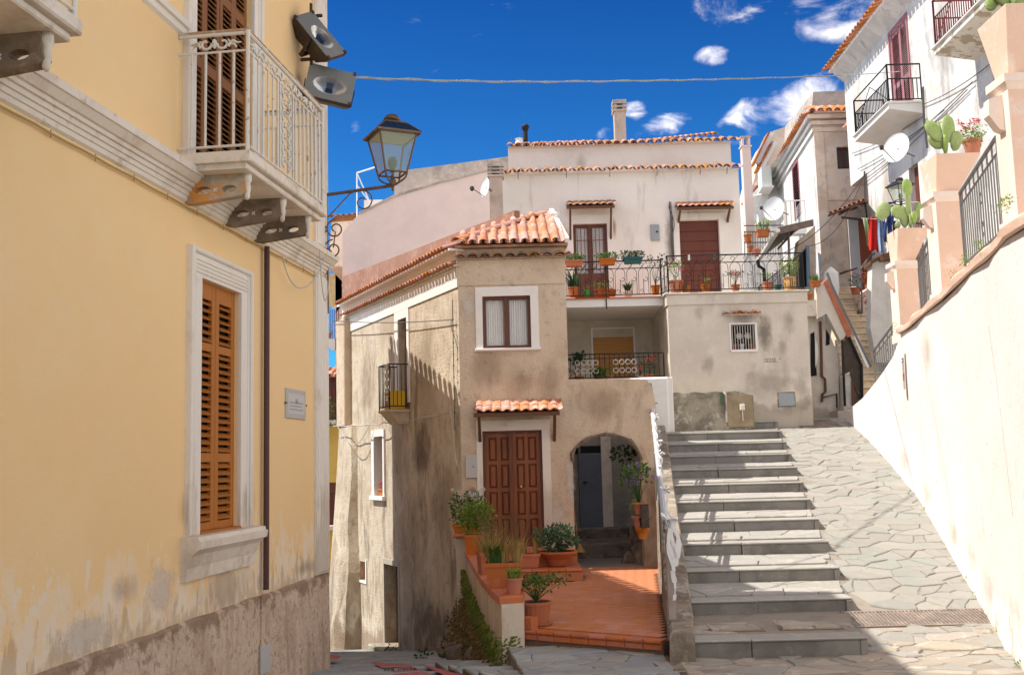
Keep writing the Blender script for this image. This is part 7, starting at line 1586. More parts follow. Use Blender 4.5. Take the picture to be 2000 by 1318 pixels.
# beige lower wing + buttress behind the laundry
lwg = thing('side_wing', 'low plastered wing with a railed terrace below the white building', 'house', at(1700, 560, 25.5))
x0 = at(1700, 600, 25.5).x; ztp = at(1700, 505, 25.5).z
M['wing'] = mat('grey_white_wing', (.70, .67, .61), .95, [((.55, .53, .49), 1.6, .45, .64, .8), ((.42, .40, .37), 3, .55, .7, .6, VS)], (20, .4))
part('wall', MB().prism([at(1700, 640, 25.5), at(1710, 660, 25.5)+Z*-.6, at(1762, 660, 25.5)-Z*.6, at(1768, 470, 25.5), at(1738, 492, 25.5), at(1704, 512, 25.5)], (0, .35, 0)), M['wing'], lwg)
part('wall_coping', MB().prism([at(1700, 517, 25.4), at(1740, 495, 25.4), at(1740, 490, 25.4), at(1700, 511, 25.4)], (0, .5, 0)), M['beam'], lwg)
part('terrace_slab', MB().hexa([at(px, py, 25.2)+V((0, dy, 0)) for py, dy in ((0, 0),) for px, py in ((1726, 508), (1790, 500))]+[at(1790, 500, 25.2)+V((0, 1.4, 0)), at(1726, 508, 25.2)+V((0, 1.4, 0)), at(1722, 496, 25.2), at(1790, 490, 25.2), at(1790, 490, 25.2)+V((0, 1.4, 0)), at(1722, 496, 25.2)+V((0, 1.4, 0))]), M['beam'], lwg)
rail_line(lwg, at(1735, 492, 25.2), at(1800, 486, 25.2), at(1735, 492, 25.2).z, at(1800, 486, 25.2).z, 1.15, M['cream_iron'], .13, .012, .02)
# dish, lantern and washing
dish('large white dish held out on an arm in front of the white building', 1750, 289, 23.5, 25, 31, (-.75, -.62, .2), (1722, 288), mount=(.5, .3, 0))
dish('white square-looking dish above the lean-to roof', 1511, 408, 32, 22, 24, (-.6, -.78, .1), (1487, 406), mount=(.5, .3, 0))
dish('small round dish beside the railing of the far house', 1469, 430, 36, 13, 15, (-.5, -.84, .1), (1455, 437), mount=(.4, .3, 0))
lt2, lb2 = lantern('dark street lantern half hidden behind the cactus on the far pillar', 1760, 344, 402, 40, 20.5, .3, metal='metal_dark')
part('arm', MB().tube([lb2, lb2+V((.1, .2, -.25)), lb2+V((.9, .5, -.35))], .02, 6), M['metal_dark'], lt2)
ln_ = thing('clothes_line', 'thin clothes line stretched in front of the white building', 'clothes line', at(1684, 426, 26)); part('line', MB().tube([at(1682, 426, 26), at(1712, 428, 25.5), at(1760, 400, 24.5)], .008, 4), M['cable_w'], ln_)
def cloth(label, cat, px0, px1, py0, py1, d, m, taper=1.0, folds=3, lean=0, nm='hanging_cloth'):
    a, b = at(px0, py0, d), at(px1, py0, d); z1 = at((px0+px1)/2, py1, d).z; mb = MB(); nx, nz = 10, 12
    for j in range(nz+1):
        t = j/nz; c = a.lerp(b, .5); hw = (b-a)*.5*(1+(taper-1)*t)
        for i in range(nx+1):
            u = -1+2*i/nx; p = c+hw*u+V((lean*t, .05*sin(u*folds*pi+j*.25)*(.3+t), 0)); p.z = a.z+(z1-a.z)*t*(1-.08*abs(sin(u*2.3+1))); mb.v.append(p)
    for j in range(nz):
        for i in range(nx): k = j*(nx+1)+i; mb.f.append((k, k+1, k+nx+2, k+nx+1)); mb.mi.append(0)
    return solo(nm, mb, M[m], label, cat, smooth=True, loc=a)
cloth('pale green cloth, leftmost on the clothes line', 'cloth', 1685, 1693, 427, 482, 25.9, 'green_cloth', 1.5, 1, .08)
cloth('bright red garment hanging on the clothes line', 'garment', 1697, 1713, 424, 494, 25.7, 'red_cloth', 1.15, 2, -.03, 'garment')
cloth('pale blue jeans hanging beside the red garment', 'trousers', 1713, 1724, 425, 498, 25.5, 'blue_cloth', .85, 2, 0, 'trousers')
cloth('small white cloth between the jeans and the navy garment', 'cloth', 1731, 1738, 430, 450, 25.3, 'white_cloth', 1.0, 1, 0)
cloth('navy blue garment hanging behind the cactus', 'garment', 1731, 1750, 395, 470, 25.2, 'navy_cloth', 1.0, 2, -.15, 'garment')
cloth('black garment drooping low at the right end of the washing', 'garment', 1724, 1752, 432, 476, 25.35, 'dark', .7, 2, -.05, 'garment')
# ------------------------------------------------------------------ cream house at the top of the steps
jb = thing('cream_corner_house', 'cream corner house with one small dark window and a tiled eave', 'house', at(1600, 600, 31)-Z*2)
FJ = Fac(0, 31, 1, 0); jx0, jx1 = FJ.h(1592, 300)[0], FJ.h(1700, 300)[0]+.9; JZ = FJ.h(1640, 226)[1]
jw = (FJ.h(1635, 310)[0], FJ.h(1662, 310)[0], FJ.h(1650, 330)[1], FJ.h(1650, 287)[1])
FJ2 = Fac(jx0, 31, .0845, 1, side=-1)
mb = MB(); wall_panel(mb, FJ, jx0, jx1, 2, JZ, [(*jw, .15)]); part('front_wall', mb, M['bld_cream'], jb)
mb = MB(); wall_panel(mb, FJ2, 0, 7.8, 2, JZ-.1, [(FJ2.h(1562, 360)[0], FJ2.h(1549, 360)[0], FJ2.h(1555, 405)[1], FJ2.h(1555, 315)[1], .1)]); mb.quad(FJ2.p(7.8, 2), FJ2.p(7.8, JZ), FJ2.p(7.8, JZ)+V((5, 0, 0)), FJ2.p(7.8, 2)+V((5, 0, 0))); mb.quad(FJ.p(jx0, JZ), FJ.p(jx1, JZ), FJ.p(jx1, JZ, -8), FJ.p(jx0, JZ, -8)); part('side_wall', mb, M['bld_white'], jb)
window(jb, FJ, *jw, -.08, M['winwood'], M['glass'], leaves=2, fr=.06)
part('corner_band', MB().fbox(FJ, jx0-.01, jx0+.28, 3, JZ-.5, 0, .03), M['bld_cream'], jb); part('string_band', MB().fbox(FJ, jx0, jx1, FJ.h(1640, 385)[1]-.1, FJ.h(1640, 385)[1], 0, .035), M['bld_cream'], jb)
for z, w in ((JZ-.5, .06), (JZ-.3, .12), (JZ-.12, .2)): part('cornice', MB().fbox(FJ, jx0-w, jx1, z, z+.12, 0, w), M['bld_cream'], jb); part('cornice', MB().fbox(FJ2, -w*.0, 7.8, z, z+.12, 0, w), M['slab_white'], jb)
jr = part('roof', MB().hexa([V(p) for p in ((jx0-.2, 30.8, JZ), (jx1, 30.8, JZ), (jx1, 38, JZ), (jx0+.4, 38, JZ), (jx0-.2, 30.8, JZ+.03), (jx1, 30.8, JZ+.03), (jx1, 38, JZ+.8), (jx0+.9, 38, JZ+.8))]), M['rtile_old'], jb)
tiles(jr, V((jx0-.1, 30.7, JZ+.05)), (1, 0, 0), V((0, .93, .36)), 8, 2, .25, .36, 'rtile')
S = (-FJ2.n*.93+Z*.3).normalized(); U = FJ2.D.cross(S); U = U if U.z > 0 else -U
for i in range(32): inst('eave_tile', TILES['rtile'], frame(FJ2.p(-.1+i*.245, JZ+.0, .35), FJ2.D*1.15, S, U*1.15), jr)
a_, b_ = at(1585, 222, 32.5), at(1656, 222, 32.5); part('roof_block', MB().prism([a_, at(1588, 180, 32.5), at(1655, 177, 32.5), b_], (0, 3.5, 0)), M['greyconcrete'], jb)
part('chain_gutter', MB().tube([at(1655, 262, 30.7), at(1672, 240, 30.2)], .05, 6), M['rtile'], jb)
for i in range(5): inst('eave_tile', TILES['rtile'], frame(at(1650+i*5, 250-i*5.5, 30.3), V((1.1, 0, .5)), S, V((-.4, 0, 1.0))), jr)
jd = part('louvred_door', MB().quad(*[FJ2.p(s, z, -.09) for s, z in ((FJ2.h(1562, 360)[0], FJ2.h(1555, 405)[1]), (FJ2.h(1549, 360)[0], FJ2.h(1555, 405)[1]), (FJ2.h(1549, 360)[0], FJ2.h(1555, 315)[1]), (FJ2.h(1562, 360)[0], FJ2.h(1555, 315)[1]))]), M['dark'], jb)
shutter(jd, FJ2, FJ2.h(1562, 360)[0], FJ2.h(1549, 360)[0], FJ2.h(1555, 430)[1], FJ2.h(1555, 315)[1], .02, [(FJ2.h(1555, 428)[1], FJ2.h(1555, 320)[1])], M['mauve'], .11, 40, .08, .03)
sN = FJ2.h(1574, 430)[0]; zb1 = FJ2.h(1555, 428, .6)[1]
jbl = part('far_balcony', MB().bbox(FJ2, sN, FJ2.h(1532, 430, .6)[0], zb1-.12, zb1, 0, .6), M['slab_white'], jb)
for (a, wa), (c, wc) in (((sN, 0), (sN, .6)), ((sN, .6), (FJ2.h(1532, 430, .6)[0], .6))): rail_line(jb, FJ2.p(a, 0, wa), FJ2.p(c, 0, wc), zb1, zb1, .95, M['cream_iron'], .14, .012, .02, name='far_balcony_railing')
c = FJ2.p(FJ2.h(1524, 352)[0], FJ2.h(1524, 372)[1], .05); ac = thing('air_conditioner', 'white air-conditioning unit bracketed high on the cream house side', 'air conditioner', c)
T = FJ2.mat(FJ2.h(1530, 352)[0], c.z, .4); part('casing', MB().box(0, .95, 0, .34, 0, .72, T), M['ac'], ac); part('fan_grille', MB().lathe(T @ V((.4, -.01, .36)), [(.27, 0), (.24, .01), (.05, .012)], 18, T=(T.to_3x3() @ M4.Rotation(pi/2, 3, 'X'))), M['metal_grey'], ac); part('bracket', MB().box(-.1, 1.05, -.05, .38, -.06, -.01, T), M['whitepaint'], ac)
# lean-to canopy and tiled canopies
lt_ = thing('lean_to', 'corrugated lean-to roof on a thin post over the far terrace', 'canopy', at(1541, 540, 27))
R_ = [at(1520, 446, 26), at(1592, 428, 27.5), at(1600, 432, 31), at(1468, 520, 31)]
Pn = [at(1519, 446, 25.8), at(1588, 432, 25.8), at(1605, 440, 31), at(1500, 505, 31)]
mb = MB(); n = 16
A_, B_, C_, D_ = at(1519, 448, 25.6), at(1589, 432, 25.6), at(1560, 448, 31.5), at(1478, 512, 31.5)
for i in range(n):
    for (t0, t1) in ((i/n, (i+.5)/n), ((i+.5)/n, (i+1)/n)):
        z0 = .03 if t0 == i/n else 0; z1_ = 0 if t0 == i/n else .03
        a, b, c, d = A_.lerp(B_, t0)+Z*z0, A_.lerp(B_, t1)+Z*z1_, D_.lerp(C_, t1)+Z*z1_, D_.lerp(C_, t0)+Z*z0; mb.quad(a, b, c, d)
part('corrugated_sheet', mb, M['corr'], lt_)
part('edge_board', MB().hexa([A_-Z*.12, B_-Z*.12, B_-Z*.12+V((0, .04, 0)), A_-Z*.12+V((0, .04, 0)), A_+Z*.05, B_+Z*.05, B_+Z*.05+V((0, .04, 0)), A_+Z*.05+V((0, .04, 0))]), M['corr'], lt_)
part('gutter', MB().tube([A_-Z*.03, D_-Z*.03], .06, 8), M['slab_white'], lt_); part('purlin', MB().tube([A_.lerp(B_, .5)-Z*.1, D_.lerp(C_, .5)-Z*.1], .03, 4), M['beam'], lt_)
part('post', MB().tube([at(1541, 535, 26.2), at(1540, 447, 26.2)], .028, 8), M['corr'], lt_); part('drain_pipe', MB().tube([at(1480, 508, 30), at(1482, 520, 30), at(1492, 526, 30), at(1494, 560, 30)], .05, 6), M['blackiron'], lt_)
tb = thing('tiled_porch', 'brown timber porch roof with tiles above the upper red door', 'porch roof', at(1655, 420, 28)); mb = MB()
A_, B_, C_, D_ = at(1617, 424, 27.5), at(1690, 395, 27.5), at(1695, 398, 30.9), at(1640, 408, 30.9)
mb.hexa([A_, B_, C_, D_, A_+Z*.05, B_+Z*.05, C_+Z*.05, D_+Z*.05]); part('boards', mb, M['beam'], tb)
for i in range(8): inst('porch_tile', TILES['rtile'], frame(A_.lerp(B_, i/8+.05)+Z*.06-V((0, .1, 0)), (B_-A_).normalized()*.7, (D_-A_).normalized(), V((0, 0, .7))), tb)
for k in (.3, .6, .9): part('rafter', MB().tube([A_.lerp(B_, k)-Z*.05, D_.lerp(C_, k)-Z*.05], .04, 4), M['beam'], tb)
part('strut', MB().tube([at(1645, 425, 28), at(1690, 430, 30.9)], .04, 4), M['beam'], tb)
FJ3 = Fac(0, 30.95, 1, 0); a_, b_ = FJ3.h(1677, 470), FJ3.h(1700, 580)
part('upper_red_door', MB().bbox(FJ3, a_[0], b_[0]+.1, b_[1], a_[1]+.6, 0, .05, .01), mat('orange_red_door', (.45, .12, .06), .5), jb); part('door_jamb', MB().fbox(FJ3, a_[0]-.3, a_[0], b_[1], a_[1]+.7, 0, .06), M['slab_white'], jb)
part('wall_handrail', MB().tube([at(1640, 535, 30.7), at(1674, 523, 30.7)], .03, 6), M['beam'], jb)
# ------------------------------------------------------------------ houses farther back, between the white house and the cream one
def far_house(label, pts, d, m, th=2.5, nm='far_house', loc=None):
    t = thing(nm, label, 'house', at(pts[0][0], pts[0][1], d)); part('wall', MB().prism([at(px, py, d) for px, py in pts], (0, th, 0)), M[m], t); return t
chimney('rust-stained square chimney standing between the white house and the far roofs', 1459, 1476, 266, 480, 34, 1, 'pinkwall')
fh = far_house('narrow white house whose stepped tile eaves climb behind the chimney', [(1440, 640), (1445, 460), (1478, 330), (1478, 316), (1504, 262), (1510, 256), (1560, 240), (1560, 640)], 40, 'bld_cream')
for (p_, q_, n) in (((1476, 318), (1505, 258), 16), ((1483, 330), (1512, 276), 13), ((1458, 392), (1508, 334), 18)):
    for i in range(n):
        c = at(p_[0]+(q_[0]-p_[0])*i/n, p_[1]+(q_[1]-p_[1])*i/n, 39.5); inst('eave_tile', TILES['rtile'], frame(c, V((.5, 0, 1.0))*.9, V((-.3, .95, 0)), V((-1.1, 0, .5))), fh)
    part('eave_board', MB().tube([at(p_[0]+3, p_[1]+2, 39.7), at(q_[0]+3, q_[1]+2, 39.7)], .1, 4), M['slab_white'], fh)
far_house('white wall with a balcony full of pots seen past the white house', [(1452, 640), (1453, 400), (1500, 345), (1530, 360), (1530, 640)], 37.5, 'bld_white')
wq = far_house('cream wall in the shade of the lean-to roof', [(1545, 600), (1560, 470), (1592, 440), (1592, 600)], 30.5, 'bld_cream', .4)
part('dark_window', MB().prism([at(1562, 560, 30.4), at(1562, 500, 30.4), at(1576, 482, 30.4), at(1576, 560, 30.4)], (0, .05, 0)), M['dark'], wq)
part('blue_curtain', MB().tube([at(1579, 560, 30.3), at(1577, 480, 30.3)], .05, 6), M['blue_cloth'], wq)
fr = thing('far_railing', 'thin railing with hanging flower pots on the far house', 'railing', at(1455, 470, 34)); mb = MB()
for y0 in (441, 453, 474): mb.tube([at(1453, y0, 34), at(1530, y0-1, 33)], .02, 4)
part('rails', mb, M['blackiron'], fr)
for i in range(14): part('picket', MB().tube([at(1455+i*5, 453, 34), at(1455+i*5, 500, 34)], .011, 4), M['greyiron'], fr)
mb = MB(); mb.tube([at(1450, 387, 36), at(1487, 380, 36)], .04, 5); mb.tube([at(1452, 408, 36), at(1480, 402, 36)], .03, 5); mb.tube([at(1487, 380, 36), at(1476, 405, 36)], .02, 4); mb.tube([at(1461, 387, 36), at(1461, 430, 36)], .025, 5)
solo('white_pole', mb, M['whitepaint'], 'thin white washing poles projecting beside the far chimney', 'pole', loc=at(1450, 387, 36))
# ------------------------------------------------------------------ terrace house at the passage with its sloping orange coping
lh = thing('passage_house', 'shaded plaster house in the narrow passage right of the grey block', 'house', at(1600, 800, 24.3))
FX = Fac(0, 24.3, 1, 0); X = lambda px, py, w=0: (lambda q: FX.p(q[0], q[1], w))(FX.h(px, py))
part('wall', MB().prism([X(1570, 830), X(1570, 618), X(1606, 618), X(1636, 690), X(1641, 830)], (0, 1.2, 0)), M['block'], lh)
part('overhang', MB().prism([X(1570, 620, .25), X(1570, 590, .25), X(1590, 588, .25), X(1590, 620, .25)], (0, .3, 0)), M['trimdirty'], lh)
part('passage_door', MB().prism([X(1583, 735, .02), X(1583, 652, .02), X(1590, 648, .02), X(1595, 733, .02)], (0, .02, 0)), M['dark'], lh)
part('side_window', MB().prism([X(1613, 675, .02), X(1613, 643, .02), X(1620, 655, .02), X(1620, 673, .02)], (0, .02, 0)), M['dark'], lh)
part('sunlit_jamb', MB().prism([X(1592, 718, .03), X(1591, 660, .03), X(1596, 672, .03), X(1598, 695, .03)], (0, .02, 0)), M['whitepaint'], lh)
part('drain_pipe', MB().tube([X(1601, 628, .05), X(1603, 690, .05), X(1604, 735, .05), X(1610, 740, .05), X(1611, 765, .05), X(1605, 770, .05), X(1604, 785, .05)], .03, 6), M['beam'], lh)
part('door_bar', MB().tube([X(1606, 776, .04), X(1633, 769, .04), X(1634, 806, .04)], .02, 4), M['blackiron'], lh)
ps2 = thing('sloping_parapet', 'sloping plaster parapet with an orange top descending beside the upper steps', 'parapet', X(1590, 620, .3))
part('parapet_side', MB().prism([X(1589, 626, .3), X(1588, 566, .3), X(1602, 556, .3), X(1645, 656, .3), X(1636, 672, .3), X(1607, 616, .3)], (0, .2, 0)), M['block'], ps2)
part('orange_coping', MB().prism([X(1601, 556, .32), X(1610, 548, .32), X(1656, 652, .32), X(1648, 664, .32)], (0, .45, 0)), M['terracap'], ps2)
part('white_sheet', MB().prism([X(1655, 662, .5), X(1662, 660, .5), X(1687, 718, .5), X(1680, 722, .5)], (0, .03, 0)), M['plastic_white'], ps2)
part('handrail', MB().tube([X(1603, 540, .5), X(1612, 565, .5), X(1687, 720, .5)], .03, 6), M['greyiron'], ps2)
bp = thing('dark_screen', 'dark screened gate panel below the sloping parapet', 'screen', X(1640, 795, .3))
part('mesh_panel', MB().prism([X(1637, 735, .3), X(1636, 672, .3), X(1649, 662, .3), X(1673, 715, .3), X(1674, 792, .3), X(1658, 752, .3), X(1652, 728, .3)], (0, .03, 0)), M['metal_dark'], bp)
part('gate_frame', MB().tube([X(1642, 805, .33), X(1636, 668, .33), X(1650, 661, .33), X(1674, 716, .33), X(1675, 793, .33)], .03, 5), M['blackiron'], bp)
part('lower_wall', MB().prism([X(1640, 830, .25), X(1641, 735, .25), X(1654, 730, .25), X(1674, 792, .25), X(1680, 830, .25)], (0, .4, 0)), M['wing'], bp)
for i in range(3): part('slat', MB().prism([X(1657+i*5, 812, .3), X(1655+i*5, 745+i*12, .3), X(1658+i*5, 748+i*12, .3), X(1660+i*5, 812, .3)], (0, .03, 0)), M['beam'], bp)
# upper steps
M['oldstep'] = mat('sunlit_weathered_step', (.82, .68, .50), .93, [((.62, .48, .34), 3, .48, .64, .7), ((.34, .25, .17), 6, .57, .66, .7)], (25, .5))  # pale yellow base stands in for sunlight on these steps
us = thing('upper_steps', 'narrow weathered stone steps climbing between the houses', 'steps', (8.1, 24.6, .9))
for k in range(20):
    yk = 24.5+.27*k; zk = 1.0+.195*k; pa = at(1634+(1640-1634)*k/19, 700, yk).x; 
    r0 = ray(1668-k*1.2, 700); r1 = ray((1712-.5*k) if k < 15 else 1680, 700); xa = r0.x/r0.y*yk-.25; xb_ = r1.x/r1.y*yk+(.1 if k < 15 else 0); j = random.uniform(-.02, .02)
    mb = MB(); Fk = Fac(0, yk+j, 1, 0); mb.bbox(Fk, xa, xb_, zk-.195-.6, zk-.045, -.35, -.01, .01); part('step_riser', mb, M['oldstep'], us)
    part('step_tread', MB().bbox(Fk, xa, xb_+.02, zk-.045, zk, -.35, .03, .016), M['oldstep'], us)
part('landing_wall', MB().prism([at(1680, 600, 28.6), at(1680, 575, 28.6), at(1700, 560, 28.6), at(1712, 560, 28.6), at(1712, 640, 28.6), at(1690, 625, 28.6)], (0, 1.5, 0)), M['pinkwall'], us)
part('stair_handrail', MB().tube([at(1684, 612, 28.3), at(1681, 525, 28.3), at(1700, 500, 28.3), at(1712, 492, 28.3)], .025, 6), M['greyiron'], us)
# wall foot and kerb where the passage meets the ramp
kb = thing('passage_kerb', 'low broken concrete kerb where the cream wall meets the passage', 'kerb', wall_at(1668, 820)); mb = MB()
for (px, py, d, w, h) in ((1650, 812, 23.2, .35, .22), (1662, 806, 23.6, .35, .3), (1678, 800, 24.2, .4, .38), (1692, 795, 24.8, .4, .45)):
    c = at(px, py, d); part('kerb_block', MB().box(c.x-w/2, c.x+w/2, d-.1, d+.5, c.z-.6, c.z+h*.5), M['greyconcrete'], kb)
pl_bag = thing('covered_bundle', 'tall bundle wrapped in white plastic sheet on the orange parapet', 'bundle', at(1626, 583, 27))
mb = MB(); c = at(1626, 583, 27); H = at(1626, 521, 27).z-c.z; s = 27/FPX
rings = [(.0, .62), (.12, .8), (.35, .95), (.6, 1.0), (.8, .9), (.9, .55), (1, .08)]
for z, k in rings:
    for i in range(14): g = 2*pi*i/14; q = 14*s*k*(1+.16*sin(i*2.7+z*5)); mb.v.append(c+V((q*cos(g), q*.7*sin(g), z*H)))
for j in range(len(rings)-1):
    for i in range(14): i2 = (i+1) % 14; mb.f.append((j*14+i, j*14+i2, (j+1)*14+i2, (j+1)*14+i)); mb.mi.append(0)
part('wrapping', mb, M['plastic_white'], pl_bag)
# ------------------------------------------------------------------ glimpse down the lane on the far left
yb2 = thing('ochre_house', 'ochre yellow house with a tiled roof down the lane', 'house', at(645, 1250, 34)); FO = Fac(0, 34, 1, 0); O = lambda px, py, w=0: (lambda q: FO.p(q[0], q[1], w))(FO.h(px, py))
M['ochre'] = mat('ochre_plaster', (.74, .48, .12), .95, [((.62, .38, .09), 1.5, .45, .65, .7)], (20, .2))
part('wall', MB().prism([O(560, 1290), O(560, 738), O(668, 738), O(668, 1290)], (0, 3, 0)), M['ochre'], yb2)
orf = part('roof', MB().hexa([O(560, 738, .3), O(664, 738, .3), O(664, 738, -3), O(560, 738, -3), O(560, 735, .3), O(664, 735, .3), O(655, 712, -3), O(560, 700, -3)]), M['rtile'], yb2)
tiles(orf, O(618, 739, .35)+Z*.02, (1, 0, 0), V((0, .95, .22)), 4, 4, .24, .36, 'rtile')
for y0, y1 in ((755, 822), (962, 1025)):
    a, b = O(634, y1, .6), O(662, y1, .6); bb_ = part('small_balcony', MB().box(a.x, b.x, 33.3, 34, a.z-.12, a.z), M['trimdirty'], yb2); hh = O(634, y0, .6).z-a.z
    rail_line(yb2, (a.x, 33.4), (b.x, 33.4), a.z, a.z, hh, M['blackiron'], .12, .01, .016, name='small_railing')
    part('shutter_door', MB().prism([O(640, y1, .02), O(640, y0-20, .02), O(658, y0-20, .02), O(658, y1, .02)], (0, .04, 0)), M['redwood'], yb2)
part('low_band', MB().prism([O(600, 1300, .05), O(600, 1198, .05), O(668, 1198, .05), O(668, 1300, .05)], (0, .05, 0)), M['greyconcrete'], yb2)
wb = thing('far_balcony_house', 'pale house corner with a hanging balcony and striped awning high over the lane', 'house', at(656, 700, 38)); Q = lambda px, py: at(px, py, 38)
part('wall', MB().prism([Q(655, 760), Q(655, 612), Q(664, 560), Q(700, 540), Q(700, 760)], (0, 3, 0)), M['pinkwall'], wb)
part('balcony_base', MB().prism([Q(640, 662), Q(660, 660), Q(660, 682), Q(650, 684), Q(640, 676)], (0, 1, 0)), M['slab_white'], wb)
for i in range(6): part('picket', MB().tube([Q(641+i*4, 662), Q(641+i*4, 605)], .015, 4), M['redbrown_iron'], wb)
part('awning', MB().add([Q(630, 560), Q(640, 535), Q(668, 532), Q(664, 592), Q(646, 600), Q(636, 585)], [(0, 1, 2, 3, 4, 5)]).add([q+V((0, .5, 0)) for q in (Q(630, 560), Q(640, 535), Q(668, 532), Q(664, 592), Q(646, 600), Q(636, 585))], [(5, 4, 3, 2, 1, 0)]), mat('straw_awning', (.72, .55, .30), .9, [((.5, .32, .12), 6, .5, .6, .8, (1, 1, .2))]), wb)
part('eave_hood', MB().prism([Q(655, 562), Q(655, 548), Q(670, 545), Q(670, 552), Q(662, 566)], (0, .8, 0)), M['rtile'], wb)

part('upper_balcony', MB().prism([Q(624, 514), Q(624, 510), Q(662, 509), Q(662, 514)], (0, 1, 0)), M['slab_white'], wb)
for k in range(5): part('upper_picket', MB().tube([Q(625+k*3.5, 550), Q(625+k*3.5, 514)], .02, 4), M['blackiron'], wb)
part('upper_wall', MB().prism([Q(655, 612), Q(655, 470), Q(700, 470), Q(700, 560)], (0.2, 3, 0)), M['pinkwall'], wb)
part('side_extension', MB().prism([O(380, 1290), O(380, 742), O(560, 738), O(560, 1290)], (0, 3, 0)), M['ochre'], yb2)
# ------------------------------------------------------------------ potted plants
random.seed(21)
def D_(px, py): return px, py
# parapet of the red terrace
CZt = -1.395
def onpar(px, py): return atz(px, py, CZt)
p = onpar(1004, 1159); potted('small round pot with a striped spider plant at the front end of the parapet', p, .095, .17, kind='spiky', leaf='leaf_lime', ph=.12, pr=.13, n=46)
p = onpar(984, 1146); potted('large terracotta trough of dry grass and feathery green, second on the parapet', p, .16, .27, kind='grass', leaf='leaf_dry', ph=.34, pr=.26, n=170, box=(.2, .13), wild=14)
p2_ = V((p.x-.10, p.y-.02, p.z+.27)); mb = MB(); blades(mb, p2_, .16, .26, 160, .006, .5); solo('fennel_tuft', mb, M['leaf'], 'feathery bright green tuft growing in front of the dry grass', 'herb', loc=p2_)
p = onpar(955, 1120); potted('terracotta trough with yellowing bush, third along the parapet', p, .15, .27, kind='grass', leaf='leaf_dry', ph=.33, pr=.26, n=150, box=(.13, .16), wild=14, ang=radians(12))
p = onpar(930, 1082); potted('terracotta trough with a round lime-green bush, behind the dry grasses', p, .15, .3, kind='bush', leaf='leaf_lime', ph=.5, pr=.42, n=900, box=(.17, .14), lsz=.06)
p = V((at(914, 1030, 17.4).x, 17.4, zt3+.01)); potted('box of tall glossy shrub with white blossom on the raised parapet end', p, .14, .14, kind='bush', leaf='leaf', fl='white', ph=.5, pr=.24, n=420, box=(.24, .1), lsz=.07)
p = atz(1048, 1219, TZ+.005); potted('big terracotta pot with trailing geranium standing on the terrace by the step', p, .17, .25, kind='sparse', leaf='leaf', fl=None, ph=.26, pr=.36, n=420, saucer=True, lsz=.05)
p = V((.62, 16.6, zs1+.01)); potted('wide terracotta bowl of grey-green succulents on the door steps', p, .3, .22, kind='bush', leaf='leaf_blue', ph=.38, pr=.40, n=420, taper=.45, lsz=.09)
p = V((.1, 16.45, zs1+.01)); potted('low terracotta box partly hidden by dry grass on the door steps', p, .12, .2, kind='grass', leaf='leaf_dry', ph=.3, pr=.2, n=60, box=(.24, .1), wild=6)
# pots hung on the stair wall
for lab, px, py, fl, kd, lf in (('upper orange wall pot of purple flowers on the stair wall', 1249, 1004, 'purple', 'sparse', 'leaf'), ('middle orange wall pot on the stair wall', 1248, 1030, None, 'sparse', 'leaf_lime'), ('lowest orange wall pot on the stair wall', 1255, 1052, None, 'spiky', 'leaf_dark')):
    d = 13.0; q = at(px, py, d); potted(lab, q, .085, .14, kind=kd, leaf=lf, fl=fl, ph=.42 if fl else .14, pr=.24 if fl else .1, n=220 if fl else 50, taper=.55, cat='wall pot')
q = at(1261, 1030, 12.9); solo('mail_box', MB().box(q.x-.05, q.x+.04, 12.85, 13.0, q.z-.0, q.z+.28), M['metal_dark'], 'dark metal box on the stair wall beside the wall pots', 'box', loc=q)
mb = MB(); 
for k in range(7): foliage(mb, at(1240+random.uniform(-6, 8), 960+random.uniform(-60, 20), 13.2), .07, .1, 16, .04, .025)
solo('wall_climber', mb, M['leaf_lime'], 'thin straggling climber on the stair wall above the wall pots', 'creeper', loc=at(1245, 960, 13.2))
# flower boxes on the left railing
for lab, px, py, hw_, pot, fl in (('terracotta railing box of green leaves, leftmost on the flower balcony', 1121, 521, .19, 'terracotta', None), ('terracotta railing box, middle of the three on the flower balcony rail', 1186, 518, .18, 'terracotta', None), ('dark teal railing box of leafy plants on the flower balcony', 1236, 515, .2, 'teal', None)):
    potted(lab, at(px, py, 22.45), .1, .13, pot=pot, kind='bush', leaf='leaf' if pot != 'teal' else 'leaf_dark', ph=.14, pr=.3, n=150, box=(hw_, .09), lsz=.07, cat='flower box', group='flower boxes on the balcony rail')
G = 'pots on the flower balcony'
pot_px('red pot with a dark spiky plant in the left corner of the flower balcony', 1121, 580, 561, 11, 22.8, kind='spiky', leaf='leaf_dark', ph=.45, pr=.25, n=40, group=G)
pot_px('small bright green pot on the flower balcony', 1146, 580, 567, 7, 22.8, pot='greenpot', kind='bush', leaf='leaf_lime', ph=.12, n=40, group=G)
potted('orange trough with a low yellow-green plant on the flower balcony', at(1177, 580, 22.8), .1, .16, kind='bush', leaf='leaf_lime', ph=.2, pr=.3, n=90, box=(.17, .09), group=G)
potted('small dark orange trough half behind the larger trough on the flower balcony', at(1196, 579, 23), .08, .14, kind='grass', leaf='leaf_dark', ph=.08, n=20, box=(.07, .06), group=G)
pot_px('low white bowl with a dark cactus on the flower balcony', 1226, 579, 569, 10, 22.8, pot='whitepot', kind='spiky', leaf='leaf_dark', ph=.22, pr=.1, n=70, group=G)
pot_px('orange pot with a tall dark leafy stem at the balcony corner', 1281, 575, 557, 9, 22.7, kind='sparse', leaf='leaf_dark', ph=.62, pr=.3, n=120, group=G)
G = 'pots along the terrace edge'
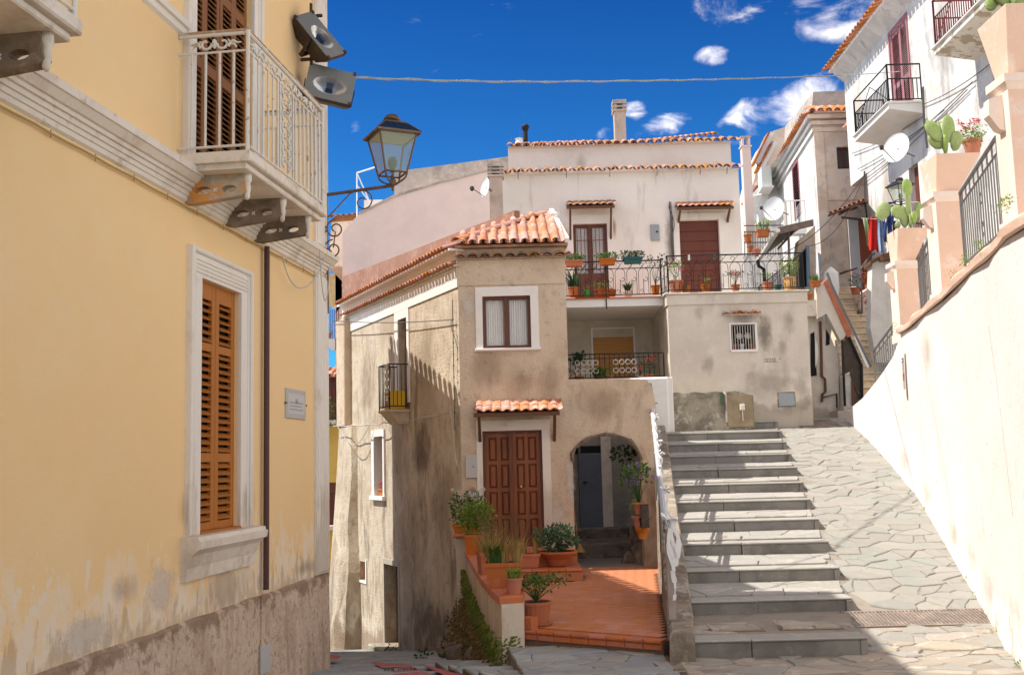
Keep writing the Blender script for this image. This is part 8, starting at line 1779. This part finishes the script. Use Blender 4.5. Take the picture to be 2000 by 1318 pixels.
pot_px('largest terracotta pot with yellow-green leaves and a pink bloom on the terrace edge', 1321, 572, 548, 14, 22.25, kind='sparse', leaf='leaf_lime', fl='pink', ph=.42, pr=.22, n=110, group=G)
pot_px('small terracotta pot tucked behind the largest pot on the terrace edge', 1341, 571, 559, 8, 22.35, kind='bush', leaf='leaf', ph=.06, n=16, group=G)
pot_px('terracotta pot with a tiny sprout, before the red door', 1378, 571, 556, 9, 22.25, kind='sparse', leaf='leaf_lime', ph=.14, n=40, group=G)
pot_px('terracotta pot of bright pink flowers on the terrace edge', 1437, 568, 556, 9, 22.25, kind='sparse', leaf='leaf', fl='pink', ph=.28, pr=.18, n=110, group=G)
pot_px('red pot with a pale green plant on the terrace edge', 1500, 567, 551, 11, 22.25, kind='sparse', leaf='leaf_lime', ph=.2, pr=.18, n=60, group=G)
pot_px('ochre barrel-shaped pot with a big green bush at the end of the terrace edge', 1543, 566, 541, 12, 22.25, pot='ochrepot', kind='bush', leaf='leaf_lime', ph=.45, pr=.28, n=220, taper=.85, group=G)
pot_px('blue-flowered plant in a dark pot between the red and ochre pots', 1520, 567, 556, 8, 22.5, pot='teal', kind='bush', leaf='leaf_dark', fl='purple', ph=.25, n=60, group=G)
pot_px('terracotta pot with grassy tuft on top of the parapet near the plastic bundle', 1593, 560, 549, 12, 24.0, kind='grass', leaf='leaf', ph=.2, pr=.25, n=80)
pot_px('small orange box of seedlings at the passage side of the parapet', 1580, 584, 574, 8, 23.8, kind='bush', leaf='leaf', ph=.2, n=60)
# inside the barred window
for lab, px, pt_ in (('tiny terracotta pot at the left inside the barred window', 1434, 'terracotta'), ('tiny white pot in the middle of the barred window', 1449, 'whitepot'), ('tiny red pot at the right inside the barred window', 1468, 'terracotta')):
    q = at(px, 681, 22.22); potted(lab, V((q.x, 22.22, KW[2]+.01)), .055, .12, pot=pt_, kind='bush', leaf='leaf', ph=.14, pr=.08, n=40)
# loggia plants
G = 'plants in the loggia'
def lq(px): return V((FL2.h(px, 740)[0], 21.68, zt_l))
zt_l = FL2.h(1200, 739)[1]-.02
potted('dark large-leaved plant at the left of the loggia railing', lq(1133), .1, .1, kind='sparse', leaf='leaf_dark', ph=.45, pr=.2, n=110, lsz=.1, group=G)
potted('low dark green plant in the left corner of the loggia', lq(1116), .08, .08, kind='bush', leaf='leaf_dark', ph=.2, pr=.14, n=70, group=G)
potted('green arching plant before the orange blind', lq(1172), .09, .08, kind='spiky', leaf='leaf', ph=.22, pr=.25, n=90, group=G)
potted('green leafy plant left of the white rings', lq(1192), .08, .1, kind='bush', leaf='leaf_lime', ph=.22, pr=.13, n=70, group=G)
potted('red-flowered geranium at the right end of the loggia', lq(1272), .1, .1, kind='bush', leaf='leaf_dark', fl='red', ph=.36, pr=.2, n=130, group=G)
potted('second red geranium between the rings and the corner of the loggia', lq(1254), .08, .08, kind='sparse', leaf='leaf_dark', fl='red', ph=.24, pr=.13, n=70, group=G)
# pots by the upper steps and red geranium on the terrace railing
q = at(1900, 300, P1[2]+1.2); potted('terracotta pot of trailing red geranium behind the middle pillar', q, .13, .2, kind='trail', leaf='leaf_lime', fl='red', ph=.26, pr=.2, n=240)
q = at(1668, 590, 28.2); pot_px('terracotta pot with pink-flowering shrub beside the upper steps', 1672, 575, 562, 10, 28.4, kind='bush', leaf='leaf_dark', fl='pink', ph=.42, pr=.26, n=130)
pot_px('orange pot with a coppery bush at the side of the upper steps', 1700, 616, 601, 8, 27.6, kind='bush', leaf='petal_orange', ph=.42, pr=.32, n=150)
pot_px('higher pot of orange-leaved plant behind the stair handrail', 1697, 566, 556, 8, 28.9, kind='bush', leaf='petal_orange', ph=.4, pr=.24, n=110)
# hanging pots on the far railing
G = 'pots hung on the far railing'
potted('terracotta trough with tall green spikes on the far railing', at(1490, 463, 33.5), .1, .22, kind='spiky', leaf='leaf_lime', ph=.6, pr=.2, n=30, box=(.2, .14), group=G)
potted('reddish pot hanging leftmost on the far railing', at(1461, 474, 33.5), .13, .26, kind='bush', leaf='leaf_lime', ph=.15, n=40, group=G)
potted('small red-flowered pot low on the far railing', at(1466, 492, 33.2), .11, .18, kind='bush', leaf='leaf_dark', fl='red', ph=.2, n=50, group=G)
potted('drooping brown-leaved pot lowest on the far railing', at(1478, 500, 33), .13, .2, kind='trail', leaf='petal_orange', ph=.25, n=70, group=G)
# flowers down the lane
potted('red geranium on the far balcony over the lane', at(641, 660, 38.3), .14, .16, kind='trail', leaf='leaf', fl='red', ph=.4, pr=.3, n=150)
potted('terracotta pot with green sprigs beside the scrolls of the lantern bracket', at(634, 509, 38.3), .17, .24, kind='bush', leaf='leaf', fl='pink', ph=.2, n=90)
mb = MB(); q = at(640, 800, 32.8); foliage(mb, q, .3, .5, 120, .12, .08); solo('balcony_greenery', mb, M['leaf'], 'green bush behind the ochre house balcony rail', 'plant', loc=q)
for o in bpy.data.objects:
    if o.name.startswith(('creeping_plant', 'street_weed', 'wall_weed', 'balcony_greenery', 'wall_climber', 'hanging_ivy', 'kerb_weed')): o['kind'] = 'stuff'

# ------------------------------------------------------------------ stains and wear with a shape of their own
for a in ((1405, 600, 1500, 640), (1470, 605, 1515, 690)): stain_px(FK, *a, 'st_dark', bk)
for a in ((1440, 705, 1560, 790),): stain_px(FK, *a, 'st_grey', bk)
for x0, y0, x1, y1 in ((1365, 690, 1400, 740), (1525, 590, 1560, 660), (1545, 700, 1590, 812), (1480, 780, 1590, 815), (1350, 590, 1380, 640), (1515, 660, 1540, 700)): stain_px(FK, x0, y0, x1, y1, 'st_grey', bk)
for x0, y0, x1, y1 in ((1120, 296, 1150, 345), (1000, 325, 1130, 342), (1250, 322, 1430, 336)): stain_px(FW2, x0, y0, x1, y1, 'st_grey', wh)
for x0, y0, x1, y1 in ((1296, 395, 1325, 560),): stain_px(FW, x0, y0, x1, y1, 'st_dark', wh)
for x0, y0, x1, y1 in ((1103, 440, 1116, 500), (1194, 420, 1206, 470), (1090, 420, 1110, 560)): stain_px(FW, x0, y0, x1, y1, 'st_rust', wh)
for x0, y0, x1, y1 in ((900, 660, 1000, 780), (980, 690, 1060, 790), (1040, 700, 1110, 800), (1100, 745, 1250, 830)): stain_px(FC, x0, y0, x1, y1, 'st_brown', bh)
for x0, y0, x1, y1 in ((1065, 950, 1110, 1060), (1100, 880, 1125, 1000), (895, 560, 940, 640)): stain_px(FC, x0, y0, x1, y1, 'st_pale', bh)
for x0, y0, x1, y1, m_ in ((800, 620, 860, 800, 'st_brown'), (840, 850, 895, 1100, 'st_brown'), (780, 930, 830, 1160, 'st_brown'), (735, 560, 770, 700, 'st_warm'), (700, 650, 735, 820, 'st_brown'), (790, 1150, 895, 1290, 'st_dark'), (800, 800, 850, 960, 'st_dark'), (760, 810, 800, 1000, 'st_brown')): stain_px(FB, x0, y0, x1, y1, m_, bh)
for x0, y0, x1, y1, m_ in ((280, 1080, 350, 1230, 'st_pale'), (370, 1090, 500, 1200, 'st_warm'), (205, 1110, 275, 1190, 'st_warm'), (90, 1190, 240, 1290, 'st_pale'), (565, 1090, 630, 1125, 'st_brown')): stain_px(FA, x0, y0, x1, y1, m_, yh)
for x0, y0, x1, y1, m_ in ((355, 940, 384, 1040, 'st_brown'), (466, 930, 500, 1030, 'st_brown')): stain_px(FA, x0, y0, x1, y1, m_, wn, .034)
for k, (s, z, rs, rz, m_) in enumerate(((-8, 6, 1.4, 1.2, 'st_grey'), (-5.5, 4.5, 1.2, 1.5, 'st_grey'), (-7, 9.2, 1.0, 1.4, 'st_grey'), (-5, 9.5, .7, 1.8, 'st_grey'), (-10, 7, 1.5, 1.5, 'st_grey'), (-3, 6.6, .8, 1.0, 'st_warm'), (-1.2, 9.6, .6, 1.5, 'st_warm'))): stain(FI, s, z, rs, rz, m_, ib)
# cracks and drips on the long cream wall
def wl(y, z, w=.035): n = nrm(y); return V((xw(y), y, z))+n*w
mb = MB()
for (y0, z0, y1, z1) in ((14.9, 1.5, 13.4, -.9), (10.2, 1.2, 9.6, -.6)):
    P = [wl(y0+(y1-y0)*i/14+.05*noise.noise(V((i*.7, y0, 0))), z0+(z1-z0)*i/14, .012) for i in range(15)]; mb.tube(P, .0016, 3)
part('hairline_crack', mb, M['st_line'] if 'st_line' in M else mat('crack_line', (.42, .36, .30), .95), tw)
class Curve:
    def __init__(f, y): f.n = nrm(y); f.D = V((-f.n.y, f.n.x, 0))*-1; f.P = V((xw(y), y, 0)); 
    def p(f, s, z, w=0): return V((f.P.x+f.D.x*s+f.n.x*(w+.045), f.P.y+f.D.y*s+f.n.y*(w+.045), z))
for y, z, rs, rz, m_ in ((9.9, -1.5, .3, .3, 'st_grey'), (11.3, -1.4, .35, .25, 'st_warm'), (12.2, -1.2, .35, .25, 'st_grey'), (13.4, -1.0, .3, .25, 'st_warm'), (15.4, -.6, .35, .3, 'st_grey'), (17.2, -.1, .3, .3, 'st_grey'), (14.5, 1.4, .4, .4, 'st_warm')): stain(Curve(y), 0, z, rs, rz, m_, tw)
